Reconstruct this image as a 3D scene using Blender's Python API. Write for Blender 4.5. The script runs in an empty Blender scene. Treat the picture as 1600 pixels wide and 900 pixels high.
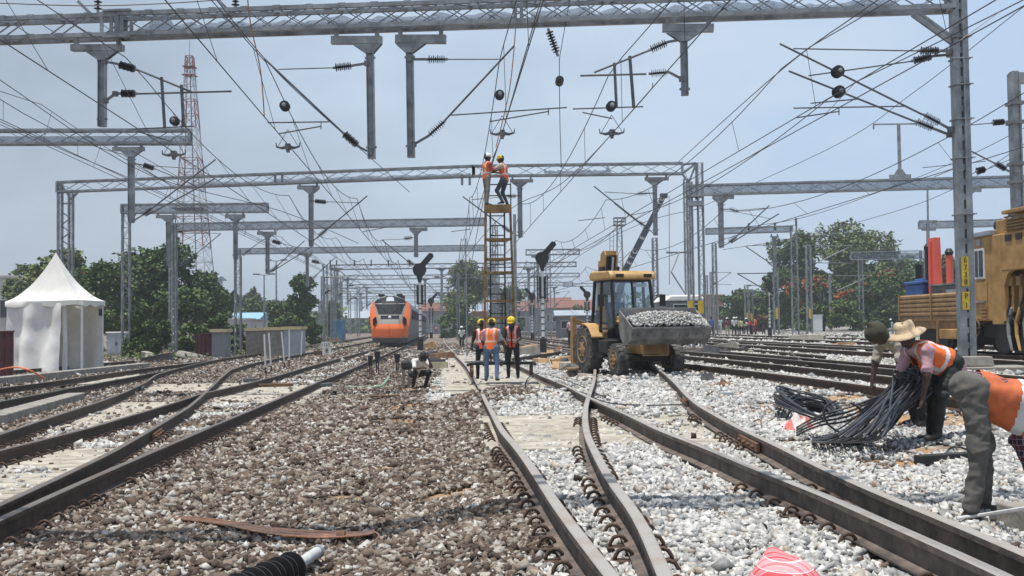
import bpy, math, random
import numpy as np
from mathutils import Vector, Matrix, noise
random.seed(7)
rng = np.random.default_rng(7)
S = bpy.context.scene
COL = S.collection
PI = math.pi
# ------------------------------------------------------------------ camera model
F = 1700.0; CZ = 1.45; ROLL = 0.0125; PITCH = math.atan(58 / 1700)
E1 = Vector((1, 0, 0)); E2 = Vector((0, -math.sin(PITCH), math.cos(PITCH))); FW = Vector((0, math.cos(PITCH), math.sin(PITCH)))
CX = E1 * math.cos(ROLL) - E2 * math.sin(ROLL); CY = E1 * math.sin(ROLL) + E2 * math.cos(ROLL)
CAM = Vector((0, 0, CZ))
def ray(px, py):
    return CX * ((px - 800) / F) + CY * ((450 - py) / F) + FW
def P(px, py, Y):
    d = ray(px, py); return CAM + d * (Y / d.y)
def sstep(a, b, x):
    t = min(1, max(0, (x - a) / (b - a))); return t * t * (3 - 2 * t)
def lerp(a, b, t): return a + (b - a) * t
def zr(x, y):                       # height of the rail tops
    near = lerp(0.17, 0.35, sstep(-1.3, 0.2, x)); near = lerp(near, 0.46, sstep(3.6, 5.4, x))
    far = lerp(-0.06, 0.42, sstep(1.5, 9, x))
    return lerp(near, far, sstep(8, lerp(36, 75, sstep(.8, 3.2, x)), y))
def gz(x, y): return zr(x, y) - 0.19   # height of the ballast
def G(px, py, dz=0.0, fn=gz):
    d = ray(px, py); z = 0.1
    for _ in range(12):
        p = CAM + d * ((z - CZ) / d.z); z = fn(p.x, p.y) + dz
    return CAM + d * ((z - CZ) / d.z)
def sc(Y): return F / Y            # pixels per metre
class Plane:
    def __init__(s, a, b):
        s.a = Vector((a[0], a[1], 0)); s.d = (Vector((b[0], b[1], 0)) - s.a).normalized(); s.n = Vector((-s.d.y, s.d.x, 0))
    def __call__(s, px, py, off=0.0):
        d = ray(px, py); t = (s.a + s.n * off - CAM).dot(s.n) / d.dot(s.n); return CAM + d * t
# ------------------------------------------------------------------ materials
MATS = {}
def mat(name, col, rough=0.6, metal=0.0, var=0.15, scale=6.0, bump=0.0, col2=None, bscale=None, detail=4, spec=0.5, coord='Object', trans=None, lo=0.35, hi=0.7, backface=False):
    if name in MATS: return MATS[name]
    m = bpy.data.materials.new(name); m.use_nodes = True; MATS[name] = m
    nt = m.node_tree; b = nt.nodes['Principled BSDF']
    b.inputs['Roughness'].default_value = rough; b.inputs['Metallic'].default_value = metal
    b.inputs['Specular IOR Level'].default_value = spec
    tc = nt.nodes.new('ShaderNodeTexCoord')
    nz = nt.nodes.new('ShaderNodeTexNoise'); nz.inputs['Scale'].default_value = scale; nz.inputs['Detail'].default_value = detail
    nz.inputs['Roughness'].default_value = 0.65
    nt.links.new(tc.outputs[coord], nz.inputs['Vector'])
    cr = nt.nodes.new('ShaderNodeValToRGB'); cr.color_ramp.elements[0].position = lo; cr.color_ramp.elements[1].position = hi
    c1 = tuple(max(0, c * (1 - var)) for c in col) + (1,); c2 = tuple(min(1, c * (1 + var)) for c in col) + (1,)
    if col2: c2 = tuple(col2) + (1,)
    cr.color_ramp.elements[0].color = c1; cr.color_ramp.elements[1].color = c2
    nt.links.new(nz.outputs['Fac'], cr.inputs['Fac']); nt.links.new(cr.outputs['Color'], b.inputs['Base Color'])
    if bump:
        n2 = nt.nodes.new('ShaderNodeTexNoise'); n2.inputs['Scale'].default_value = bscale or scale * 4; n2.inputs['Detail'].default_value = 5
        nt.links.new(tc.outputs[coord], n2.inputs['Vector'])
        bp = nt.nodes.new('ShaderNodeBump'); bp.inputs['Strength'].default_value = bump; bp.inputs['Distance'].default_value = 0.02
        nt.links.new(n2.outputs['Fac'], bp.inputs['Height']); nt.links.new(bp.outputs['Normal'], b.inputs['Normal'])
    return m
STEEL = mat('galvanised_steel', (0.26, 0.275, 0.29), 0.5, 0.3, 0.4, 2.2, 0.1, detail=8)
STEELD = mat('weathered_steel', (0.17, 0.175, 0.18), 0.55, 0.3, 0.35, 3, 0.1)
TUBEM = mat('bracket_tube_steel', (0.13, 0.135, 0.14), 0.5, 0.4, 0.3, 4)
INS = mat('dark_polymer', (0.022, 0.02, 0.022), 0.35, 0, 0.2)
WIRE = mat('wire_dark', (0.05, 0.048, 0.05), 0.5, 0.4, 0.2)
COPPER = mat('bright_copper', (0.5, 0.24, 0.13), 0.32, 0.85, 0.25, 20, col2=(0.62, 0.33, 0.2))
RAILTOP = mat('rail_head_worn', (0.40, 0.365, 0.33), 0.5, 0.05, 0.2, 3, 0.05, col2=(0.25, 0.18, 0.13), lo=0.48, hi=0.78)
RAILTOPD = mat('rail_head_dark', (0.17, 0.145, 0.125), 0.5, 0.1, 0.25, 3, 0.05, col2=(0.10, 0.065, 0.045), lo=0.42, hi=0.72)
RAILSIDEL = mat('rail_web_dusty', (0.105, 0.085, 0.075), 0.8, 0.05, 0.35, 6, 0.25, col2=(0.19, 0.145, 0.12))
RAILSIDE = mat('rail_web_rust', (0.05, 0.037, 0.03), 0.75, 0.1, 0.35, 9, 0.25, col2=(0.10, 0.058, 0.036))
RAILGREEN = mat('switch_rail_green', (0.05, 0.07, 0.062), 0.6, 0.1, 0.3, 4, 0.1)
CLIPM = mat('clip_rust', (0.075, 0.043, 0.028), 0.7, 0.2, 0.4, 12)
CONC = mat('concrete_sleeper', (0.30, 0.27, 0.215), 0.9, 0, 0.2, 3.2, 0.5, col2=(0.49, 0.45, 0.375))
CONCD = mat('weathered_concrete', (0.27, 0.25, 0.22), 0.9, 0, 0.25, 4, 0.4)
BLACK = mat('black_paint', (0.015, 0.015, 0.017), 0.5, 0, 0.3)
RUBBER = mat('dusty_tyre_rubber', (0.06, 0.059, 0.058), 0.85, 0, 0.35, 4, 0.3, col2=(0.15, 0.143, 0.133))
CABLE = mat('cable_sheath', (0.03, 0.032, 0.037), 0.42, 0, 0.3, 5, col2=(0.055, 0.058, 0.066))
WHITE = mat('white_paint', (0.74, 0.74, 0.72), 0.55, 0, 0.08, 4)
YEL = mat('loader_yellow', (0.50, 0.28, 0.085), 0.6, 0, 0.25, 2.5, 0.08, col2=(0.60, 0.39, 0.17), detail=8)
YELD = mat('dusty_loader_yellow', (0.40, 0.24, 0.10), 0.7, 0, 0.25, 4, 0.1)
BUCK = mat('worn_bucket_steel', (0.17, 0.165, 0.16), 0.65, 0.1, 0.3, 3, 0.15, col2=(0.31, 0.295, 0.28))
DARK = mat('machine_dark', (0.03, 0.029, 0.028), 0.6, 0.1, 0.4, 5)
MACH = mat('track_machine_orange', (0.40, 0.22, 0.065), 0.6, 0, 0.3, 1.6, 0.08, col2=(0.56, 0.33, 0.12), detail=9)
MACHD = mat('track_machine_dusty', (0.30, 0.185, 0.085), 0.75, 0, 0.3, 3, 0.1)
RUSTY = mat('rusty_iron', (0.16, 0.085, 0.045), 0.8, 0.1, 0.4, 6, 0.2)
LADM = mat('ladder_rust_yellow', (0.25, 0.155, 0.066), 0.7, 0.1, 0.35, 5, 0.1)
YPLATE = mat('yellow_plate', (0.62, 0.42, 0.03), 0.6, 0, 0.2, 8)
SAND = mat('orange_sand', (0.36, 0.21, 0.095), 0.95, 0, 0.25, 5, 0.6, col2=(0.46, 0.29, 0.15))
HELM_Y = mat('yellow_plastic', (0.80, 0.56, 0.02), 0.4, 0, 0.08)
HELM_W = mat('white_plastic', (0.78, 0.78, 0.78), 0.4, 0, 0.05)
SKIN = mat('dark_skin', (0.075, 0.042, 0.029), 0.55, 0, 0.15, 12)
HAIR = mat('black_hair', (0.012, 0.011, 0.011), 0.7, 0, 0.2, 30)
VEST = mat('hi_vis_orange', (0.80, 0.15, 0.028), 0.75, 0, 0.12, 9, 0.15)
VESTD = mat('faded_orange_vest', (0.52, 0.125, 0.042), 0.8, 0, 0.2, 7, 0.3, bscale=14)
VESTR = mat('hi_vis_red', (0.72, 0.10, 0.06), 0.75, 0, 0.12, 9, 0.15)
REFL = mat('reflective_tape', (0.62, 0.62, 0.64), 0.4, 0.2, 0.1, 10)
SHOE = mat('dark_shoe', (0.035, 0.03, 0.028), 0.7, 0, 0.3)
def glass_mat(name, tint=(0.75, 0.82, 0.85), gl=0.25):
    m = bpy.data.materials.new(name); m.use_nodes = True; nt = m.node_tree; nt.nodes.remove(nt.nodes['Principled BSDF'])
    o = nt.nodes['Material Output']; t = nt.nodes.new('ShaderNodeBsdfTransparent'); t.inputs[0].default_value = tint + (1,)
    g = nt.nodes.new('ShaderNodeBsdfGlossy'); g.inputs['Roughness'].default_value = 0.06; g.inputs[0].default_value = (0.9, 0.95, 1, 1)
    x = nt.nodes.new('ShaderNodeMixShader'); x.inputs[0].default_value = gl
    nt.links.new(t.outputs[0], x.inputs[1]); nt.links.new(g.outputs[0], x.inputs[2]); nt.links.new(x.outputs[0], o.inputs[0]); return m
GLASS = glass_mat('cab_glass', (0.74, 0.80, 0.82), 0.14)
DGLASS = mat('dark_window_glass', (0.03, 0.04, 0.05), 0.08, 0, 0.1)
def net_mat():
    m = mat('mesh_netting', (0.10, 0.13, 0.18), 0.8, 0, 0.2); nt = m.node_tree; b = nt.nodes['Principled BSDF']
    tc = nt.nodes.new('ShaderNodeTexCoord'); ck = nt.nodes.new('ShaderNodeTexNoise'); ck.inputs['Scale'].default_value = 90
    nt.links.new(tc.outputs['Object'], ck.inputs['Vector']); r = nt.nodes.new('ShaderNodeValToRGB')
    r.color_ramp.elements[0].position = 0.42; r.color_ramp.elements[1].position = 0.5
    r.color_ramp.elements[0].color = (0.06, 0.06, 0.06, 1); r.color_ramp.elements[1].color = (0.62, 0.62, 0.62, 1)
    nt.links.new(ck.outputs['Fac'], r.inputs[0]); nt.links.new(r.outputs[0], b.inputs['Alpha']); return m
NET = net_mat()
def plaid_mat(name, base, line1, line2, scale=9.0, rough=0.85):
    m = bpy.data.materials.new(name); m.use_nodes = True; nt = m.node_tree; b = nt.nodes['Principled BSDF']; b.inputs['Roughness'].default_value = rough
    tc = nt.nodes.new('ShaderNodeTexCoord'); sep = nt.nodes.new('ShaderNodeSeparateXYZ'); nt.links.new(tc.outputs['Object'], sep.inputs[0])
    def stripes(expr_sock, sc_, w):
        a = nt.nodes.new('ShaderNodeMath'); a.operation = 'MULTIPLY'; a.inputs[1].default_value = sc_; nt.links.new(expr_sock, a.inputs[0])
        f = nt.nodes.new('ShaderNodeMath'); f.operation = 'FRACT'; nt.links.new(a.outputs[0], f.inputs[0])
        l = nt.nodes.new('ShaderNodeMath'); l.operation = 'LESS_THAN'; l.inputs[1].default_value = w; nt.links.new(f.outputs[0], l.inputs[0]); return l.outputs[0]
    ad = nt.nodes.new('ShaderNodeMath'); ad.operation = 'ADD'; nt.links.new(sep.outputs[0], ad.inputs[0]); nt.links.new(sep.outputs[1], ad.inputs[1])
    s1 = stripes(ad.outputs[0], scale, 0.5); s2 = stripes(sep.outputs[2], scale, 0.5); s3 = stripes(ad.outputs[0], scale * 2, 0.09); s4 = stripes(sep.outputs[2], scale * 2, 0.09)
    su = nt.nodes.new('ShaderNodeMath'); su.operation = 'ADD'; nt.links.new(s1, su.inputs[0]); nt.links.new(s2, su.inputs[1])
    hf = nt.nodes.new('ShaderNodeMath'); hf.operation = 'MULTIPLY'; hf.inputs[1].default_value = 0.5; nt.links.new(su.outputs[0], hf.inputs[0])
    mx = nt.nodes.new('ShaderNodeMix'); mx.data_type = 'RGBA'; mx.inputs[6].default_value = base + (1,); mx.inputs[7].default_value = line1 + (1,); nt.links.new(hf.outputs[0], mx.inputs[0])
    mm = nt.nodes.new('ShaderNodeMath'); mm.operation = 'MAXIMUM'; nt.links.new(s3, mm.inputs[0]); nt.links.new(s4, mm.inputs[1])
    m2 = nt.nodes.new('ShaderNodeMix'); m2.data_type = 'RGBA'; m2.inputs[7].default_value = line2 + (1,); nt.links.new(mx.outputs[2], m2.inputs[6])
    k = nt.nodes.new('ShaderNodeMath'); k.operation = 'MULTIPLY'; k.inputs[1].default_value = 0.7; nt.links.new(mm.outputs[0], k.inputs[0]); nt.links.new(k.outputs[0], m2.inputs[0])
    nt.links.new(m2.outputs[2], b.inputs['Base Color']); return m
PLAID_M = plaid_mat('maroon_plaid', (0.15, 0.035, 0.055), (0.045, 0.022, 0.05), (0.55, 0.45, 0.48), 13)
PLAID_R = plaid_mat('red_white_check', (0.60, 0.30, 0.32), (0.55, 0.07, 0.085), (0.75, 0.68, 0.68), 24)
# ------------------------------------------------------------------ mesh builder
def WM(o):
    M = Matrix.LocRotScale(o.location, o.rotation_euler, o.scale)
    return WM(o.parent) @ M if o.parent else M
class MB:
    def __init__(s): s.v = []; s.f = []; s.m = []
    def add(s, vs, fs, mi=0):
        n = len(s.v); s.v += [tuple(v) for v in vs]; s.f += [tuple(i + n for i in f) for f in fs]; s.m += [mi] * len(fs); return s
    def box(s, c, d, R=None, mi=0, taper=1.0):
        vs = []
        for z in (-.5, .5):
            t = taper if z > 0 else 1
            for x, y in ((-.5, -.5), (.5, -.5), (.5, .5), (-.5, .5)):
                v = Vector((x * d[0] * t, y * d[1] * t, z * d[2]))
                if R is not None: v = R @ v
                vs.append(Vector(c) + v)
        return s.add(vs, [(3, 2, 1, 0), (4, 5, 6, 7), (0, 1, 5, 4), (1, 2, 6, 5), (2, 3, 7, 6), (3, 0, 4, 7)], mi)
    def bb(s, x0, x1, y0, y1, z0, z1, mi=0, R=None): return s.box(((x0 + x1) / 2, (y0 + y1) / 2, (z0 + z1) / 2), (x1 - x0, y1 - y0, z1 - z0), R, mi)
    def bar(s, p0, p1, w, h=None, mi=0, up=(0, 0, 1)):
        h = h or w; p0 = Vector(p0); p1 = Vector(p1); d = p1 - p0
        if d.length < 1e-6: return s
        d.normalize(); u = Vector(up)
        if abs(d.dot(u)) > 0.98: u = Vector((0, 1, 0)) if abs(d.y) < .9 else Vector((1, 0, 0))
        a = d.cross(u).normalized(); b = a.cross(d).normalized()
        vs = [p + a * (i * w / 2) + b * (j * h / 2) for p in (p0, p1) for i, j in ((-1, -1), (1, -1), (1, 1), (-1, 1))]
        return s.add(vs, [(0, 1, 2, 3), (7, 6, 5, 4), (4, 5, 1, 0), (5, 6, 2, 1), (6, 7, 3, 2), (7, 4, 0, 3)], mi)
    def tube(s, pts, r, n=6, mi=0):
        pts = [Vector(p) for p in pts]; rs = r if isinstance(r, (list, tuple)) else [r] * len(pts)
        vs = []; fs = []; a = None
        for i, p in enumerate(pts):
            d = (pts[min(i + 1, len(pts) - 1)] - pts[max(i - 1, 0)])
            if d.length < 1e-9: d = Vector((0, 0, 1))
            d.normalize()
            if a is None:
                u = Vector((0, 0, 1)) if abs(d.z) < .9 else Vector((1, 0, 0)); a = d.cross(u).normalized()
            else:
                a = a - d * a.dot(d)
                a = a.normalized() if a.length > 1e-6 else d.orthogonal().normalized()
            b = d.cross(a)
            for k in range(n):
                t = 2 * PI * k / n; vs.append(p + (a * math.cos(t) + b * math.sin(t)) * rs[i])
        for i in range(len(pts) - 1):
            for k in range(n):
                k2 = (k + 1) % n; fs.append((i * n + k, i * n + k2, (i + 1) * n + k2, (i + 1) * n + k))
        fs.append(tuple(range(n - 1, -1, -1))); fs.append(tuple((len(pts) - 1) * n + k for k in range(n)))
        return s.add(vs, fs, mi)
    def lathe(s, p0, ax, prof, n=12, mi=0):          # prof: (distance along, radius)
        p0 = Vector(p0); ax = Vector(ax).normalized(); return s.tube2([p0 + ax * t for t, r in prof], [r for t, r in prof], ax, n, mi)
    def tube2(s, pts, rs, ax, n, mi):
        u = Vector((0, 0, 1)) if abs(ax.z) < .9 else Vector((1, 0, 0)); a = ax.cross(u).normalized(); b = ax.cross(a); vs = []; fs = []
        for p, r in zip(pts, rs):
            for k in range(n):
                t = 2 * PI * k / n; vs.append(p + (a * math.cos(t) + b * math.sin(t)) * r)
        for i in range(len(pts) - 1):
            for k in range(n):
                k2 = (k + 1) % n; fs.append((i * n + k, i * n + k2, (i + 1) * n + k2, (i + 1) * n + k))
        fs.append(tuple(range(n - 1, -1, -1))); fs.append(tuple((len(pts) - 1) * n + k for k in range(n)))
        return s.add(vs, fs, mi)
    def prism(s, poly, o, ax, ay, t, mi=0):          # polygon in the (ax, ay) plane, extruded by vector t
        o = Vector(o); ax = Vector(ax); ay = Vector(ay); t = Vector(t); n = len(poly)
        vs = [o + ax * x + ay * y for x, y in poly]; vs += [v + t for v in vs]
        fs = [tuple(range(n - 1, -1, -1)), tuple(range(n, 2 * n))] + [(i, (i + 1) % n, n + (i + 1) % n, n + i) for i in range(n)]
        return s.add(vs, fs, mi)
    def ball(s, c, r, n=10, mi=0, sc_=(1, 1, 1)):
        c = Vector(c); m = max(4, n // 2 + 1); vs = []; fs = []
        for i in range(m + 1):
            ph = PI * i / m
            for k in range(n):
                t = 2 * PI * k / n; vs.append(c + Vector((math.sin(ph) * math.cos(t) * r * sc_[0], math.sin(ph) * math.sin(t) * r * sc_[1], math.cos(ph) * r * sc_[2])))
        for i in range(m):
            for k in range(n):
                k2 = (k + 1) % n; fs.append((i * n + k, (i + 1) * n + k, (i + 1) * n + k2, i * n + k2))
        return s.add(vs, fs, mi)
    def mesh(s, name, mats):
        me = bpy.data.meshes.new(name); me.from_pydata(s.v, [], s.f)
        for m in (mats if isinstance(mats, (list, tuple)) else [mats]): me.materials.append(m)
        if any(s.m): me.polygons.foreach_set('material_index', s.m)
        return me
    def build(s, name, mats, parent=None, smooth=False, local=False, bevel=0):
        if parent is not None and not local:
            Mi = WM(parent).inverted(); s.v = [tuple(Mi @ Vector(v)) for v in s.v]
        org = None
        if parent is None and s.v and not local:          # a thing that is one mesh: origin at its base
            a = np.array(s.v); org = Vector(((a[:, 0].min() + a[:, 0].max()) / 2, (a[:, 1].min() + a[:, 1].max()) / 2, a[:, 2].min()))
            s.v = [tuple(Vector(v) - org) for v in s.v]
        me = s.mesh(name, mats)
        if smooth: me.polygons.foreach_set('use_smooth', [True] * len(me.polygons))
        me.update(); o = bpy.data.objects.new(name, me); COL.objects.link(o)
        if parent is not None: o.parent = parent
        if org is not None: o.location = org
        if smooth:
            try: me.set_sharp_from_angle(angle=math.radians(smooth if smooth is not True else 40))
            except Exception: pass
        if bevel:
            b = o.modifiers.new('edge', 'BEVEL'); b.width = bevel; b.segments = 2; b.limit_method = 'ANGLE'; b.angle_limit = math.radians(40)
        return o
def tag(o, label=None, cat=None, group=None, kind=None):
    if label: o['label'] = label
    if cat: o['category'] = cat
    if group: o['group'] = group
    if kind: o['kind'] = kind
    return o
def thing(name, label, cat, loc=(0, 0, 0), rz=0, group=None):
    o = bpy.data.objects.new(name, None); COL.objects.link(o); o.location = loc; o.rotation_euler = (0, 0, rz); o.empty_display_size = .2
    return tag(o, label, cat, group)
def structure(o): o['kind'] = 'structure'; return o
def copy_tree(o, parent=None):
    c = o.copy(); COL.objects.link(c)
    if parent: c.parent = parent
    for ch in list(o.children): copy_tree(ch, c)
    return c
def text_mesh(name, txt, size, m, parent, loc, rot, thick=0.004):
    cu = bpy.data.curves.new(name, 'FONT'); cu.body = txt; cu.size = size; cu.align_x = 'CENTER'; cu.align_y = 'CENTER'; cu.extrude = thick
    t = bpy.data.objects.new(name + '_tmp', cu); COL.objects.link(t); dg = bpy.context.evaluated_depsgraph_get()
    me = bpy.data.meshes.new_from_object(t.evaluated_get(dg)); bpy.data.objects.remove(t); me.materials.clear(); me.materials.append(m)
    o = bpy.data.objects.new(name, me); COL.objects.link(o); o.parent = parent; o.location = loc; o.rotation_euler = rot; return o
def catmull(pts, n=6):
    pts = [Vector(p) for p in pts]; out = []
    for i in range(len(pts) - 1):
        a = pts[max(i - 1, 0)]; b = pts[i]; c = pts[i + 1]; d = pts[min(i + 2, len(pts) - 1)]
        for k in range(n):
            t = k / n; out.append(0.5 * ((2 * b) + (c - a) * t + (2 * a - 5 * b + 4 * c - d) * t * t + (3 * b - a - 3 * c + d) * t ** 3))
    out.append(pts[-1]); return out
# ------------------------------------------------------------------ camera, light, sky
cam = bpy.data.cameras.new('camera'); cam.lens = F / 1600 * 36; cam.sensor_width = 36; cam.clip_end = 5000; cam.clip_start = 0.1
camo = bpy.data.objects.new('camera', cam); COL.objects.link(camo)
camo.matrix_world = Matrix(((CX.x, CY.x, -FW.x, 0), (CX.y, CY.y, -FW.y, 0), (CX.z, CY.z, -FW.z, CZ), (0, 0, 0, 1)))
S.camera = camo
SUNV = Vector((-0.14, -0.07, 0.985)).normalized()
sl = bpy.data.lights.new('sun', 'SUN'); sl.energy = 4.6; sl.angle = math.radians(0.53); sl.color = (1.0, 0.96, 0.89)
so = bpy.data.objects.new('sun', sl); COL.objects.link(so); so.rotation_euler = SUNV.to_track_quat('Z', 'Y').to_euler(); so.location = (0, 0, 50)
W_ = bpy.data.worlds.new('World'); S.world = W_; W_.use_nodes = True
nt = W_.node_tree; bg = nt.nodes['Background']; out = nt.nodes['World Output']
sky = nt.nodes.new('ShaderNodeTexSky'); sky.sky_type = 'NISHITA'; sky.sun_disc = False
sky.sun_elevation = math.asin(SUNV.z); sky.sun_rotation = math.atan2(SUNV.x, SUNV.y); sky.air_density = 1.4; sky.dust_density = 3.0
nt.links.new(sky.outputs[0], bg.inputs['Color']); bg.inputs['Strength'].default_value = 0.1
bg2 = nt.nodes.new('ShaderNodeBackground'); bg2.inputs['Strength'].default_value = 1.34
tc = nt.nodes.new('ShaderNodeTexCoord'); sp = nt.nodes.new('ShaderNodeSeparateXYZ'); nt.links.new(tc.outputs['Generated'], sp.inputs[0])
nz = nt.nodes.new('ShaderNodeTexNoise'); nz.inputs['Scale'].default_value = 3.6; nz.inputs['Detail'].default_value = 8; nz.inputs['Roughness'].default_value = 0.55
mp = nt.nodes.new('ShaderNodeMapping'); mp.inputs['Scale'].default_value = (1, 1, 2.6); mp.inputs['Location'].default_value = (2.3, 0.4, 1.1)
nt.links.new(tc.outputs['Generated'], mp.inputs[0]); nt.links.new(mp.outputs[0], nz.inputs['Vector'])
ad = nt.nodes.new('ShaderNodeMath'); ad.operation = 'MULTIPLY_ADD'; ad.inputs[1].default_value = 0.8; ad.inputs[2].default_value = 0.06
nt.links.new(sp.outputs[0], ad.inputs[0])
ad2 = nt.nodes.new('ShaderNodeMath'); ad2.operation = 'ADD'; nt.links.new(ad.outputs[0], ad2.inputs[0]); nt.links.new(nz.outputs['Fac'], ad2.inputs[1])
cr = nt.nodes.new('ShaderNodeValToRGB'); e = cr.color_ramp.elements
e[0].position = 0.12; e[0].color = (0.27, 0.325, 0.405, 1); e[1].position = 0.88; e[1].color = (0.375, 0.49, 0.66, 1)
k = e.new(0.5); k.color = (0.385, 0.47, 0.585, 1); k = e.new(0.66); k.color = (0.445, 0.535, 0.65, 1)
nt.links.new(ad2.outputs[0], cr.inputs[0]); nt.links.new(cr.outputs[0], bg2.inputs['Color'])
mx = nt.nodes.new('ShaderNodeMixShader'); mx.inputs[0].default_value = 0.8
nt.links.new(bg.outputs[0], mx.inputs[1]); nt.links.new(bg2.outputs[0], mx.inputs[2]); nt.links.new(mx.outputs[0], out.inputs['Surface'])
S.view_settings.view_transform = 'Standard'; S.view_settings.look = 'None'; S.view_settings.exposure = 0.15; S.view_settings.gamma = 1.0
S.view_settings.use_curve_mapping = False
# ------------------------------------------------------------------ rails as X(Y) curves
TD = (-110 / F, 1.0)                      # the direction the tracks run
class Rail:
    def __init__(s, px, y0=2.0, y1=None, soft=0.5, z=0.0):
        pts = sorted([tuple(G(a, b, z, zr)) for a, b in px], key=lambda p: p[1])
        ys = np.array([p[1] for p in pts]); xs = np.array([p[0] for p in pts])
        s.y0 = y0 if y0 is not None else ys[0]; s.y1 = y1 if y1 is not None else ys[-1]
        sl0 = (xs[1] - xs[0]) / (ys[1] - ys[0]); n = max(-4, len(xs) - 3)
        q = np.arange(s.y0 - 3, s.y1 + 3, 0.2)
        v = np.interp(q, ys, xs); v = np.where(q < ys[0], xs[0] + (q - ys[0]) * sl0, v); v = np.where(q > ys[-1], xs[-1] + (q - ys[-1]) * TD[0], v)
        w = int(soft / 0.2 * 3) + 1; kx = np.arange(-w, w + 1) * 0.2; ker = np.exp(-(kx / max(soft, .05)) ** 2); ker /= ker.sum()
        v = np.convolve(np.pad(v, w, mode='reflect', reflect_type='odd'), ker, 'valid'); s.q = q; s.v = v; s.z = z
    def X(s, y): return np.interp(y, s.q, s.v)
    def pts(s):
        out = []; y = s.y0
        while y < s.y1:
            x = float(s.X(y)); out.append(Vector((x, y, zr(x, y) + s.z))); y += 0.35 if y < 15 else (0.8 if y < 40 else 4)
        x = float(s.X(s.y1)); out.append(Vector((x, s.y1, zr(x, s.y1) + s.z))); return out
class Straight(Rail):
    def __init__(s, px, py, y0=3.0, y1=230.0, z=0.0, slope=None):
        p = G(px, py, z, zr); k = TD[0] if slope is None else slope
        s.q = np.array([y0 - 5, y1 + 5]); s.v = p.x + (s.q - p.y) * k; s.y0 = y0; s.y1 = y1; s.z = z
R1 = Rail([(957, 900), (877, 800), (843, 747), (812, 703), (784, 673), (769, 644), (758, 624), (749, 604), (742, 591), (729, 571), (715, 558), (703, 545), (694, 535)], 2.4, 150, .9)
R2 = Rail([(1040, 900), (997, 800), (965, 767), (945, 735), (927, 700), (917, 680), (914, 657), (915, 635), (921, 615), (928, 595), (930, 578), (925, 565), (910, 553)], 2.4, 150, .8)
R3 = Rail([(1640, 930), (1553, 887), (1400, 823), (1287, 770), (1200, 740), (1100, 697), (1033, 673), (987, 650), (933, 627), (913, 617), (884, 602), (862, 593), (836, 582), (813, 572), (765, 554), (735, 543)], 2.4, 150, .8)
R4 = Rail([(1600, 863), (1493, 817), (1373, 770), (1280, 728), (1207, 691), (1163, 672), (1126, 652), (1092, 633), (1072, 616), (1058, 600), (1040, 584), (1020, 570), (985, 554)], 2.4, 150, .8)
L1 = Rail([(0, 810), (133, 750), (267, 693), (400, 637), (500, 595), (587, 560), (625, 544)], 2.4, 230, .8)
L2 = Rail([(0, 703), (137, 669), (269, 630), (313, 615), (360, 605), (480, 573), (593, 543)], 2.4, 230, .8)
L3 = Rail([(0, 787), (67, 757), (167, 710), (220, 680), (293, 637), (313, 620), (327, 607), (342, 592), (362, 576), (405, 565), (470, 553), (560, 537)], 2.4, 230, .8)
L4 = Rail([(0, 678), (86, 649), (156, 627), (196, 612), (225, 598), (244, 585), (274, 576), (318, 566), (360, 558), (450, 544), (520, 534)], 2.4, 230, .8)
L5 = Rail([(0, 627), (117, 605), (171, 595), (232, 584), (262, 579)], 2.4, None, .5)
L6 = Rail([(0, 606), (156, 585), (220, 576), (300, 567), (400, 553), (480, 541)], 2.4, 230, .5)
L7 = Rail([(0, 580), (110, 571), (210, 563)], 2.4, None, .3)
T1F = Straight(1380, 605); T1B = Straight(1402, 589); T2F = Straight(1402, 577, 12, 60); T2B = Straight(1370, 568, 12, 60)
T3F = Straight(1367, 550); T3B = Straight(1365, 541); M1F = Straight(1600, 564); M1B = Straight(1600, 556)
T4F = Straight(1360, 534, 20, 230); T4B = Straight(1360, 529, 20, 230)
NEARRAILS = [R1, R2, R3, R4, L1, L2, L3, L4, L5, L6, L7, T1F, T1B, T2F, T2B, T3F, T3B, M1F, M1B]
def GY(px, py): return G(px, py, 0).y
PATCH = []                               # exposed sleepers: (left X(y), right X(y), y0, y1, pitch, part of)
def rail_sweep(mb, pts, sc_=1.0):
    prof = [(-.036, -.005), (-.036, -.038), (-.010, -.05), (-.010, -.142), (-.075, -.160), (-.075, -.172), (.075, -.172), (.075, -.160), (.010, -.142), (.010, -.05), (.036, -.038), (.036, -.005), (.028, 0), (-.028, 0)]
    n = len(prof); vs = []
    for i, p in enumerate(pts):
        d = pts[min(i + 1, len(pts) - 1)] - pts[max(i - 1, 0)]; d.z = 0; d.normalize(); sd = Vector((d.y, -d.x, 0))
        for a, b in prof: vs.append(p + sd * a + Vector((0, 0, b)))
    fs = []; ms = []
    base = len(mb.v)
    for i in range(len(pts) - 1):
        for k in range(n):
            k2 = (k + 1) % n; fs.append((i * n + k, i * n + k2, (i + 1) * n + k2, (i + 1) * n + k)); ms.append(0 if k in (11, 12, 13) else 1)
    fs.append(tuple(range(n))); ms.append(1); fs.append(tuple((len(pts) - 1) * n + k for k in range(n))[::-1]); ms.append(1)
    mb.v += [tuple(v) for v in vs]; mb.f += [tuple(i + base for i in f) for f in fs]; mb.m += ms
def add_rail(parent, r, mats=None, label=None):
    mb = MB(); rail_sweep(mb, r.pts()); o = mb.build('rail', mats or [RAILTOP, RAILSIDE], parent)
    if label: o['label'] = label
    return o
arch = MB()
arch.tube([(0.0, 0, -.03), (0.005, 0, .03), (0.03, 0.005, .058), (0.065, 0, .066), (0.10, -.005, .05), (0.125, 0, .01), (0.125, 0, -.03)], .0155, 7)
arch.bb(-.02, .15, -.06, .06, -.035, -.012, 0)
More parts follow.
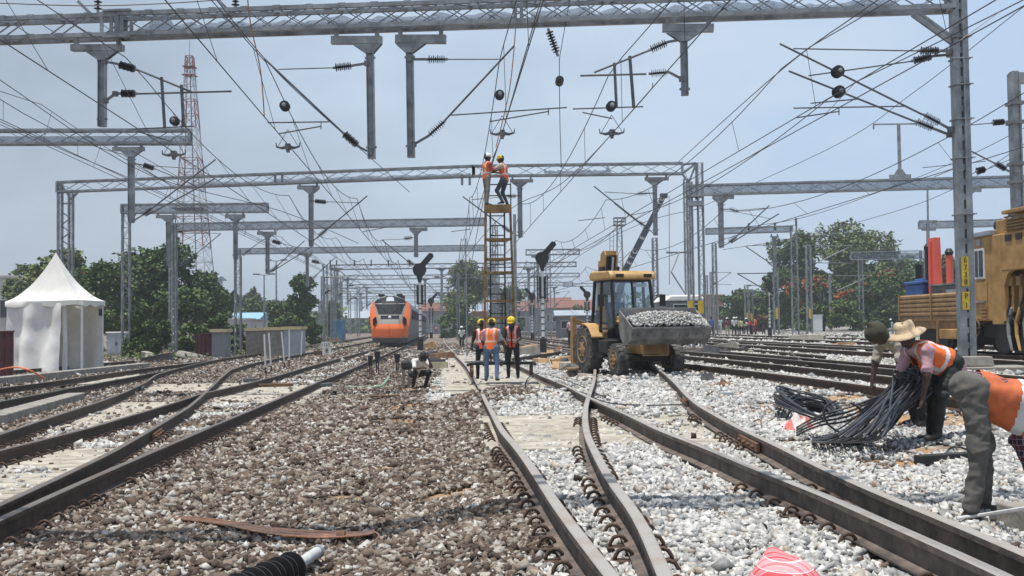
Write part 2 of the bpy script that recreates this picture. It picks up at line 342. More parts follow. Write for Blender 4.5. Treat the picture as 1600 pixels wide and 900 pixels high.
CLIPME = arch.mesh('rail_clip', CLIPM); CLIPME.polygons.foreach_set('use_smooth', [True] * len(CLIPME.polygons))
def add_clips(parent, rails, ya, yb, pitch=.33, frac=.6, cap=98, seed=1):
    rr = random.Random(seed); spots = []
    for r in rails:
        y = max(ya, r.y0)
        while y < min(yb, r.y1):
            for sd in (-1, 1):
                if noise.noise(Vector((y * .55, sd * 3 + seed, float(r.X(y)) * .3))) > -.35 + (1 - frac) * .8 - .3 * frac:
                    x = float(r.X(y)); dx = float(r.X(y + .3)) - x; spots.append((y, x, sd, math.atan2(-dx, .3)))
            y += pitch + rr.uniform(-.03, .03)
    spots.sort(); Mi = WM(parent).inverted(); rest = MB()
    for i, (y, x, sd, an) in enumerate(spots):
        M = Matrix.Translation((x, y, zr(x, y) - .170)) @ Matrix.Rotation(an + (PI if sd < 0 else 0), 4, 'Z') @ Matrix.Translation((.058, 0, 0)) @ Matrix.Scale(.76, 4)
        if i < cap:
            o = bpy.data.objects.new('rail_clip', CLIPME); COL.objects.link(o); o.parent = parent; o.matrix_local = Mi @ M
        else:
            rest.add([M @ v.co for v in CLIPME.vertices], [tuple(p.vertices) for p in CLIPME.polygons])
    if rest.v: tag(rest.build('rail_clip', CLIPM, parent, smooth=True), kind='stuff')
def add_sleepers(parent, xl, xr, y0, y1, pitch=.37, w=.325, dz=-.176, cap=100):
    y = y0; i = 0; rest = MB()
    while y < y1 and i < 200:
        a = Vector((xl(y), y, 0)); b = Vector((xr(y), y + .065 * (xr(y) - xl(y)), 0)); mb = MB() if i < cap else rest
        zm = zr((a.x + b.x) / 2, (a.y + b.y) / 2)
        for p in (a, b): p.z = zm + dz - .1
        a.x += random.uniform(-.05, .05); b.x += random.uniform(-.05, .05)
        mb.bar(a, b, w * random.uniform(.96, 1.0), .2)
        if mb is not rest: mb.build('sleeper', CONC, parent, bevel=.012)
        y += pitch; i += 1
    if rest.v: tag(rest.build('sleeper', CONC, parent), kind='stuff')
    PATCH.append((xl, xr, y0 - .15, y1))
tr = thing('railway_track', 'pale rusty turnout rails curving over the white ballast ahead of the loader', 'track', (2, 5, 0))
for r in (R1, R2, R3, R4): add_rail(tr, r, [RAILTOP, RAILSIDEL])
add_sleepers(tr, lambda y: float(R1.X(y)) - .14, lambda y: float(R4.X(y)) + .4, GY(800, 703), GY(800, 655))
add_sleepers(tr, lambda y: float(R1.X(y)) - .75 - .012 * (y - 20), lambda y: float(R3.X(y)) + .35, GY(740, 618), 62, .52, .49, -.17)
add_clips(tr, [R1, R2, R3, R4], 4.0, 15, seed=1)
tl = thing('railway_track', 'dark rusty turnout rails sweeping beside the white pagoda tent towards the orange train', 'track', (-5, 8, 0))
for r in (L3, L4, L1, L2): add_rail(tl, r, [RAILTOPD, RAILSIDE])
add_sleepers(tl, lambda y: float(L4.X(y)) - .2, lambda y: float(L3.X(y)) - .1, GY(60, 790), GY(100, 703))
add_sleepers(tl, lambda y: float(L4.X(y)) - .2, lambda y: float(L2.X(y)) - .1, GY(110, 668), GY(220, 630))
add_sleepers(tl, lambda y: float(L2.X(y)) + .1, lambda y: float(L1.X(y)) + .35, GY(360, 632), GY(480, 603), .42, .38)
add_sleepers(tl, lambda y: float(L4.X(y)) + .1, lambda y: float(L2.X(y)) - .3, GY(250, 612), GY(270, 600), .42, .38)
add_clips(tl, [L1, L2, L3, L4], 4.5, 16, seed=4)
gr = bpy.data.objects.new
t5 = thing('railway_track', 'greenish switch rails running low past the white pagoda tent', 'track', (-8, 12, 0))
add_rail(t5, L5, [RAILGREEN, RAILSIDE]); add_rail(t5, L6, [RAILTOPD, RAILSIDE])
add_sleepers(t5, lambda y: float(L6.X(y)) + .1, lambda y: float(L5.X(y)) - .15, GY(150, 600), GY(230, 585), .42, .38)
add_clips(t5, [L5], 9, 18, seed=7)
t7 = thing('rail', 'single dark rail lying along the row of sleeper ends by the tent', 'rail', (-9, 14, 0)); add_rail(t7, L7)
for (a, b, lab) in ((T1F, T1B, 'rusty track running close behind the black cable coils'), (T3F, T3B, 'rusty track across the white ballast beyond the slanting loose rail'), (M1F, M1B, 'track that carries the yellow tamping machine'), (T4F, T4B, 'distant thin track nearest the far trees beyond the white ballast')):
    t = thing('railway_track', lab, 'track', (6, 15, 0)); add_rail(t, a); add_rail(t, b)
t = thing('railway_track', 'pair of darker spare rails lying beside the track behind the cable coils', 'track', (6, 20, 0)); add_rail(t, T2F); add_rail(t, T2B)
# two more pairs far across the yard
for px, lab in ((900, 'far yard track behind the loader running under the signals'), (1060, 'far yard track beside the crowd of workers')):
    a = Straight(px, 546, 40, 230); b = Straight(px + 64, 546, 40, 230)
    t = thing('railway_track', lab, 'track', (6, 50, 0)); add_rail(t, a); add_rail(t, b)
# ------------------------------------------------------------------ ground
def v_sstep(a, b, x):
    t = np.clip((x - a) / (b - a), 0, 1); return t * t * (3 - 2 * t)
def v_zr(x, y):
    near = 0.17 + (0.35 - 0.17) * v_sstep(-1.3, 0.2, x); near = near + (0.46 - near) * v_sstep(3.6, 5.4, x)
    far = -0.06 + 0.48 * v_sstep(1.5, 9, x); s = v_sstep(8, 36 + 39 * v_sstep(.8, 3.2, x), y); return near + (far - near) * s
def v_noise(x, y, f, seed=0):
    r = np.random.default_rng(100 + seed); out = np.zeros_like(x)
    for i in range(7):
        a = r.uniform(0, 2 * PI); k = f * r.uniform(.6, 1.9); out += np.sin((x * math.cos(a) + y * math.sin(a)) * k * 2 * PI + r.uniform(0, 6.28))
    return out / 3.7
SANDS = []                               # sandy patches: centre, radii
def sand(px, py, rx, ry): p = G(px, py); SANDS.append((p.x, p.y, rx, ry))
sand(640, 636, .55, 1.3); sand(620, 659, .5, .7); sand(1195, 632, .45, .5); sand(1370, 640, .8, .9); sand(1385, 725, .42, .35); sand(1240, 690, .3, .25); sand(660, 608, .9, 1.0)
sand(540, 775, .22, .2); sand(1480, 650, .5, .6); sand(1250, 615, .5, .4); sand(1010, 566, 1.4, 1.6); sand(1305, 625, .9, .9); sand(1400, 660, .7, .9); sand(1440, 706, .5, .4); sand(1525, 662, .5, .7); sand(1210, 640, .5, .4); sand(230, 640, .6, .3); sand(700, 770, .3, .25)
MOUND = G(790, 626)
def v_h(x, y):
    h = v_zr(x, y) - .19 + .022 * v_noise(x, y, .5, 1) * (y < 60)
    d = ((x - MOUND.x) / 1.5) ** 2 + ((y - MOUND.y) / 2.6) ** 2; h = h + .24 * np.exp(-d * 1.3)
    for sx, sy, rx, ry in SANDS:
        d = ((x - sx) / rx) ** 2 + ((y - sy) / ry) ** 2; h = h + .03 * np.exp(-d)
    h = h - .05 * v_sstep(.1, .9, L4.X(y) - x) * (y < 40)
    h = h + np.where((np.abs(x) > 45), v_sstep(45, 90, np.abs(x)) * .5, 0)
    return h
def v_white(x, y):
    r1 = R1.X(y); l1 = L1.X(y); n = v_noise(x, y, .35, 2); n2 = v_noise(x, y, 1.1, 3)
    w = v_sstep(-.22, .3, x - r1 + .08 * n2 + .22 * n + .02 * np.maximum(0, 12 - y) * .5)
    w = w - .95 * np.exp(-(((x - MOUND.x) / 1.0) ** 2 + ((y - MOUND.y) / 2.4) ** 2) * 1.0)
    slab = (x > -2.9) * (x < r1 - .6) * (y > 22) * (y < 36) * (x > -1.9 - (y - 24) * .06); w = np.maximum(w, slab * .95)
    left = (x < l1 - .1)
    lw = .62 + .5 * n2 - .035 * np.abs(y - 11)
    lw = np.where(x < L4.X(y) - .1, .04 + .16 * n2, lw); lw = np.where(y > 24, .08 + .3 * (n2 > .7), lw)
    w = np.where(left, lw, w)
    mid = (x > L2.X(y)) * (x < l1) * (y > 12); w = np.where(mid, .22 + .8 * n, w)
    far = v_sstep(45, 80, y); w = w * (1 - far) + far * np.where(x > 6, .62 + .3 * n, .18 + .2 * n)
    w = np.where((x > 5) & (y > 20), np.maximum(w, .55 + .35 * n), w)
    return np.clip(w, 0, 1)
gx = np.unique(np.concatenate([np.arange(-8, 9, .16), np.arange(-24, 24, .6), np.arange(-90, 91, 4), np.array([-620, -420, -280, -180, -130, 130, 180, 280, 420, 620])]))
gy = np.unique(np.concatenate([np.arange(-2, 24, .16), np.arange(24, 60, .6), np.arange(60, 140, 4), np.array([-620, -300, -100, -40, -15, -6, 150, 180, 220, 280, 360, 460, 620])]))
def dedupe(a):
    o = [a[0]]
    for v in a[1:]:
        if v - o[-1] > .05: o.append(v)
    return np.array(o)
gx = dedupe(gx); gy = dedupe(gy); XX, YY = np.meshgrid(gx, gy); ZZ = v_h(XX, YY) - .03
me = bpy.data.meshes.new('ground'); nx, ny = len(gx), len(gy)
vs = np.stack([XX, YY, ZZ], -1).reshape(-1, 3); idx = np.arange(nx * ny).reshape(ny, nx)
fs = np.stack([idx[:-1, :-1], idx[:-1, 1:], idx[1:, 1:], idx[1:, :-1]], -1).reshape(-1, 4)
me.vertices.add(len(vs)); me.vertices.foreach_set('co', vs.ravel()); me.loops.add(fs.size); me.loops.foreach_set('vertex_index', fs.ravel())
me.polygons.add(len(fs)); me.polygons.foreach_set('loop_start', np.arange(len(fs)) * 4); me.polygons.foreach_set('loop_total', np.full(len(fs), 4)); me.polygons.foreach_set('use_smooth', np.ones(len(fs), bool))
me.update(); wa = me.attributes.new('ballast_mix', 'FLOAT', 'POINT'); wa.data.foreach_set('value', v_white(XX, YY).ravel().astype(np.float32))
sd_ = np.zeros_like(XX)
for sx, sy, rx, ry in SANDS: sd_ = np.maximum(sd_, np.clip(1.5 - np.sqrt(((XX - sx) / rx) ** 2 + ((YY - sy) / ry) ** 2) * 1.25 + .25 * v_noise(XX, YY, 1.6, 5), 0, 1))
sa = me.attributes.new('sand_mix', 'FLOAT', 'POINT'); sa.data.foreach_set('value', sd_.ravel().astype(np.float32))
m = bpy.data.materials.new('ballast_ground'); m.use_nodes = True; nt = m.node_tree; b = nt.nodes['Principled BSDF']; b.inputs['Roughness'].default_value = .95
tc = nt.nodes.new('ShaderNodeTexCoord')
def ntex(kind, scale, **kw):
    n = nt.nodes.new(kind); n.inputs['Scale'].default_value = scale; nt.links.new(tc.outputs['Object'], n.inputs['Vector']); return n
def ramp(src, *st):
    r = nt.nodes.new('ShaderNodeValToRGB'); el = r.color_ramp.elements
    while len(el) < len(st): el.new(.5)
    for q, (p_, c_) in zip(el, st): q.position = p_; q.color = tuple(c_) + (1,)
    nt.links.new(src, r.inputs[0]); return r.outputs[0]
vor = ntex('ShaderNodeTexVoronoi', 11); n1 = ntex('ShaderNodeTexNoise', .6); n1.inputs['Detail'].default_value = 6
sepc = nt.nodes.new('ShaderNodeSeparateColor'); nt.links.new(vor.outputs['Color'], sepc.inputs[0])
old = ramp(sepc.outputs[0], (0, (.06, .042, .031)), (.5, (.13, .092, .067)), (1, (.235, .18, .138)))
new = ramp(sepc.outputs[0], (0, (.12, .118, .115)), (.5, (.28, .275, .265)), (1, (.45, .445, .43)))
def mixc(f, a, c):
    x = nt.nodes.new('ShaderNodeMix'); x.data_type = 'RGBA'; nt.links.new(f, x.inputs[0]); nt.links.new(a, x.inputs[6]); nt.links.new(c, x.inputs[7]); return x.outputs[2]
at = nt.nodes.new('ShaderNodeAttribute'); at.attribute_name = 'ballast_mix'; a2 = nt.nodes.new('ShaderNodeAttribute'); a2.attribute_name = 'sand_mix'
n3 = ntex('ShaderNodeTexNoise', 9); sandc = ramp(n3.outputs[0], (.3, (.27, .15, .065)), (.7, (.42, .26, .13)))
c0 = mixc(at.outputs['Fac'], old, new); c1 = mixc(a2.outputs['Fac'], c0, sandc); nt.links.new(c1, b.inputs['Base Color'])
bp = nt.nodes.new('ShaderNodeBump'); bp.inputs['Strength'].default_value = .9; bp.inputs['Distance'].default_value = .04; nt.links.new(vor.outputs['Distance'], bp.inputs['Height']); nt.links.new(bp.outputs[0], b.inputs['Normal'])
me.materials.append(m); go = bpy.data.objects.new('ground', me); COL.objects.link(go); structure(go)
# ------------------------------------------------------------------ ballast stones (numberless, so two masses: old brown and new white)
def ico(detail=20):
    t = (1 + 5 ** .5) / 2
    v = np.array([(-1, t, 0), (1, t, 0), (-1, -t, 0), (1, -t, 0), (0, -1, t), (0, 1, t), (0, -1, -t), (0, 1, -t), (t, 0, -1), (t, 0, 1), (-t, 0, -1), (-t, 0, 1)], float); v /= np.linalg.norm(v[0])
    f = np.array([(0, 11, 5), (0, 5, 1), (0, 1, 7), (0, 7, 10), (0, 10, 11), (1, 5, 9), (5, 11, 4), (11, 10, 2), (10, 7, 6), (7, 1, 8), (3, 9, 4), (3, 4, 2), (3, 2, 6), (3, 6, 8), (3, 8, 9), (4, 9, 5), (2, 4, 11), (6, 2, 10), (8, 6, 7), (9, 8, 1)])
    return v, f
def octa():
    return np.array([(1, 0, 0), (-1, 0, 0), (0, 1, 0), (0, -1, 0), (0, 0, 1), (0, 0, -1)], float), np.array([(0, 2, 4), (2, 1, 4), (1, 3, 4), (3, 0, 4), (2, 0, 5), (1, 2, 5), (3, 1, 5), (0, 3, 5)])
def rand_rot(n):
    q = rng.normal(size=(n, 4)); q /= np.linalg.norm(q, axis=1)[:, None]; w, x, y, z = q.T
    return np.stack([1 - 2 * (y * y + z * z), 2 * (x * y - z * w), 2 * (x * z + y * w), 2 * (x * y + z * w), 1 - 2 * (x * x + z * z), 2 * (y * z - x * w), 2 * (x * z - y * w), 2 * (y * z + x * w), 1 - 2 * (x * x + y * y)], 1).reshape(n, 3, 3)
def stones(pos, size, base):
    bv, bf = base; n = len(pos); nv = len(bv)
    V = np.repeat(bv[None], n, 0) + rng.normal(scale=.26 if nv == 8 else .16, size=(n, nv, 3))
    V *= rng.uniform(.6, 1.35, size=(n, 1, 3)) * size[:, None, None]
    # break each stone along a few random planes: flat fractured faces and sharp edges
    for _ in range(2):
        d = rng.normal(size=(n, 3)); d /= np.linalg.norm(d, axis=1)[:, None]; t = np.einsum('nvk,nk->nv', V, d); lim = (rng.uniform(.30, .62, n) * size)[:, None]
        V -= np.maximum(t - lim, 0)[..., None] * d[:, None, :]
    V = np.einsum('nij,nvj->nvi', rand_rot(n), V); V[..., 2] *= .85; V += pos[:, None, :]
    Fc = (bf[None] + (np.arange(n) * nv)[:, None, None]); return V.reshape(-1, 3), Fc.reshape(-1, 3)
def mesh_tri(name, chunks, m):
    o = 0; Vs = []; Fs = []
    for v, f in chunks: Vs.append(v); Fs.append(f + o); o += len(v)
    V = np.concatenate(Vs); Fq = np.concatenate(Fs); me = bpy.data.meshes.new(name)
    me.vertices.add(len(V)); me.vertices.foreach_set('co', V.astype(np.float32).ravel()); me.loops.add(Fq.size); me.loops.foreach_set('vertex_index', Fq.astype(np.int32).ravel())
    me.polygons.add(len(Fq)); me.polygons.foreach_set('loop_start', np.arange(len(Fq), dtype=np.int32) * 3); me.polygons.foreach_set('loop_total', np.full(len(Fq), 3, np.int32)); me.update(); me.materials.append(m)
    ob = bpy.data.objects.new(name, me); COL.objects.link(ob); return ob
def stone_mat(name, stops, sc_=40):
    m = bpy.data.materials.new(name); m.use_nodes = True; nt = m.node_tree; b = nt.nodes['Principled BSDF']; b.inputs['Roughness'].default_value = .85; b.inputs['Specular IOR Level'].default_value = .3
    g = nt.nodes.new('ShaderNodeNewGeometry'); r = nt.nodes.new('ShaderNodeValToRGB'); el = r.color_ramp.elements
    while len(el) < len(stops): el.new(.5)
    for q, (p_, c_) in zip(el, stops): q.position = p_; q.color = tuple(c_) + (1,)
    nt.links.new(g.outputs['Random Per Island'], r.inputs[0]); tc = nt.nodes.new('ShaderNodeTexCoord'); n = nt.nodes.new('ShaderNodeTexNoise'); n.inputs['Scale'].default_value = sc_; n.inputs['Detail'].default_value = 4
    nt.links.new(tc.outputs['Object'], n.inputs['Vector']); mr = nt.nodes.new('ShaderNodeMapRange'); mr.inputs[1].default_value = .3; mr.inputs[2].default_value = .7; mr.inputs[3].default_value = .75; mr.inputs[4].default_value = 1.2
    nt.links.new(n.outputs[0], mr.inputs[0]); x = nt.nodes.new('ShaderNodeMix'); x.data_type = 'RGBA'; x.blend_type = 'MULTIPLY'; x.inputs[0].default_value = 1
    nt.links.new(r.outputs[0], x.inputs[6]); nt.links.new(mr.outputs[0], x.inputs[7]); nt.links.new(x.outputs[2], b.inputs['Base Color']); return m
M_NEW = stone_mat('new_ballast', [(0, (.21, .21, .21)), (.2, (.33, .328, .322)), (.5, (.455, .447, .43)), (.88, (.58, .572, .545)), (.96, (.40, .35, .29)), (1, (.25, .18, .14))])
M_OLD = stone_mat('old_ballast', [(0, (.045, .032, .025)), (.32, (.105, .073, .054)), (.56, (.168, .126, .097)), (.76, (.25, .212, .176)), (.92, (.345, .315, .275)), (1, (.47, .45, .41))])
ch_new = []; ch_old = []
def scatter(y0, y1, dens, size, base, xm=1.2, xlim=None):
    hw = .485 * y1 + xm; A = 2 * hw * (y1 - y0); n = int(A * dens)
    y = rng.uniform(y0, y1, n); x = rng.uniform(-hw, hw, n); k = np.abs(x) < .485 * y + xm; x = x[k]; y = y[k]
    keep = np.ones(len(x), bool)
    for r in NEARRAILS:
        if y0 > 24 and r not in (R1, R3, L1, L2): continue
        inr = (y > r.y0) & (y < r.y1); d = np.abs(x - r.X(y)); keep &= ~(inr & (d < (.075 if y0 < 16 else .12)))
    for xl, xr_, a, c in PATCH:
        q = (y > a) & (y < c)
        if q.any():
            ids = np.where(q)[0]; L = np.array([xl(v) for v in y[ids]]); Rr = np.array([xr_(v) for v in y[ids]])
            edge = .35 * v_noise(x[ids], y[ids], 1.0, 9); inside = (x[ids] > L + .1 * edge) & (x[ids] < Rr + .1 * edge) & (rng.random(len(ids)) > .09) & (v_noise(x[ids], y[ids], .7, 11) < 1.0)
            keep[ids[inside]] = False
    for sx, sy, rx, ry in SANDS:
        d = np.sqrt(((x - sx) / rx) ** 2 + ((y - sy) / ry) ** 2) + .25 * v_noise(x, y, 1.6, 5); keep &= ~((d < .95) & (rng.random(len(x)) > .05 + .3 * np.clip(d - .7, 0, 1)))
    x = x[keep]; y = y[keep]; s = size * .86 * np.exp(rng.normal(scale=.27, size=len(x))); z = v_h(x, y) + rng.uniform(-.35, .45, len(x)) * s - .008
    w = v_white(x, y); isn = rng.random(len(x)) < np.clip((w - .5) * 2.2 + .5, .03, .97)
    s = np.where(isn, s * 1.05, s); pos = np.stack([x, y, z], 1)
    if isn.any(): ch_new.append(stones(pos[isn], s[isn], base))
    if (~isn).any(): ch_old.append(stones(pos[~isn], s[~isn], base))
I20, O8 = ico(), octa()
B12 = (np.array([(x, y, z) for z in (-1, 1) for y in (-1, 1) for x in (-1, 1)], float) * .66, np.array([(0, 2, 1), (1, 2, 3), (4, 5, 6), (5, 7, 6), (0, 1, 4), (1, 5, 4), (2, 6, 3), (3, 6, 7), (0, 4, 2), (2, 4, 6), (1, 3, 5), (3, 7, 5)]))
scatter(3.2, 9, 1400, .0285, B12); scatter(9, 15, 850, .034, B12); scatter(15, 26, 340, .045, B12); scatter(26, 52, 95, .060, O8); scatter(52, 105, 16, .10, O8)
tag(mesh_tri('new_ballast', ch_new, M_NEW), 'pale grey-white crushed stone ballast freshly spread around the turnout rails', 'ballast', kind='stuff')
tag(mesh_tri('old_ballast', ch_old, M_OLD), 'brown old crushed stone ballast between the two turnouts', 'ballast', kind='stuff')
# ------------------------------------------------------------------ overhead line structures
def at_z(px, py, z):
    d = ray(px, py); return CAM + d * ((z - CZ) / d.z)
def lattice(mb, a, b, depth, width, pitch=.75, ch=.085, br=.036, mi=0, both=True, bottom=True, cross=False, plates=False):
    """box lattice between bottom-chord centres a and b (depth upwards)"""
    a = Vector(a); b = Vector(b); L = (b - a).length; u = (b - a) / L; sd = Vector((-u.y, u.x, 0)).normalized() * width / 2; up = Vector((0, 0, depth))
    for s_ in (sd, -sd):
        mb.bar(a + s_, b + s_, ch, ch, mi); mb.bar(a + s_ + up, b + s_ + up, ch, ch, mi)
    n = max(2, int(round(L / pitch))); st = [a + u * (L * i / n) for i in range(n + 1)]
    for k, s_ in enumerate((sd, -sd)):
        if not both and k == 0: continue
        for i in range(n):
            if (i + k) % 2 == 0 or cross: mb.bar(st[i] + s_, st[i + 1] + s_ + up, br, br * .5, mi)
            if (i + k) % 2 == 1 or cross: mb.bar(st[i] + s_ + up, st[i + 1] + s_, br, br * .5, mi)
    if bottom:
        for i in range(n):
            mb.bar(st[i] + (sd if i % 2 else -sd), st[i + 1] + (-sd if i % 2 else sd), br, br * .5, mi)
            mb.bar(st[i] + up + (sd if i % 2 else -sd), st[i + 1] + up + (-sd if i % 2 else sd), br, br * .5, mi)
    if plates:
        for p in st[1:-1]:
            for zz_ in (.0, depth):
                c_ = p - sd * (1 + .004 / width) * 1.0 + Vector((0, 0, zz_)); q_ = c_ - sd.normalized() * (ch * .5 + .006); mb.bar(q_ - u * .09, q_ + u * .09, .012, ch * 1.25, mi)
                for e_ in (-.05, .05): mb.lathe(q_ + u * e_, -sd.normalized(), [(0, .016), (.022, .016)], 6)
    for p in (a, b):
        for s_ in (sd, -sd): mb.bar(p + s_ - Vector((0, 0, ch / 2)), p + s_ + up, ch, ch, mi)
        mb.bar(p + sd, p - sd, ch, ch, mi); mb.bar(p + sd + up, p - sd + up, ch, ch, mi)
def lattice_col(mb, base, h, w0, w1=None, d=.28, leg=.075, br=.03, pitch=None, mi=0, ax=(1, 0, 0)):
    w1 = w1 or w0; ax = Vector(ax); ay = Vector((-ax.y, ax.x, 0)); base = Vector(base); pitch = pitch or w0 * 1.25; n = max(3, int(h / pitch))
    def c(sx, sy, t): return base + ax * (sx * lerp(w0, w1, t) / 2) + ay * (sy * d / 2) + Vector((0, 0, h * t))
    for sx in (-1, 1):
        for sy in (-1, 1): mb.bar(c(sx, sy, 0), c(sx, sy, 1), leg, leg, mi)
    for i in range(n):
        t0, t1 = i / n, (i + 1) / n; f = 1 if i % 2 else -1
        for sy in (-1, 1): mb.bar(c(-f, sy, t0), c(f, sy, t1), br, br * .5, mi); mb.bar(c(-1, sy, t1), c(1, sy, t1), br, br * .5, mi)
        for sx in (-1, 1): mb.bar(c(sx, -f, t0), c(sx, f, t1), br, br * .5, mi)
def channel_col(mb, base, h, w, d=.3, mi=0, ax=(1, 0, 0), gap=.35):
    """two rolled channels joined by battens, dark slots between them"""
    ax = Vector(ax); base = Vector(base); ay = Vector((-ax.y, ax.x, 0)); cw = w * .5 * (1 - gap * .42)
    for s_ in (-1, 1):
        c = base + ax * (s_ * (w - cw) / 2)
        mb.bar(c, c + Vector((0, 0, h)), cw, d, mi, up=ay)
        mb.bar(c - ay * d * .5, c - ay * d * .5 + Vector((0, 0, h)), cw * .55, .012, mi, up=ay)
    z = .3
    while z < h - .2:
        for q in (-1, 1): mb.box(base + ay * (q * d * .42) + Vector((0, 0, z)), (w * .5, .012, .14), Matrix.Rotation(math.atan2(ax.y, ax.x), 3, 'Z'), mi)
        z += .34
def insulator(mb, p0, p1, r=.1, n=8, core=.026, mi=0, mcap=1):
    p0 = Vector(p0); p1 = Vector(p1); L = (p1 - p0).length; ax = (p1 - p0) / L; c = L * .12; pr = [(c, core)]
    st = (L - 2 * c) / n
    for i in range(n):
        t = c + st * i; pr += [(t + st * .2, core), (t + st * .40, r * (1 if i % 2 == 0 else .86)), (t + st * .5, r * (1 if i % 2 == 0 else .86)), (t + st * .72, core)]
    pr.append((L - c, core)); mb.lathe(p0, ax, pr, 12, mi)
    mb.lathe(p0, ax, [(0, core * .8), (c * .2, core * 1.35), (c * 1.15, core * 1.35)], 8, mcap); mb.lathe(p0, ax, [(L - c * 1.15, core * 1.35), (L - c * .2, core * 1.35), (L, core * .8)], 8, mcap)
def drop_arm(parent, pl, head, mast, w=None, hang=True, off=0):
    x0, x1, yt, yb = head; mx0, mx1, my = mast; Y = pl(mx0, yb).y; k = Y / F; w = w or 11 * k; mb = MB(); ud = pl.d
    a = pl(x0, (yt + yb) / 2, off); b = pl(x1, (yt + yb) / 2, off); hh = abs(yb - yt) * k
    mb.bar(a, b, .16, hh); t = pl(mx0, yb, off); u = Vector((0, 0, 1)); gw = min(.42, (b - a).length * .36); g = gw * .55
    lo, hi = min(a.dot(ud), b.dot(ud)) - t.dot(ud), max(a.dot(ud), b.dot(ud)) - t.dot(ud)
    l, r = max(-gw, lo), min(gw, hi)
    for q in (-.07, .06): mb.prism([(l, 0), (r, 0), (w * .55, -g), (-w * .55, -g)], t + pl.n * q, ud, u, pl.n * .012)
    bt = pl(mx1, my, off); bt.x = lerp(t.x, bt.x, .35); bt = Vector((t.x + (bt.x - t.x), t.y, bt.z))
    mb.bar(t + u * .0, bt, w, .012, 0, up=pl.n)
    for s_ in (-1, 1): mb.bar(t + ud * (s_ * w * .47), bt + ud * (s_ * w * .47), .014, .16, 0, up=pl.n)
    mb.bar(bt, bt + u * .012, w * 1.05, .17, 0, up=pl.n)
    if hang:
        for p in (a, b): mb.bar(p + ud * (.12 if p is a else -.12) * (1 if b.dot(ud) > a.dot(ud) else -1), p + ud * (.12 if p is a else -.12) * (1 if b.dot(ud) > a.dot(ud) else -1) + u * (hh / 2 + .17), .1, .1)
    for f in (.12, .9): mb.bar(t.lerp(bt, f) - ud * w * .75, t.lerp(bt, f) + ud * w * .75, .05, .05)
    return mb.build('drop_arm', STEEL, parent)
def netting(parent, pl, a, b, d=.3, lump=None, flat=False):
    """loose plastic mesh lying in the lower half of a beam"""
    n = 60; vs = []; fs = []; rr = random.Random(int(a.x * 10)); a = Vector(a); b = Vector(b)
    for i in range(n + 1):
        p = a.lerp(b, i / n); h = d * (.35 + .75 * abs(noise.noise(Vector((i * .17, a.x, 0)))) + .25 * noise.noise(Vector((i * .6, a.y, 3))))
        if flat: h = d * (.93 + .07 * noise.noise(Vector((i * .2, a.x, 0))))
        if lump and abs(i / n - lump) < .03: h += d * .7
        for k in range(6):
            f = k / 5; vs.append(p + Vector((0, 0, .05 + h * math.sin(PI * min(1, f * 1.0)) * (1 if k < 5 else .2))) + pl.n * ((.3 if flat else 1) * lerp(-.2, .2, f) + .03 * noise.noise(Vector((i * .5, k, 1)))))
    for i in range(n):
        for k in range(5): fs.append((i * 6 + k, (i + 1) * 6 + k, (i + 1) * 6 + k + 1, i * 6 + k + 1))
    mb = MB(); mb.add(vs, fs); return mb.build('netting', NET, parent)
def cantilever(label, pl, tubes=(), ins=(), discs=(), yoke=None, off=.0, r=.024, rins=.105, group='cantilever brackets', links=()):
    k0 = tubes[0][0]; root = thing('cantilever_bracket', label, 'cantilever bracket', pl(*k0[:2], off), 0, group)
    for i, t in enumerate(tubes):
        mb = MB(); rad = t[2] if len(t) > 2 else r; mb.tube([pl(*t[0], off), pl(*t[1], off)], rad, 8); mb.build('bracket_tube', TUBEM, root, smooth=True)
    for t in links:
        mb = MB(); mb.bar(pl(*t[0], off), pl(*t[1], off), .06, .05); mb.bar(pl(*t[0], off) - pl.n * .05, pl(*t[0], off) + pl.n * .05, .12, .12); mb.build('clamp', STEELD, root)
    for p, q in ins:
        mb = MB(); insulator(mb, pl(*p, off), pl(*q, off), rins); mb.build('insulator', [INS, STEEL], root, smooth=30)
    for x, y, rr in discs:
        c = pl(x, y, off); mb = MB(); rr = rr * c.y / F; ax = (CAM - c).normalized() * -1; ax = Vector((TD[0], 1, 0)).normalized()
        pr = []; 
        for j in range(6): pr += [(-.12 + j * .04, .03), (-.115 + j * .04, rr * (1 if j % 2 else .85)), (-.105 + j * .04, rr * (1 if j % 2 else .85)), (-.095 + j * .04, .03)]
        mb.lathe(c, ax, pr, 14); mb.lathe(c, ax, [(-.2, .03), (-.19, .05), (-.12, .05)], 8, 1); mb.build('insulator', [INS, STEEL], root, smooth=30)
    if yoke:
        c = pl(*yoke, off); mb = MB(); w = .28; u = Vector((0, 0, 1))
        for s_ in (-1, 1):
            mb.tube([c, c + pl.d * s_ * w * .55 - u * .03, c + pl.d * s_ * w - u * .0, c + pl.d * s_ * w * 1.05 + u * .1], [.05, .035, .022, .012], 6)
            mb.tube([c + pl.d * s_ * w * .9, c + u * .42], .008, 5)
        mb.box(c, (.12, .16, .14)); mb.box(c - u * .09, (.07, .1, .09)); mb.build('registration_yoke', STEELD, root)
    return root
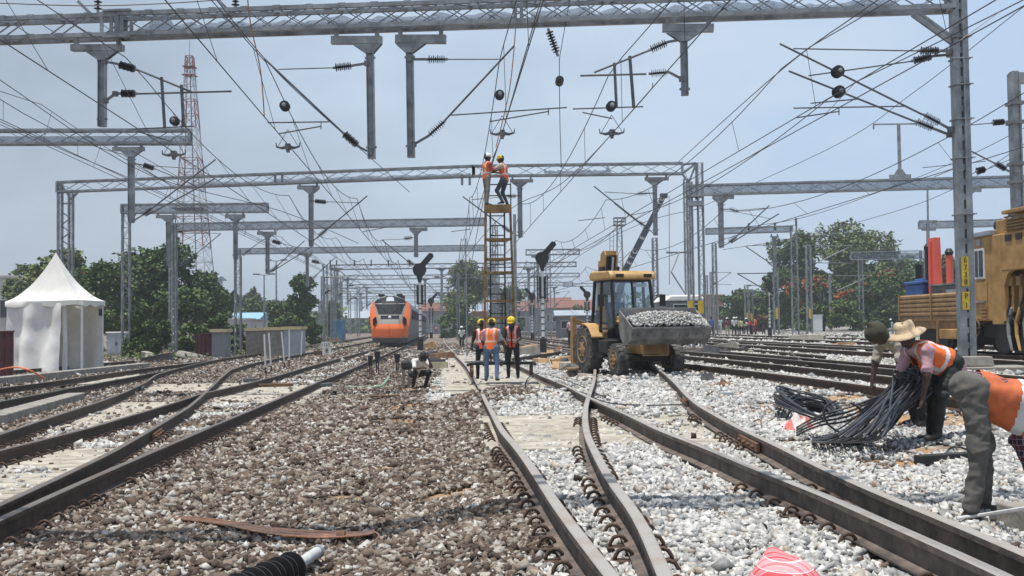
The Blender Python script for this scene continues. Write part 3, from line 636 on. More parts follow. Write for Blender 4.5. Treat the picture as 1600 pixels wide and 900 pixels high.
# --- portal A: the big gantry overhead
zA = P(1480, 14, 25).z; aR = P(1492, 13.6, 25); aL = at_z(190, 57, zA); PA = Plane(aL, aR)
A = thing('portal_gantry', 'tall lattice gantry crossing the whole top of the scene, column with yellow number plates', 'gantry', (aR.x, aR.y, gz(aR.x, aR.y)), 0, 'lattice portal gantries')
far_l = aL + (aL - aR).normalized() * 6.5; far_l.z = zA
mb = MB(); lattice(mb, aL, aR - PA.d * .1, .5, .46, .78, .1, .04, cross=True, plates=True); lattice(mb, far_l, aL - PA.d * .02, .48, .44, .75, .1, .04, plates=True)
for px in (166, 181, 197, 212, 806, 816): p = PA(px, 40); p.z = zA + .25; mb.bar(p - PA.n * .25 - Vector((0, 0, .3)), p - PA.n * .25 + Vector((0, 0, .3)), .085, .03)
for px in (190, 805):
    p = PA(px, 40)
    for zz in (-.07, .57): p.z = zA + zz; mb.bar(p - PA.d * .35 - PA.n * .24, p + PA.d * .35 - PA.n * .24, .16, .05)
mb.build('beam', STEEL, A)
netting(A, PA, PA(215, 56), PA(800, 36), .42, .07); netting(A, PA, PA(830, 35), PA(1400, 17), .36)
hA = zA + .75 - gz(aR.x, aR.y); basA = P(1503, 560, 25); basA.z = gz(aR.x, aR.y) + .3
mb = MB(); channel_col(mb, (aR.x + .07, aR.y, basA.z), hA, .34, .28, 0, PA.d)
for z in (3.3, 4.6, 5.5, 6.3, 6.9, 7.4): mb.box((aR.x + .07, aR.y, basA.z + z), (.4, .34, .035)); mb.bar((aR.x - .16, aR.y - .18, basA.z + z), (aR.x + .3, aR.y - .2, basA.z + z), .025)
mb.tube([(aR.x + .1, aR.y - .19, basA.z + 4.2), (aR.x + .1, aR.y - .19, basA.z + hA)], .018, 6); mb.build('column', STEEL, A)
mb = MB(); q = Vector((aR.x, aR.y, 0))
mb.bar(PA(1426, 22), PA(1487, 66), .11, .11); mb.bar(PA(1436, 20), PA(1491, 60), .06, .06); mb.build('knee_brace', STEEL, A)
mb = MB(); zc = gz(aR.x, aR.y)
mb.box((aR.x + .08, aR.y - .1, zc + .24), (.78, .85, .22), None, 0, .92); mb.bb(aR.x - .45, aR.x + 1.35, aR.y - .75, aR.y + .6, zc - .25, zc + .12); mb.build('foundation', CONCD, A, bevel=.02)
for (y0, y1, chars) in ((401, 447, '6738'), (456, 484, 'P1')):
    p0 = P(1496, y0, 24.8); p1 = P(1497, y1, 24.8); mb = MB(); cx = aR.x - .015
    mb.bb(cx - .075, cx + .085, aR.y - .215, aR.y - .2, p1.z, p0.z); o = mb.build('number_plate', YPLATE, A)
    for i, ch in enumerate(chars):
        zz = lerp(p0.z, p1.z, (i + .5) / len(chars)); text_mesh('plate_lettering', ch, .17, BLACK, o, Vector((cx + .01, aR.y - .218, zz)) - WM(A).translation, (PI / 2, 0, 0), .002)
    o.children[0]['label'] = 'black figures on the yellow plate'
drop_arm(A, PA, (112, 193, 70, 80), (160, 159, 198)); drop_arm(A, PA, (518, 597, 57, 69), (578, 583, 248)); drop_arm(A, PA, (618, 697, 55, 68), (640, 644, 246)); drop_arm(A, PA, (1035, 1115, 38, 50), (1068, 1071, 149))
for px, py in ((153, 20), (368, 14)):
    p = PA(px, py); mb = MB(); insulator(mb, p, p + Vector((0, 0, .55)), .1, 5); mb.bar(p - PA.d * .5 + Vector((0, 0, .3)), p - Vector((0, 0, .15)) - PA.d * .05, .1, .07, 1); mb.build('post_insulator', [INS, STEEL], A, smooth=30)
def C3(x, y): return (x / 3, y / 3)
def C3b(x, y): return (400 + x / 3, y / 3)
def C3c(x, y): return (800 + x / 3, y / 3)
def C3d(x, y): return (1200 + x / 3, y / 3)
cantilever('bracket with two upright bars on the gantry drop arm above the pagoda tent', PA, [(C3(640, 440), C3(1085, 428)), (C3(640, 325), C3(900, 432)), (C3(620, 605), C3(910, 592), .016), (C3(640, 615), C3(800, 662), .014), (C3(757, 362), C3(772, 597), .04), (C3(850, 398), C3(861, 592), .04)],
           [(C3(550, 300), C3(645, 328)), (C3(560, 438), C3(645, 439))], [C3(818, 568) + (7,)], C3(815, 722), links=[(C3(490, 288), C3(552, 300)), (C3(495, 472), C3(540, 440)), (C3(540, 440), C3(562, 438))])
cantilever('bracket sloping down to the middle drop arm, its arm pointing at the tent side', PA, [(C3b(40, 276), C3b(410, 625)), (C3b(105, 325), C3b(360, 318), .014), (C3b(55, 575), C3b(342, 571), .016), (C3b(108, 627), C3b(305, 592), .016), (C3b(305, 572), C3b(305, 606), .012)],
           [(C3b(360, 318), C3b(460, 307)), (C3b(405, 620), C3b(485, 690))], [C3b(135, 497) + (8,)], C3b(150, 688), links=[(C3b(520, 297), C3b(460, 306)), (C3b(535, 715), C3b(485, 690))])
cantilever('bracket rising towards the two linemen from the middle drop arm', PA, [(C3b(1210, 215), C3b(885, 565)), (C3b(890, 278), C3b(1137, 278), .014), ((705, 180), (886, 168), .016), ((765, 190), (858, 174), .015), ((857, 170), (857, 180), .012)],
           [(C3b(795, 278), C3b(900, 278)), (C3b(805, 640), C3b(890, 563))], [C3b(1142, 445) + (7.5,)], (785, 208), links=[(C3b(720, 278), C3b(797, 278)), (C3b(740, 677), C3b(807, 638))])
cantilever('bracket with two upright bars left of the short drop arm above the loader', PA, [(C3c(630, 347), C3c(320, 355)), (C3c(645, 236), C3c(385, 340)), (C3c(285, 511), C3c(615, 500), .016), (C3c(330, 527), C3c(470, 556), .015), (C3c(480, 295), C3c(490, 506), .035), (C3c(552, 263), C3c(571, 506), .04)],
           [(C3c(640, 237), C3c(735, 195)), (C3c(640, 346), C3c(738, 338))], [C3c(465, 498) + (8,)], C3c(468, 622), links=[(C3c(800, 185), C3c(733, 196)), (C3c(795, 370), C3c(736, 338))])
cantilever('upper twin bracket on the column with yellow number plates', PA, [(C3d(55, 205), C3d(740, 545)), (C3d(120, 228), C3d(720, 239), .016), (C3d(120, 507), C3d(637, 498), .016), (C3d(130, 552), C3d(335, 522), .015), (C3d(333, 508), C3d(333, 540), .012)],
           [(C3d(700, 238), C3d(815, 237)), (C3d(725, 535), C3d(815, 583))], [C3d(327, 336) + (9.5,)], None, links=[(C3d(850, 242), C3d(810, 237)), (C3d(855, 606), C3d(812, 582))], rins=.1)
cantilever('lower twin bracket on the column with yellow number plates', PA, [(C3d(97, 333), C3d(695, 572)), (C3d(190, 355), C3d(690, 285), .016), (C3d(200, 484), C3d(425, 464), .016)],
           [(C3d(670, 287), C3d(780, 262)), (C3d(685, 566), C3d(785, 606))], [C3d(332, 430) + (9.5,)], None, links=[(C3d(850, 256), C3d(776, 263)), (C3d(850, 632), C3d(782, 605))], off=.3, rins=.1)
# hanging jumper with insulator under beam A
root = thing('hanging_jumper', 'black insulator hanging under the gantry beam with a ball and a long jumper wire', 'jumper wire', PA(855, 45)); mb = MB(); insulator(mb, PA(856, 44), PA(872, 88), .1, 8); mb.build('insulator', [INS, STEEL], root, smooth=30)
mb = MB(); mb.tube([PA(874, 92), PA(874, 128), PA(875, 200), PA(877, 262)], .009, 5); mb.tube([PA(874, 92), PA(890, 0), PA(892, -20)], .009, 5); mb.build('jumper_wire', WIRE, root)
mb = MB(); mb.lathe(PA(874, 128) - Vector((0, .25, 0)), (0, 1, 0), [(0, .03), (.02, .1), (.1, .1), (.12, .04), (.2, .04), (.22, .1), (.32, .1), (.34, .03)], 14); mb.build('ball_insulator', INS, root, smooth=30)
# --- portal B
zB = P(1075, 271, 52).z; bR = P(1092, 270.5, 52); bL = at_z(93, 300.5, zB); PB = Plane(bL, bR)
B = thing('portal_gantry', 'long lattice portal gantry behind the two linemen with an open triangular end by the loader', 'gantry', (bR.x, bR.y, gz(bR.x, bR.y)), 0, 'lattice portal gantries')
pts = [PB(92, 300), PB(740, 275.5), PB(1066, 271.5)]; mb = MB()
lattice(mb, pts[0], pts[1], .5, .45, 1.0, .085, .045); lattice(mb, pts[1], pts[2], .5, .45, 1.0, .085, .045)
for px in (430, 441, 722, 734): p = PB(px, 280); mb.bar(p - Vector((0, 0, .3)), p + Vector((0, 0, .25)), .12, .05)
e = [PB(1066, 271.5), PB(1066, 257), PB(1088, 255), PB(1088, 312), PB(1076, 286)]
for i, j in ((1, 2), (2, 3), (0, 4), (4, 2), (0, 2)): mb.bar(e[i], e[j], .1, .1)
mb.build('beam', STEEL, B); netting(B, PB, PB(300, 294), PB(735, 276), .36); netting(B, PB, PB(850, 273), PB(955, 272), .3, .95)
mb = MB(); bz = gz(bR.x, bR.y)
for px, dx in ((1077, 0), (1094, 0)):
    p = PB(px, 300); lattice_col(mb, (p.x, p.y, bz), zB - bz + (.5 if px > 1080 else -.4), .24, .24, .24, .06, .025, .45)
p = PB(1085, 318); mb.bb(p.x - .35, p.x + .4, p.y - .3, p.y + .3, p.z - .12, p.z + .1); mb.bb(p.x - .38, p.x + .42, p.y - .32, p.y + .32, p.z + .3, p.z + .36); mb.build('column', STEEL, B)
mb = MB(); p = PB(1085, 480); mb.box((PB(1077, 480).x, p.y - .24, p.z), (.26, .05, .6)); mb.box((PB(1094, 480).x, p.y - .24, p.z), (.26, .05, .6)); mb.build('yellow_band', YPLATE, B)
mb = MB(); p0 = PB(94, 300); p1 = PB(111, 300); zl = gz(p0.x, p0.y)
for p, q in ((p0, PB(92, 284)), (p1, PB(111, 302))): lattice_col(mb, (p.x, p.y, zl), q.z - zl, .2, .2, .2, .055, .02, .6)
mb.bar(PB(111, 312), PB(123, 298), .1); mb.bar(PB(95, 286), PB(111, 312), .08); mb.bar(PB(95, 318), PB(111, 318), .08)
for y in range(330, 480, 22): mb.bar(PB(95, y), PB(110, y + 11), .05); mb.bar(PB(95, y + 22), PB(110, y + 11), .05)
mb.build('column', STEEL, B)
drop_arm(B, PB, (465, 499, 290, 296), (486, 486, 385), .22); drop_arm(B, PB, (797, 833, 280, 285), (812, 813, 371), .22); drop_arm(B, PB, (1007, 1045, 277, 282), (1023, 1024, 368), .22)
cantilever('bracket rising from the drop arm of the second gantry above the orange train', PB, [((492, 374), (574, 306)), ((505, 315), (563, 317), .018), ((567, 362), (600, 356), .018)], [((490, 314), (512, 316)), ((497, 370), (512, 357))], links=[((486, 314), (492, 314)), ((487, 377), (498, 370))], r=.032, rins=.13)
cantilever('bracket falling behind the ladder tower to the second gantry drop arm', PB, [((723, 307), (786, 354)), ((737, 312), (795, 307), .018), ((705, 362), (735, 358), .018)], [((784, 352), (798, 363)), ((792, 307), (808, 306))], links=[((812, 370), (797, 363)), ((813, 306), (806, 306))], r=.032, rins=.13)
cantilever('bracket falling towards the second gantry drop arm above the loader cab', PB, [((928, 291), (1000, 348)), ((945, 300), (998, 303), .018), ((960, 318), (1003, 352), .02), ((903, 345), (945, 340), .018)], [((994, 303), (1013, 302)), ((999, 346), (1014, 359))], links=[((1022, 302), (1012, 302)), ((1023, 366), (1013, 358))], r=.032, rins=.13)
# --- portal C (to the right edge)
zC = P(1110, 304, 61).z; cL = P(1073, 305, 61); cR = at_z(1640, 289.5, zC); PC = Plane(cL, cR)
C_ = thing('portal_gantry', 'netted gantry running from twin columns to the thick mast by the tamping machine', 'gantry', (cL.x, cL.y, gz(cL.x, cL.y)), 0, 'lattice portal gantries')
mb = MB(); lattice(mb, cL, cR, .52, .45, 1.1, .1, .05); mb.build('beam', STEEL, C_); netting(C_, PC, PC(1080, 304), PC(1590, 290.5), .5, flat=True)
mb = MB(); lattice_col(mb, (cL.x, cL.y, gz(cL.x, cL.y)), zC - gz(cL.x, cL.y) + .9, .3, .3, .28, .065, .028, .5); mb.build('column', STEEL, C_)
mb = MB(); p = PC(1625, 290); lattice_col(mb, (p.x, p.y, gz(p.x, p.y)), zC - gz(p.x, p.y) + .9, .3, .3, .28, .065, .028, .5); mb.build('column', STEEL, C_)
drop_arm(C_, PC, (1113, 1147, 305, 311), (1126, 1126, 387), .3); drop_arm(C_, PC, (1509, 1533, 294, 300), (1514, 1514, 362), .22)
mb = MB(); p = PC(1403, 268); u = Vector((0, 0, 1)); mb.bar(PC(1390, 277), PC(1423, 276), .2, .25); mb.tube([PC(1406, 275), PC(1404, 194)], .1, 8); mb.bar(PC(1364, 194.5), PC(1431, 193.5), .06, .08); mb.bar(PC(1365, 194), PC(1365, 202), .07, .07)
mb.prism([(-.35, 0), (.35, 0), (.12, .35), (-.12, .35)], PC(1406, 274) - PC.n * .06, PC.d, u, PC.n * .12); mb.build('top_mast', STEEL, C_)
cantilever('bracket rising from the first drop arm behind the column pair beside the loader', PC, [((1142, 378), (1202, 321)), ((1150, 329), (1196, 325), .02), ((1142, 380), (1217, 334)), ((1150, 331), (1205, 342), .016)], [((1139, 326), (1154, 331)), ((1138, 379), (1152, 369))], links=[((1127, 327), (1140, 327)), ((1126, 386), (1140, 379))], r=.034, rins=.16)
# --- heavy mast on the right edge
PM = Plane((14.2, 32.0), (16.0, 32.0)); p = P(1590, 335, 32.5); gm = gz(p.x, p.y); zt = P(1590, 112, 32.5).z
Mm = thing('catenary_mast', 'thick steel mast rising behind the orange tamping machine roof', 'mast', (p.x, p.y, gm), 0, 'catenary masts'); mb = MB()
mb.bar((p.x, p.y, gm), (p.x, p.y, zt), .18, .28, 0, up=(0, 1, 0)); mb.bar((p.x + .1, p.y, gm), (p.x + .1, p.y, zt - .05), .05, .36, 0, up=(0, 1, 0)); mb.bar((p.x - .1, p.y, gm), (p.x - .1, p.y, zt - .05), .05, .36, 0, up=(0, 1, 0)); mb.bar((p.x, p.y, zt - .2), (p.x + .9, p.y, zt - .2), .3, .3); mb.build('mast_post', STEEL, Mm)
for z in (160, 190, 255, 283): q = P(1590, z, 32.3); mb = MB(); mb.box((p.x, p.y - .02, q.z), (.4, .45, .1)); mb.build('clamp', STEELD, Mm)
cantilever('bracket reaching from the thick mast behind the tamping machine', PM, [((1555, 192), (1508, 196), .016), ((1505, 230), (1556, 256)), ((1442, 262), (1540, 252), .012), ((1460, 276), (1490, 264), .012)], [((1549, 192), (1572, 190)), ((1554, 254), (1574, 266))], [], links=[((1588, 187), (1571, 190)), ((1588, 272), (1573, 266))], rins=.1)
root = thing('stay_insulator', 'single black insulator in the wire beside the thick mast', 'insulator', PM(1532, 267)); mb = MB(); insulator(mb, PM(1524, 268), PM(1541, 264), .11, 6); mb.build('insulator_body', [INS, STEEL], root, smooth=30)
mb = MB(); mb.tube([PM(1515, 275), PM(1525, 268)], .012, 5); mb.tube([PM(1541, 265), PM(1588, 245)], .012, 5); mb.build('stay_wire', WIRE, root)
# --- left boom D, booms E, F, G
def boom(label, Y, xl, yl, xr, yr, depth, cols=(), arms=(), net=True, pitch=.9, ext=0):
    z = P(xr, yr, Y).z; r = P(xr, yr, Y); l = at_z(xl, yl, z)
    if abs(l.y - r.y) > 14: l = P(xl, yl, Y + 4); 
    l.z = z; pl = Plane(l, r); b0 = P((xl + xr) / 2, yl, Y); t = thing('portal_gantry', label, 'gantry', (l.x, l.y, gz(l.x, l.y)), 0, 'lattice portal gantries')
    mb = MB(); l2 = l - pl.d * ext; lattice(mb, l2, r, depth, .42, pitch, .09, .045); mb.build('beam', STEEL, t)
    if net: netting(t, pl, l2, r, depth * (.55 if Y < 50 else .85), flat=True)
    for cx, ytop, w, kind in cols:
        p = pl(cx, yr); g_ = gz(p.x, p.y); mb = MB(); h = pl(cx, ytop).z - g_
        if kind == 'lat': lattice_col(mb, (p.x, p.y, g_), h, w * 1.1, w, .26, .07, .035, w * 1.5)
        else: channel_col(mb, (p.x, p.y, g_), h, w, .25)
        mb.build('column', STEEL, t)
    for head, mast, w in arms: drop_arm(t, pl, head, mast, w)
    return t, pl
D, PD = boom('cut-off lattice boom ending in front of the red and white tower', 42, -60, 225, 297, 224, .5, [(-45, 215, .4, 'lat')], [((176, 226, 230, 236), (205, 206, 347), .24)])
cantilever('twin bracket crossing in front of the red and white tower from the boom drop arm', PD, [((225, 335), (337, 249)), ((228, 337), (336, 279)), ((238, 259), (308, 264), .016), ((238, 262), (308, 291), .018), ((205, 235), (320, 300), .012)], [((222, 257), (243, 264)), ((222, 337), (240, 323))], links=[((207, 255), (224, 258)), ((207, 346), (223, 336))], off=-.2, r=.03, rins=.12)
Eb, PE = boom('shorter boom over the trees carried by the lattice column behind the location cabinet', 66, 191, 333, 418, 331, .5, [(197, 322, .42, 'lat')], [((244, 274, 336, 341), (263, 263, 415), .26), ((352, 383, 335, 341), (368, 368, 405), .26)])
for cx, yt in ((372, 400), (273, 350)):
    p = PE(cx, 500); t = thing('catenary_mast', 'slim lattice mast below the shorter boom, ' + ('by the pale low huts' if cx > 300 else 'in front of the dark tree crown'), 'mast', (p.x, p.y, gz(p.x, p.y)), 0, 'catenary masts'); mb = MB(); lattice_col(mb, (p.x, p.y, gz(p.x, p.y)), PE(cx, yt).z - gz(p.x, p.y), .34 if cx > 300 else .2, None, .3, .07, .03); mb.build('mast_post', STEEL, t)
Fb, PF = boom('netted boom running behind the ladder tower from the twin posts by the dark tree', 78, 287, 360, 757, 352, .5, [(267, 345, .3, 'ch'), (770, 345, .35, 'lat')], [((640, 668, 356, 361), (650, 650, 402), .28), ((402, 432, 362, 367), (418, 418, 428), .28)], ext=1)
cantilever('slanting bracket beside the twin posts at the end of the netted boom', PF, [((283, 362), (345, 365), .02), ((290, 410), (345, 365))], [((270, 358), (288, 362)), ((280, 416), (296, 404))], r=.035, rins=.16)
cantilever('twin bracket above the round tree left of the orange train', PF, [((424, 424), (476, 376)), ((426, 424), (489, 384)), ((436, 379), (470, 388), .02)], [((424, 376), (440, 381)), ((421, 426), (436, 413))], r=.035, rins=.17)
cantilever('falling bracket above the train roof on the netted boom', PF, [((597, 375), (638, 409)), ((600, 375), (640, 373), .02)], [((635, 406), (648, 415)), ((630, 373), (646, 371))], r=.035, rins=.17)
Gb, PG = boom('long thin netted boom low over the train roof from the mast by the low huts', 105, 376, 397, 757, 391.5, .52, [(372, 388, .42, 'lat'), (764, 385, .4, 'lat')], [((467, 488, 396, 399), (480, 480, 448), .3)], ext=.6)
cantilever('bracket with black insulators over the round tree by the small sign', PG, [((392, 388), (445, 352)), ((494, 430), (524, 402)), ((486, 410), (506, 413), .025)], [((378, 400), (394, 387)), ((486, 407), (500, 411)), ((484, 440), (496, 428))], r=.04, rins=.2)
# --- receding portals behind the train
OLX = [(-3.6, .9), (.25, -.9), (3.5, .9)]
def far_portal(label, Y, y_bot, xl, xr, cols, arms, ztop=None):
    z = P(620, y_bot, Y).z; l = P(xl, y_bot, Y); r = P(xr, y_bot, Y); l.z = r.z = z; pl = Plane(l, r); t = thing('portal_gantry', label, 'gantry', (l.x, Y, gz(l.x, Y)), 0, 'lattice portal gantries')
    mb = MB(); lattice(mb, l, r, .55, .42, 1.3, .11, .07); mb.build('beam', STEELD, t)
    for cx in cols:
        p = pl(cx, y_bot); mb = MB(); g_ = gz(p.x, p.y); lattice_col(mb, (p.x, p.y, g_), z + .6 - g_, .5, .45, .35, .11, .06, .7); mb.build('column', STEEL, t)
    for cx, sg in arms:
        p = pl(cx, y_bot); mb = MB(); mb.bar(p - pl.d * .7, p + pl.d * .7, .2, .2); mb.bar(p, p - Vector((0, 0, 3.9)), .28, .2); mb.prism([(-.45, 0), (.45, 0), (.14, -.4), (-.14, -.4)], p - pl.n * .05, pl.d, Vector((0, 0, 1)), pl.n * .1)
        mb.build('drop_arm', STEEL, t)
        c = thing('cantilever_bracket', 'small far bracket hanging from one of the receding gantries behind the train', 'cantilever bracket', p - Vector((0, 0, 3.6)), 0, 'far cantilever brackets'); a = p - Vector((0, 0, 3.5)); b = p + pl.d * sg * 2.8 - Vector((0, 0, .7))
        mb = MB(); mb.tube([a, b], .04, 6); mb.tube([p - Vector((0, 0, 1)), b - pl.d * sg * .2], .03, 6); mb.tube([a.lerp(b, .4), a.lerp(b, .4) + pl.d * sg * 1.6], .025, 6); mb.build('bracket_tube', TUBEM, c)
        for q0, q1 in ((a.lerp(b, .05), a.lerp(b, .25)), (p - Vector((0, 0, 1)) + pl.d * sg * .2, p - Vector((0, 0, 1)) + pl.d * sg * .9)): mb = MB(); insulator(mb, q0, q1, .19, 4, .07); mb.build('insulator', [INS, STEEL], c)
    return t, pl
H_, PH = far_portal('receding gantry with post insulators on top beside the round tree', 133, 420, 516, 900, (508, 520, 770, 838), [(527, 1), (690, -1), (826, 1)])
for px in (516, 526, 554, 580, 607, 640): p = PH(px, 416); mb = MB(); insulator(mb, p, p + Vector((0, 0, .8)), .12, 3, .07); mb.build('post_insulator', [INS, STEEL], H_)
far_portal('second receding gantry just above the train roof', 163, 436, 536, 905, (530, 778, 846), [(543, 1), (664, -1), (845, 1)])
far_portal('third receding gantry crossing behind the signal post', 195, 449, 508, 895, (512, 740, 852), [(573, 1), (700, -1), (866, 1)])
far_portal('fourth receding gantry at the train window height', 230, 458, 512, 760, (546, 726, 755), [(564, 1), (690, -1)])
far_portal('fifth receding gantry, thin and hazy', 275, 466, 530, 780, (556, 740), [(600, 1), (705, -1)])
far_portal('faintest receding gantry near the footbridge', 330, 474, 540, 760, (565, 735), [(612, 1), (705, -1)])
far_portal('short boom stub beside the tall black signal', 118, 401, 822, 905, (856,), [(840, 1)])
far_portal('hazy gantry ending beside the loader cab', 215, 451, 880, 935, (931,), [])
# right side booms
RB, PRB = boom('boom with dark insulators on top in front of the tall tree', 87, 1103, 366, 1238, 362, .45, [(1240, 352, .45, 'lat')], [((1203, 1217, 369, 371), (1210, 1210, 425), .3)], net=True)
for px, y in ((1170, 361), (1211, 360), (1244, 353)): p = PRB(px, y); mb = MB(); insulator(mb, p, p + Vector((0, 0, .65)), .13, 4, .06); mb.build('post_insulator', [INS, STEEL], RB)
cantilever('thin bracket with insulators left of the lattice mast before the tall tree', PRB, [((1165, 385), (1203, 411)), ((1167, 384), (1200, 383), .025)], [((1196, 383), (1207, 382)), ((1199, 409), (1209, 417))], r=.04, rins=.16)
RC, PRC = boom('dark boom in front of the red-flowered trees', 126, 1330, 406, 1440, 404, .9, [(1344, 398, .45, 'lat'), (1441, 392, .5, 'lat')], [])
cantilever('pale bracket hanging before the red-flowered trees', PRC, [((1395, 413), (1433, 428), .05), ((1396, 411), (1431, 400), .04), ((1385, 422), (1428, 424), .04)], [], r=.04)
RD, PRD = boom('short boom with a flat-topped post beside the column with number plates', 85, 1436, 357, 1572, 353, .5, [], [], net=True)
mb = MB(); mb.bar(PRD(1450, 349), PRD(1450, 385), .2, .2); mb.bar(PRD(1436, 346), PRD(1464, 346), .25, .2); mb.bar(PRD(1440, 359), PRD(1462, 359), .25, .15); mb.bar(PRD(1449, 290), PRD(1450, 346), .12, .12); mb.bar(PRD(1457, 385), PRD(1457, 500), .2, .2); mb.build('drop_arm', STEEL, RD)
def far_mast(label, px, ytop, Y, w=.4, kind='lat', arm=None, m=None, band=True):
    p = P(px, 500, Y); g_ = gz(p.x, p.y); h = P(px, ytop, Y).z - g_; t = thing('catenary_mast', label, 'mast', (p.x, p.y, g_), 0, 'catenary masts'); mb = MB()
    if kind == 'lat': lattice_col(mb, (p.x, p.y, g_), h, w, w * .85, .35, .1, .05, w * 1.25)
    else: mb.bar((p.x, p.y, g_), (p.x, p.y, g_ + h), w * .5, w * .5)
    mb.build('mast_post', m or STEEL, t); mb = MB(); mb.box((p.x, p.y - .23, g_ + 2.0), (w * .5, .03, 1.0))
    if band: mb.build('yellow_band', YPLATE, t)
    if arm:
        s_, L = arm; a = Vector((p.x, p.y, g_ + h)); mb = MB(); mb.tube([a - Vector((0, 0, .1)), a + Vector((s_ * L, 0, -.1))], .05, 5); mb.tube([a - Vector((0, 0, 2.2)), a + Vector((s_ * L, 0, -.1))], .055, 5); mb.tube([a + Vector((s_ * .8, 0, -1.8)), a + Vector((s_ * L, 0, -1.9))], .04, 5); mb.build('bracket_tube', TUBEM, t)
        for q in (-.1, -2.0): mb = MB(); insulator(mb, a + Vector((s_ * .1, 0, q)), a + Vector((s_ * .8, 0, q + (.5 if q < -1 else 0))), .16, 4, .06); mb.build('insulator', [INS, STEEL], t)
    return t
far_mast('pale lattice mast in front of the tallest tree', 1265, 383, 110, .5, arm=(1, 4.5)); far_mast('slim lattice mast beside the crowd of workers', 1167, 445, 150, .5, arm=(1, 3)); far_mast('heavier lattice mast close behind the crowd', 1174, 452, 160, .6)
far_mast('lattice mast just beyond the red-flowered crown', 1213, 425, 100, .45, arm=(-1, 3.5)); far_mast('plain post beside the white trackside box', 1298, 430, 130, .5, 'bar', arm=(1, 5)); far_mast('thin post in the tree shadow near the white trackside box', 1281, 432, 140, .35, arm=(-1, 4)); far_mast('thin post between lattice masts in front of the tallest tree', 1288, 440, 150, .3, 'bar')
far_mast('pale mast behind the loader cab with isolators on its shoulder', 1025, 372, 75, .34); far_mast('galvanised post standing beside the ladder tower', 806, 335, 52, .3, 'bar', band=False); far_mast('lattice mast seen through the ladder tower', 775, 352, 88, .45, band=False); far_mast('slender post with a flat top by the ladder tower', 729, 372, 60, .12, 'bar', band=False)
for i, (px, yt, Y, w) in enumerate(((505, 432, 125, .4), (523, 432, 140, .42), (533, 440, 160, .4), (560, 450, 190, .45), (716, 425, 140, .3), (728, 440, 170, .35), (790, 470, 120, .4), (797, 440, 135, .4), (806, 455, 150, .4), (815, 478, 165, .45), (823, 440, 140, .4), (838, 432, 120, .4), (830, 470, 200, .5), (690, 455, 210, .4), (745, 440, 200, .4), (500, 470, 150, .3), (1118, 380, 96, .35), (1105, 430, 140, .3), (1112, 425, 160, .3))):
    far_mast(('one of the crowded masts beside the ladder tower', 'mast in the thicket of steel behind the train', 'slim mast beyond the boom by the loader bucket')[0 if 700 < px < 840 else (2 if px > 1000 else 1)] + ', ' + ('%s one counted from the tent side' % ['first', 'second', 'third', 'fourth', 'fifth', 'sixth', 'seventh', 'eighth', 'ninth', 'tenth', 'eleventh', 'twelfth', 'thirteenth', 'fourteenth', 'fifteenth', 'sixteenth', 'seventeenth', 'eighteenth', 'nineteenth'][i]), px, yt, Y, w, arm=None if i % 3 else ((-1) ** i, 3), band=False)
# light tower with platform
p = P(970, 500, 150); t = thing('light_tower', 'lattice floodlight tower with caged platform behind the loader cab roof', 'light tower', (p.x, p.y, gz(p.x, p.y))); mb = MB(); h = P(970, 352, 150).z - gz(p.x, p.y); lattice_col(mb, (p.x, p.y, gz(p.x, p.y)), h, 1.1, .6, .8, .12, .07); mb.build('tower_frame', STEEL, t)
mb = MB(); 
for dz in (0, .5, 1.0): mb.bar((p.x - .8, p.y - .6, gz(p.x, p.y) + h + dz), (p.x + .8, p.y - .6, gz(p.x, p.y) + h + dz), .12); mb.bar((p.x - .8, p.y + .6, gz(p.x, p.y) + h + dz), (p.x + .8, p.y + .6, gz(p.x, p.y) + h + dz), .12)
for dx in (-.8, -.3, .3, .8): mb.bar((p.x + dx, p.y - .6, gz(p.x, p.y) + h), (p.x + dx, p.y - .6, gz(p.x, p.y) + h + 1), .12)
mb.bb(p.x - .8, p.x + .8, p.y - .6, p.y + .6, gz(p.x, p.y) + h - .1, gz(p.x, p.y) + h + .02); mb.build('platform_cage', STEELD, t)
mb = MB(); zt_ = gz(p.x, p.y) + h - 1
for dx in (-1.6, -1.1): mb.bar((p.x + dx, p.y, 2), (p.x + dx + .3, p.y, zt_), .08)
for k in range(16): zz_ = 2.4 + k * .7; f_ = .3 * (zz_ - 2) / (zt_ - 2); mb.bar((p.x - 1.6 + f_, p.y, zz_), (p.x - 1.1 + f_, p.y, zz_), .07)
mb.build('ladder', STEEL, t)
# the beam that shades the ballast close to the camera: another portal crossing almost overhead
zz = 8.2; N = thing('portal_gantry', 'lattice gantry crossing almost straight above the viewer', 'gantry', (14, 5, .2), 0, 'lattice portal gantries')
mb = MB(); NA = Vector((-13, 6.95, zz)); NB_ = Vector((14, 7.55, zz)); lattice(mb, NA, NB_, .5, .34, .8, .1, .05); mb.build('beam', STEEL, N); netting(N, Plane(NA, NB_), NA, NB_, .4)
for p in (NA, NB_): mb = MB(); lattice_col(mb, (p.x, p.y, 0), zz, .4); mb.build('column', STEEL, N)
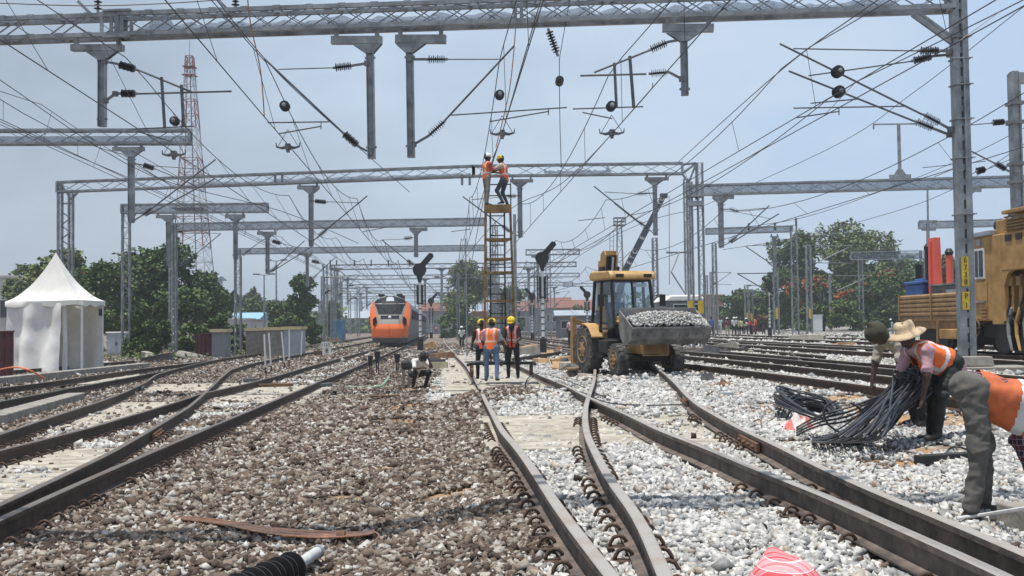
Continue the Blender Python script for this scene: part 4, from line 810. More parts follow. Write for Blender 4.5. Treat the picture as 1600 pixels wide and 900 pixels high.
# ------------------------------------------------------------------ overhead wires
SUP = [-28.0, 26.0, 54.0, 79.0, 105.0, 133.0, 163.0, 195.0, 230.0, 275.0]
def wr(y): return .0075 + .00017 * abs(y)
def overhead_line(label, pl, cat, con, y0=-4, y1=230, sag=.9, drop=True, slope=TD[0]):
    c = pl(*cat); k = pl(*con); t = thing('overhead_line', label, 'overhead wire', (k.x, k.y, k.z), 0, 'overhead contact lines'); sup = sorted(SUP[:1] + [c.y] + [s for s in SUP[1:] if abs(s - c.y) > 14])
    def zc(y):
        for a, b in zip(sup, sup[1:]):
            if a <= y <= b: f = (y - a) / (b - a); return c.z - 4 * min(sag, (c.z - k.z) * .75) * f * (1 - f)
        return c.z
    ys = list(np.arange(y0, min(60, y1), 2.0)) + list(np.arange(60, min(150, y1), 3.0)) + list(np.arange(150, y1, 8.0)) + [y1]
    mb = MB(); mb.tube([(c.x + (y - c.y) * slope, y, zc(y)) for y in ys], [wr(y) for y in ys], 5); mb.build('catenary_wire', WIRE, t)
    yk = [y0, 20, 60, 110, 170, y1]; mb = MB(); mb.tube([(k.x + (y - k.y) * slope, y, k.z) for y in yk], [wr(y) for y in yk], 5); mb.build('contact_wire', WIRE, t)
    if drop:
        y = y0 + 3
        while y < 130:
            mb = MB(); a = Vector((c.x + (y - c.y) * slope, y, zc(y))); b = Vector((k.x + (y - k.y) * slope, y, k.z)); mb.tube([a, b], wr(y) * .55, 4); mb.build('dropper', WIRE, t); y += 6.3
    return t
overhead_line('overhead line passing the brackets above the pagoda tent', PA, (205, 95), (272, 238))
overhead_line('overhead line above the orange train track', PA, (418, 100), (450, 226))
overhead_line('overhead line above the ladder trolley track', PA, (781, 90), (785, 206))
overhead_line('overhead line over the loader', PA, (955, 108), (957, 208))
overhead_line('overhead line held by the upper twin bracket of the numbered column', PA, (1236, 90), (1250, 180))
overhead_line('overhead line held by the lower twin bracket of the numbered column', PA, (1312, 140), (1262, 195))
overhead_line('overhead line above the tamping machine', PA, (1640, 120), (1680, 205))
overhead_line('overhead line over the side tracks, highest pair above the tent', PD, (60, 160), (45, 215), sag=.5)
overhead_line('overhead line over the side tracks, lower pair above the tent', PD, (190, 240), (190, 275), sag=.4)
for i, (pts, lab) in enumerate((
    ([(0, 5, 20), (150, 9, 21), (300, 3, 22), (420, -8, 23)], 'thin feeder wire along the top edge above the gantry'),
    ([(1060, 253, 52), (1200, 127, 26), (1340, 22, 17), (1420, -30, 14)], 'stay wire climbing from the gantry end past the numbered column'),
    ([(1600, 10, 30), (1420, 150, 45), (1290, 235, 62), (1080, 330, 100)], 'slanting wire crossing behind the numbered column'),
    ([(1130, 390, 110), (1240, 372, 90), (1400, 330, 75), (1500, 290, 65), (1600, 225, 55)], 'feeder wire sagging above the tall trees'),
    ([(1120, 360, 95), (1250, 341, 80), (1400, 290, 65), (1510, 245, 50), (1600, 200, 42)], 'upper feeder wire above the tall trees'),
    ([(560, 380, 60), (440, 330, 50), (233, 273, 40), (0, 125, 30)], 'wire falling from above the tent to the twin posts'),
    ([(0, 190, 32), (100, 235, 38), (250, 300, 55), (430, 385, 90)], 'lower wire falling from above the tent'),
    ([(700, 440, 120), (745, 380, 75), (800, 325, 55), (880, 285, 45), (1000, 160, 35), (1020, 130, 33)], 'wire rising from the linemen towards the short drop arm'),
    ([(640, 300, 60), (560, 230, 40), (440, 120, 28), (330, -10, 22)], 'wire crossing the middle drop arm'),
    ([(860, 440, 140), (905, 400, 110), (1000, 350, 80), (1100, 325, 62)], 'thin wire behind the loader cab'),
    ([(735, 420, 70), (760, 290, 34), (784, 210, 27), (845, 0, 20)], 'slack wire hanging beside the linemen'))):
    mb = MB(); p_ = catmull([P(*q) for q in pts], 6); mb.tube(p_, [wr(q.y) for q in p_], 5); tag(mb.build('feeder_wire', WIRE), lab, 'wire', 'loose feeder wires')
mb = MB(); mb.tube(catmull([P(808, -10, 27), P(806, 40, 27.5), P(796, 140, 29), P(775, 230, 30.5)], 6), .014, 6); tag(mb.build('copper_wire', COPPER), 'bright copper wire hanging down to the two linemen', 'wire')
mb = MB(); mb.tube(catmull([P(386, -10, 24), P(392, 40, 25), P(407, 110, 25.5), P(413, 182, 26)], 6), .014, 6); tag(mb.build('copper_wire', COPPER), 'bright copper wire dangling from the gantry beside the middle bracket', 'wire')
# ------------------------------------------------------------------ vegetation
def leaf_mat(name, c1, c2):
    m = stone_mat(name, [(0, c1), (.5, tuple((a + b) / 2 for a, b in zip(c1, c2))), (1, c2)], 3); b = m.node_tree.nodes['Principled BSDF']; b.inputs['Roughness'].default_value = .7
    b.inputs['Specular IOR Level'].default_value = .25
    return m
LEAF_D = leaf_mat('leaf_dark', (.034, .07, .02), (.10, .16, .044)); LEAF_M = leaf_mat('leaf_mid', (.05, .088, .024), (.13, .185, .055)); LEAF_L = leaf_mat('leaf_olive', (.075, .108, .036), (.19, .23, .095))
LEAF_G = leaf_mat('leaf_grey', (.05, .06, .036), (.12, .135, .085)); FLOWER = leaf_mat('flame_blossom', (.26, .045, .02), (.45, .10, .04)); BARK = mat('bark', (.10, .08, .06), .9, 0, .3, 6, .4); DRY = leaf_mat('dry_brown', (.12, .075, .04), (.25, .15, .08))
def leaves_np(name, cs, size, m, parent=None, r2=None, org=None, extra=None):
    r = np.random.default_rng(len(cs)); n = len(cs); nrm = r.normal(size=(n, 3)); nrm[:, 2] = np.abs(nrm[:, 2]) + .4; nrm /= np.linalg.norm(nrm, axis=1)[:, None]
    t = np.cross(nrm, r.normal(size=(n, 3))); t /= np.linalg.norm(t, axis=1)[:, None]; bt = np.cross(nrm, t); s = size * r.uniform(.55, 1.35, n)[:, None]
    ct = cs[:, :3]; V = np.stack([ct - t * s, ct - bt * s * .5 + nrm * s * .12, ct + t * s, ct + bt * s * .55 + nrm * s * .1], 1)
    F_ = np.arange(n * 4).reshape(n, 4); me = bpy.data.meshes.new(name); me.vertices.add(n * 4); me.vertices.foreach_set('co', V.astype(np.float32).ravel()); me.loops.add(n * 4); me.loops.foreach_set('vertex_index', F_.astype(np.int32).ravel())
    me.polygons.add(n); me.polygons.foreach_set('loop_start', np.arange(n, dtype=np.int32) * 4); me.polygons.foreach_set('loop_total', np.full(n, 4, np.int32)); me.update()
    for q in (m if isinstance(m, list) else [m]): me.materials.append(q)
    if extra is not None: me.polygons.foreach_set('material_index', extra.astype(np.int32))
    o = bpy.data.objects.new(name, me); COL.objects.link(o)
    if parent: o.parent = parent
    return o
def tree(label, px, Y, ytop, wpx, m=None, n=4200, ybase=None, name='broadleaf_tree', flowers=0, blobs=13, leaf=.26, cat='tree', group=None, seed=0, low=.22, trunk=True, squash=1.0, flo=None):
    m = m or LEAF_M; n = int(n * 1.9); leaf *= .68; r = np.random.default_rng(int(px * 7 + Y) + seed); p = P(px, 500, Y); g_ = gz(p.x, p.y) if abs(p.x) < 45 else gz(p.x, p.y) + .3; H = P(px, ytop, Y).z - g_; W = wpx * Y / F
    root = thing(name, label, cat, (p.x, p.y, g_), 0, group); cs = []; bl = []
    for i in range(blobs):
        a = r.uniform(0, 2 * PI); q = r.uniform(.0, 1) ** .6; hz = r.uniform(low + .1, .86); wid = math.sin(PI * min(1, max(.05, (hz - low + .15) / (1.2 - low)))) ** .6
        bl.append((math.cos(a) * q * W * .38 * wid, math.sin(a) * q * W * .30 * wid, hz * H, r.uniform(.13, .24) * W, r.uniform(.10, .17) * H * squash))
    bl.append((r.uniform(-.1, .1) * W, 0, H * .86, .17 * W, .14 * H))
    per = n // len(bl)
    for bx, by, bz, rw, rh in bl:
        d = r.normal(size=(per, 3)); d /= np.linalg.norm(d, axis=1)[:, None]; rad = r.uniform(.25, 1, per) ** .45 * (1 + .25 * np.sin(d[:, 0] * 7 + bx) * np.cos(d[:, 2] * 6 + by))
        c = d * rad[:, None] * np.array([rw, rw, rh]) + np.array([bx, by, bz]); k = noise_keep(c, r); cs.append(c[k])
    cs = np.concatenate(cs); cs = cs[cs[:, 2] > .15]
    mats = [m] if not isinstance(m, list) else m; ex = None
    if flowers:
        f = .6 * v_noise(cs[:, 0], cs[:, 2] + cs[:, 1] * .5, .16, seed + 3) + .55 * v_noise(cs[:, 0], cs[:, 2] * 1.7, .5, seed + 4) + r.normal(size=len(cs)) * .3; ex = (f > flowers).astype(int)
        if flo is not None: ex *= (cs[:, 2] < flo[1] * H) & (cs[:, 2] > flo[0] * H)
        mats = [m, FLOWER]
    leaves_np('crown', cs, leaf, mats, root, extra=ex)
    if trunk:
        mb = MB(); tr_ = max(.12, W * .022); f = r.uniform(-.04, .04) * W; mb.tube([(0, 0, -.1), (f, 0, H * .2), (f * 1.6, .1, H * .4)], [tr_ * 1.3, tr_, tr_ * .75], 8)
        for bx, by, bz, rw, rh in bl[:8]: mb.tube([(f, 0, H * r.uniform(.15, .3)), (bx * .5 + f, by * .5, bz * .72), (bx, by, bz)], [tr_ * .6, tr_ * .4, tr_ * .12], 6)
        mb.build('trunk', BARK, root, smooth=True, local=True)
    return root
def noise_keep(c, r):
    v = v_noise(c[:, 0] + 31, c[:, 2] + c[:, 1] * .7, .35, 8); return (v > -.55) | (r.random(len(c)) < .25)
tree('grey-green spreading tree directly behind the pagoda tent', 105, 88, 388, 190, LEAF_L, 6000, leaf=.3)
tree('wide dark green tree behind the lattice column, tallest of the group by the tent', 262, 92, 377, 190, LEAF_D, 9000, leaf=.3, blobs=20, low=.1)
tree('leafy tree with a few orange blossoms between tent and dark tree', 160, 84, 408, 110, LEAF_M, 5000, flowers=1.15, leaf=.26, low=.05)
tree('small dark tree at the foot of the red and white tower', 330, 100, 425, 70, LEAF_D, 3000, leaf=.28, low=.05)
for i, (px, yt, w, lab) in enumerate(((215, 482, 60, 'bright green bush behind the grey location cabinet'), (255, 500, 50, 'yellow-green bush beside the lattice column foot'), (296, 505, 60, 'bush with orange blossoms before the dark tree'), (375, 505, 70, 'scrubby bush around the foot of the lattice mast'), (340, 490, 60, 'dark bush beside the maroon fence'), (235, 520, 46, 'low weeds in front of the bright bush'))):
    tree(lab, px, 66 + i * 2, yt, w, LEAF_M if i != 4 else LEAF_D, 1900, name='bush', leaf=.17, low=-.1, cat='bush', flowers=1.2 if i == 2 else 0, trunk=False, blobs=9)
tree('round dense tree left of the orange train', 462, 118, 428, 84, LEAF_D, 7000, leaf=.3, blobs=16, low=.08)
tree('bright green small tree between the masts and the round tree', 520, 150, 468, 36, LEAF_L, 1500, leaf=.28, low=0)
tree('low bush in front of the round dense tree', 448, 105, 488, 60, LEAF_M, 2200, name='bush', leaf=.22, low=-.1, cat='bush', trunk=False)
tree('dark shrub right of the grey huts', 487, 100, 503, 44, LEAF_D, 1500, name='bush', leaf=.2, low=-.1, cat='bush', trunk=False)
for i, (px, yt, w) in enumerate(((372, 462, 90), (430, 468, 70), (20, 470, 80), (395, 450, 40))):
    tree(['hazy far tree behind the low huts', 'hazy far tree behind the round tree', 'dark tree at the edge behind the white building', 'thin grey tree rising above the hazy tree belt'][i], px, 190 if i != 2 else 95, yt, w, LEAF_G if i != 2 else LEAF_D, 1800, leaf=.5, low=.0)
tree('airy olive tree behind the ladder tower', 728, 175, 404, 110, LEAF_L, 4200, leaf=.42, blobs=15, low=.25); tree('dense green tree low behind the ladder tower', 720, 160, 468, 80, LEAF_M, 3000, leaf=.35, low=-.05); tree('dark tree behind the ladder tower by the galvanised post', 795, 165, 448, 70, LEAF_D, 2600, leaf=.36, low=.0); tree('small round bush by the far level crossing', 695, 140, 503, 26, LEAF_M, 700, leaf=.22, name='bush', cat='bush', low=-.1, trunk=False)
tree('small tree between the tall signal and the loader boom', 905, 190, 476, 50, LEAF_D, 1500, leaf=.4, low=.05)
tree('tallest pale green tree beyond the crowd of workers', 1335, 150, 342, 150, LEAF_L, 8000, leaf=.42, blobs=20, low=.2); tree('broad green tree left of the tallest tree', 1245, 155, 362, 110, LEAF_M, 6500, leaf=.42, blobs=17, low=.1)
tree('flame tree with orange-red blossoms before the tallest tree', 1285, 138, 428, 120, LEAF_D, 5200, flowers=.35, leaf=.34, low=.12, flo=(.4, .95)); tree('flame tree with red blossoms beside the lattice mast', 1385, 134, 420, 140, LEAF_D, 5200, flowers=.45, leaf=.34, low=.1, flo=(.5, 1), seed=4)
tree('dark dense tree behind the flat wagon', 1425, 130, 424, 130, LEAF_D, 6500, leaf=.34, low=-.02, blobs=17); tree('dark green tree behind the pale far masts', 1180, 165, 452, 110, LEAF_D, 4800, leaf=.4, low=-.02, blobs=15); tree('round green shrub before the flame trees', 1318, 125, 468, 70, LEAF_M, 2800, leaf=.28, name='bush', low=-.1, cat='bush', trunk=False); tree('deep green shrub row behind the white trackside box', 1265, 135, 470, 70, LEAF_D, 2800, leaf=.28, name='bush', low=-.1, cat='bush', trunk=False)
tree('dark green tree behind the red post on the wagon', 1490, 120, 402, 90, LEAF_D, 3600, leaf=.34, low=-.02); tree('green tree between the thick mast and the flat wagon', 1400, 165, 384, 90, LEAF_M, 3600, leaf=.42, low=.05, seed=2); tree('brownish thorn bush behind the crowd', 1190, 128, 492, 34, DRY, 1100, leaf=.24, name='bush', low=-.1, cat='bush', trunk=False)
for px, Y, yt, w, m_, lab in ((40, 96, 415, 90, LEAF_M, 'green tree peeping over the tent edge beside the white building'), (205, 105, 398, 100, LEAF_M, 'mid green tree between the tent and the wide dark tree'), (345, 115, 448, 70, LEAF_D, 'dark low tree right of the wide dark tree'), (400, 160, 462, 90, LEAF_M, 'soft green tree filling the gap behind the low huts'), (1155, 175, 458, 80, LEAF_D, 'dark tree behind the crowd of workers'), (1220, 150, 420, 90, LEAF_D, 'dark filling tree below the broad green tree'), (1345, 140, 430, 100, LEAF_D, 'dark filling tree between the two flame trees'), (1450, 140, 405, 90, LEAF_D, 'dark tree beside the blue tank'), (1400, 128, 470, 80, LEAF_D, 'low dark bushy tree at the yard edge behind the wagon')):
    tree(lab, px, Y, yt, w, m_, 4200, leaf=.34, low=-.05, blobs=15)
# palm
p = P(1475, 500, 150); t = thing('palm_tree', 'single palm rising behind the red post on the wagon', 'palm', (p.x, p.y, gz(p.x, p.y))); H = P(1475, 402, 150).z - gz(p.x, p.y); mb = MB(); mb.tube([(0, 0, 0), (.2, 0, H * .5), (0, 0, H)], [.25, .2, .16], 7); mb.build('trunk', BARK, t, local=True); mb = MB()
for k in range(16):
    a = k * 2.4; L = 1.7; q = [Vector((math.cos(a) * L * f, math.sin(a) * L * f, H + 1.1 * f - 1.5 * f * f + .1 * (k % 3))) for f in (0, .25, .5, .75, 1)]
    for u, v in zip(q, q[1:]): mb.bar(u, v, .3 * (1 - .4 * (v - q[0]).length / 2), .03)
mb.build('crown', LEAF_D, t, local=True)
cs = []
for x0, x1, Y, zt in ((-190, -40, 260, 7.5), (-60, 20, 300, 7), (20, 160, 250, 9), (60, 200, 200, 8)):
    n = 2600; x = rng.uniform(x0, x1, n); y = Y + rng.uniform(-10, 10, n); z = rng.uniform(0, 1, n) ** .8 * zt * (.65 + .35 * v_noise(x, y, .03, 4)); cs.append(np.stack([x, y, np.maximum(z, .2)], 1))
tag(leaves_np('treeline', np.concatenate(cs), 1.0, LEAF_M), 'hazy belt of far trees along the horizon', 'trees', kind='stuff')
# ------------------------------------------------------------------ far buildings
WALLW = mat('whitewash', (.55, .54, .51), .9, 0, .12, 1.5); WALLP = mat('pink_wall', (.42, .19, .14), .9, 0, .15, 1); ROOFR = mat('red_tile_roof', (.19, .085, .062), .9, 0, .25, 2, .2); ROOFB = mat('blue_sheet_roof', (.24, .42, .55), .5, 0, .12, 2); GREYW = mat('grey_wall', (.23, .235, .25), .9, 0, .15, 1); ROOFG = mat('grey_sheet_roof', (.33, .37, .41), .5, .1, .15, 2); CREAM = mat('yellowed_cream', (.52, .44, .24), .8, 0, .2, 2); MAROON = mat('maroon_sheet', (.115, .035, .04), .6, 0, .25, 2); SHED = mat('blue_shed', (.10, .26, .42), .6, 0, .15, 2)
def house(label, x0, x1, ytop, Y, wall, roofm=None, roofh=.0, d=6, nwin=3, name='building', eave=.4, cat='building', gable=False, ybase=None, wm=None):
    a = P(x0, 500, Y); b = P(x1, 500, Y); g_ = gz((a.x + b.x) / 2, Y); H = P((x0 + x1) / 2, ytop, Y).z - g_; hw = H - roofh; t = thing(name, label, cat, ((a.x + b.x) / 2, Y, g_)); w = b.x - a.x
    mb = MB(); mb.bb(-w / 2, w / 2, 0, d, -.2, hw); mb.build('wall', wall, t, local=True)
    mb = MB()
    if roofm is None: mb.bb(-w / 2 - .1, w / 2 + .1, -.1, d + .1, hw, hw + .18); mb.build('roof', CREAM if name == 'hut' else wall, t, local=True)
    elif gable: mb.prism([(-w / 2 - eave, hw), (w / 2 + eave, hw), (w / 2 + eave, hw + .12), (0, H), (-w / 2 - eave, hw + .12)], (0, -eave, 0), (1, 0, 0), (0, 0, 1), (0, d + 2 * eave, 0)); mb.build('roof', roofm, t, local=True)
    else: mb.prism([(-eave, hw), (d + eave, hw), (d + eave, hw + .1), (d / 2, H), (-eave, hw + .1)], (-w / 2 - eave, 0, 0), (0, 1, 0), (0, 0, 1), (w + 2 * eave, 0, 0)); mb.build('roof', roofm, t, local=True)
    for i in range(nwin):
        cx = -w / 2 + w * (i + .5) / nwin; ww = min(1.2, w / nwin * .5); f = MB(); zc = hw * .58; hh = min(1.3, hw * .35); f.bb(cx - ww / 2 - .08, cx + ww / 2 + .08, -.06, -.01, zc - hh / 2 - .08, zc + hh / 2 + .08); fo = f.build('window', WALLW if wall is not WALLW else GREYW, t, local=True)
        f = MB(); f.bb(cx - ww / 2, cx + ww / 2, -.075, -.062, zc - hh / 2, zc + hh / 2); f.build('pane', DGLASS, fo, local=True)
    return t
house('plain whitewashed flat-roofed building behind the tent', -60, 37, 434, 90, WALLW, d=10, nwin=2); house('small white tower house beside the red and white tower', 313, 334, 430, 128, WALLW, ROOFG, .5, nwin=1, d=4)
house('long low white building with pale blue roof behind the masts', 350, 402, 488, 130, WALLW, ROOFB, .9, nwin=4); house('cream building beside the round tree', 355, 384, 500, 112, WALLW, nwin=2, d=4)
house('station building with long red tiled roof behind the tall signal', 830, 892, 464, 210, GREYW, ROOFR, 2.2, nwin=6, d=10); house('long red-roofed shed behind the loader and the signal', 805, 925, 468, 240, GREYW, ROOFR, 2.6, nwin=12, d=12); house('dark open shed with pale sheet roof behind the pink-shirted man', 872, 935, 484, 120, GREYW, ROOFG, .7, nwin=3, d=6)
house('red station block behind the column pair', 1085, 1132, 462, 180, WALLP, nwin=4, d=8); house('red-roofed houses behind the train and signal', 655, 705, 472, 230, GREYW, ROOFR, 2.0, nwin=4, d=8); house('pinkish wall block behind the ladder trolley', 738, 760, 488, 170, WALLP, nwin=1, d=5)
house('blue painted tin shed beside the lattice masts', 516, 534, 503, 135, SHED, nwin=0, d=3); house('grey station shed with long sheet roof behind the train', 532, 760, 484, 300, GREYW, ROOFG, 2.2, nwin=14, d=12)
house('grey sheet-roofed platform shelter behind the loader', 985, 1080, 470, 260, GREYW, ROOFG, 1.6, nwin=8)
t = house('small cabin with cream roof edge beside the maroon fence', 331, 352, 519, 62, GREYW, None, d=1.2, nwin=0, name='hut', cat='hut'); house('cream-topped concrete hut behind the white posts', 384, 408, 517, 66, CONCD, None, d=2, nwin=0, name='hut', cat='hut'); house('long grey concrete hut with yellowed roof edge', 415, 444, 516, 64, CONCD, None, d=2, nwin=0, name='hut', cat='hut')
house('pale blue-grey cabinet hut with rounded white roof', 443, 467, 515, 63.5, ROOFG, None, d=2, nwin=0, name='hut', cat='hut')
def corrug(label, x0, x1, yt, Y, m, name='fence', cat='fence', pitch=.25):
    a = P(x0, 500, Y); b = P(x1, 500, Y); g_ = gz((a.x + b.x) / 2, Y) - .1; H = P(x0, yt, Y).z - g_; n = int((b.x - a.x) / pitch) + 1; t = thing(name, label, cat, (a.x, Y, g_)); mb = MB(); poly = [(i * pitch / 2, .05 if i % 2 else -.05) for i in range(2 * n + 1)]; poly += [(x, y + .02) for x, y in reversed(poly)]
    mb.prism(poly, (0, 0, 0), (1, 0, 0), (0, 1, 0), (0, 0, H)); mb.build('panel', m, t, local=True); mb = MB(); mb.bar((0, -.02, H), (n * pitch, -.02, H + .02), .14, .05); mb.build('rail', m, t, local=True); return t
corrug('maroon corrugated sheet fence in front of the tent', -40, 22, 519, 41, MAROON); corrug('maroon sheet fence low between bush and cabin', 305, 334, 522, 64, MAROON)
p = G(182, 557); Y = p.y; t = thing('location_cabinet', 'grey steel trackside cabinet with white cap beside the pagoda tent', 'cabinet', p); w = 31 * Y / F; H = 36 * Y / F; CAB = mat('cabinet_grey', (.40, .43, .48), .5, 0, .08, 2)
mb = MB(); mb.bb(-w / 2, w / 2, 0, .6, .15, H); mb.build('body', CAB, t, local=True, bevel=.02); mb = MB(); mb.bb(-w / 2 - .05, w / 2 + .05, -.06, .66, H, H + .1); mb.build('cap', WHITE, t, local=True, bevel=.03); mb = MB(); mb.bb(-w / 2 - .1, w / 2 + .25, -.12, .7, -.1, .15); mb.build('plinth', CONCD, t, local=True)
for s_ in (-1, 1):
    mb = MB(); mb.bb(s_ * w * .25 - w * .22, s_ * w * .25 + w * .22, -.03, -.005, .22, H - .1); d_ = mb.build('door', CAB, t, local=True, bevel=.008); mb = MB(); mb.bb(s_ * .05 - .02, s_ * .05 + .02, -.06, -.03, H * .5, H * .62); mb.build('handle', DARK, d_, local=True); mb = MB()
    for z in (.3, .36, .42): mb.bb(s_ * w * .25 - .12, s_ * w * .25 + .12, -.042, -.032, z, z + .03)
    mb.build('vent', CAB, d_, local=True)
for px, y0, y1, lab in ((1278, 493, 518, 'white trackside box in front of the far flame trees'),):
    Y = 112; p = P(px, 516, Y); t = thing('trackside_box', lab, 'box', p); mb = MB(); mb.bb(-.5, .5, 0, .6, -.2, 1.5); mb.build('body', WHITE, t, local=True, bevel=.03); mb = MB(); mb.bb(-.56, .56, -.06, .66, 1.5, 1.6); mb.build('cap', WHITE, t, local=True); mb = MB(); mb.bb(-.42, .42, -.03, -.005, 0, 1.35); mb.build('door', WHITE, t, local=True)
# radio tower
p = P(303, 500, 150); t = thing('radio_tower', 'tall red and white lattice radio mast rising behind the trees', 'radio tower', (p.x, p.y, .5)); H = P(298, 88, 150).z - .5; hw = lambda z: lerp(3.2, .45, min(1, z / H) ** .72); RED = mat('tower_red', (.24, .07, .065), .6, 0, .2, 3); TW = mat('tower_white', (.5, .5, .5), .6, 0, .1, 3); n = 19; zs = [H * i / n for i in range(n + 1)]; grp = {}
for i in range(n):
    z0, z1 = zs[i], zs[i + 1]; mb = grp.setdefault(i // 2, MB()); c0 = [Vector((sx * hw(z0) - .5 * (z0 / H), sy * hw(z0), z0)) for sx, sy in ((-1, -1), (1, -1), (1, 1), (-1, 1))]; c1 = [Vector((sx * hw(z1) - .5 * (z1 / H), sy * hw(z1), z1)) for sx, sy in ((-1, -1), (1, -1), (1, 1), (-1, 1))]
    for k in range(4):
        k2 = (k + 1) % 4; mb.bar(c0[k], c1[k], .13); mb.bar(c1[k], c1[k2], .075); mb.bar(c0[k], c1[k2], .055); mb.bar(c0[k2], c1[k], .055)
for g_i, mb in grp.items(): mb.build('lattice_section', RED if g_i % 2 else TW, t, local=True)
mb = MB(); mb.bar((-.5, 0, H), (-.5, 0, H + 2.2), .06); mb.bar((.6, 0, 0), (-.5, 0, H), .12)
mb.build('antenna', STEELD, t, local=True)
for z in (H * .93, H * .96, H * .45): mb = MB(); w_ = hw(z) + .3; mb.bb(-w_ - .5, w_ - .5, -w_, w_, z, z + .08); mb.build('platform', RED, t, local=True)
for px, yt, lab in ((325, 430, 'thin street lamp mast with twin heads by the round tree'), (432, 408, 'lamp mast rising beside the round tree'), (413, 430, 'pale lamp mast behind the low huts')):
    p = P(px, 500, 125); g_ = gz(p.x, p.y); h = P(px, yt, 125).z - g_; t = thing('lamp_post', lab, 'lamp post', (p.x, p.y, g_)); mb = MB(); mb.tube([(0, 0, 0), (0, 0, h)], [.14, .07], 7); mb.build('pole', STEEL, t, local=True)
    for s_ in (-1, 1): mb = MB(); mb.bar((0, 0, h), (s_ * .9, 0, h + .1), .07); mb.bb(s_ * .9 - .35, s_ * .9 + .35, -.15, .15, h + .05, h + .2); mb.build('lamp_head', STEELD, t, local=True)
# ------------------------------------------------------------------ pagoda tent
TENT = mat('tent_canvas', (.74, .72, .67), .85, 0, .08, 1.2, .25, bscale=2.2, col2=(.82, .81, .78)); TENTW = mat('tent_wall_canvas', (.80, .79, .77), .85, 0, .14, 1.5, .3, bscale=1.6)

for m_ in (TENT, TENTW):
    nt_ = m_.node_tree; b_ = nt_.nodes['Principled BSDF']; tl_ = nt_.nodes.new('ShaderNodeBsdfTranslucent'); tl_.inputs[0].default_value = (.72, .66, .52, 1); mx_ = nt_.nodes.new('ShaderNodeMixShader'); mx_.inputs[0].default_value = .1
    nt_.links.new(b_.outputs[0], mx_.inputs[1]); nt_.links.new(tl_.outputs[0], mx_.inputs[2]); nt_.links.new(mx_.outputs[0], nt_.nodes['Material Output'].inputs[0])
fl = P(12, 566, 45.5); fr = P(128, 570, 44.6); br_ = P(160, 566, 46.8); bl = fl + (br_ - fr); zg = gz(fl.x, 45); 
for q in (fl, fr, br_, bl): q.z = zg
t = thing('pagoda_tent', 'white pagoda tent with peaked roof and one open side', 'tent', (fl + br_) / 2); ze = P(70, 470, 45).z; zp = P(88, 394, 46).z; cen = (fl + fr + br_ + bl) / 4; vs = []; fs = []; cor = [fl, fr, br_, bl]; N_ = 10; M_ = 12
ring = []
for i in range(4):
    for k in range(N_): ring.append(cor[i].lerp(cor[(i + 1) % 4], k / N_))
ring = [cen + (q - cen) * 1.06 for q in ring]
for j in range(M_ + 1):
    f = j / M_; zz = ze + (zp - ze) * (.62 * f ** 2.1 + .38 * f ** 1.1)
    for i, q in enumerate(ring):
        k = (i % N_) / N_; bow = 1 - .05 * math.sin(PI * k) * (1 - f) - .10 * math.sin(PI * k) * math.sin(PI * f)
        vs.append(Vector((lerp(q.x, cen.x, f) if False else cen.x + (q.x - cen.x) * (1 - f) * bow, cen.y + (q.y - cen.y) * (1 - f) * bow, zz + .02 * noise.noise(Vector((i * .4, f * 4, 0))))))
R_ = len(ring)
for j in range(M_):
    for i in range(R_): fs.append((j * R_ + i, j * R_ + (i + 1) % R_, (j + 1) * R_ + (i + 1) % R_, (j + 1) * R_ + i))
b0 = len(vs)
for i, q in enumerate(ring): vs.append(Vector((vs[i].x, vs[i].y, ze - .22 - .05 * math.sin(i * PI / 2.5))))
for i in range(R_): fs.append((b0 + i, b0 + (i + 1) % R_, (i + 1) % R_, i))
mb = MB(); mb.add(vs, fs); mb.build('roof', TENT, t, smooth=60)
def curtain(a, b, z0, z1, seed, sway=.09, flare=0.0):
    n = 26; m_ = 12; vs = []; fs = []; d = (b - a).normalized(); nn = Vector((d.y, -d.x, 0))
    for j in range(m_ + 1):
        for i in range(n + 1):
            f = i / n; g = j / m_; q = a.lerp(b, f) + nn * (sway * math.sin(f * 15 + seed + 1.4 * math.sin(g * 2 + f * 3)) * (1 - .5 * g) + .5 * sway * noise.noise(Vector((f * 6, g * 4, seed))) + flare * (1 - g) ** 2 * (1 if f > .25 else .3)); q.z = lerp(z0, z1, g); vs.append(q)
    for j in range(m_):
        for i in range(n): k = j * (n + 1) + i; fs.append((k, k + 1, k + n + 2, k + n + 1))
    mb = MB(); mb.add(vs, fs); return mb
zc = ze - .1; fm = fl.lerp(fr, .74)
curtain(fl, fm, zg + .02, zc, 1, .15, .3).build('side_wall', TENTW, t, smooth=60); curtain(br_, bl, zg + .02, zc, 3, .13).build('side_wall', TENTW, t, smooth=60); curtain(bl, fl, zg + .02, zc, 5).build('side_wall', TENTW, t, smooth=60); curtain(fm, fm + (br_ - fr) * .12 + (fr - fl) * .02, zg + .02, zc, 6, .05).build('door_flap', TENTW, t, smooth=60)
for q in cor: mb = MB(); mb.tube([q, (q.x, q.y, ze)], .045, 7); mb.build('pole', WHITE, t)
mb = MB(); p = P(157, 488, 46.5); mb.box(p, (.12, .1, .3)); mb.build('wall_lamp', DARK, t)
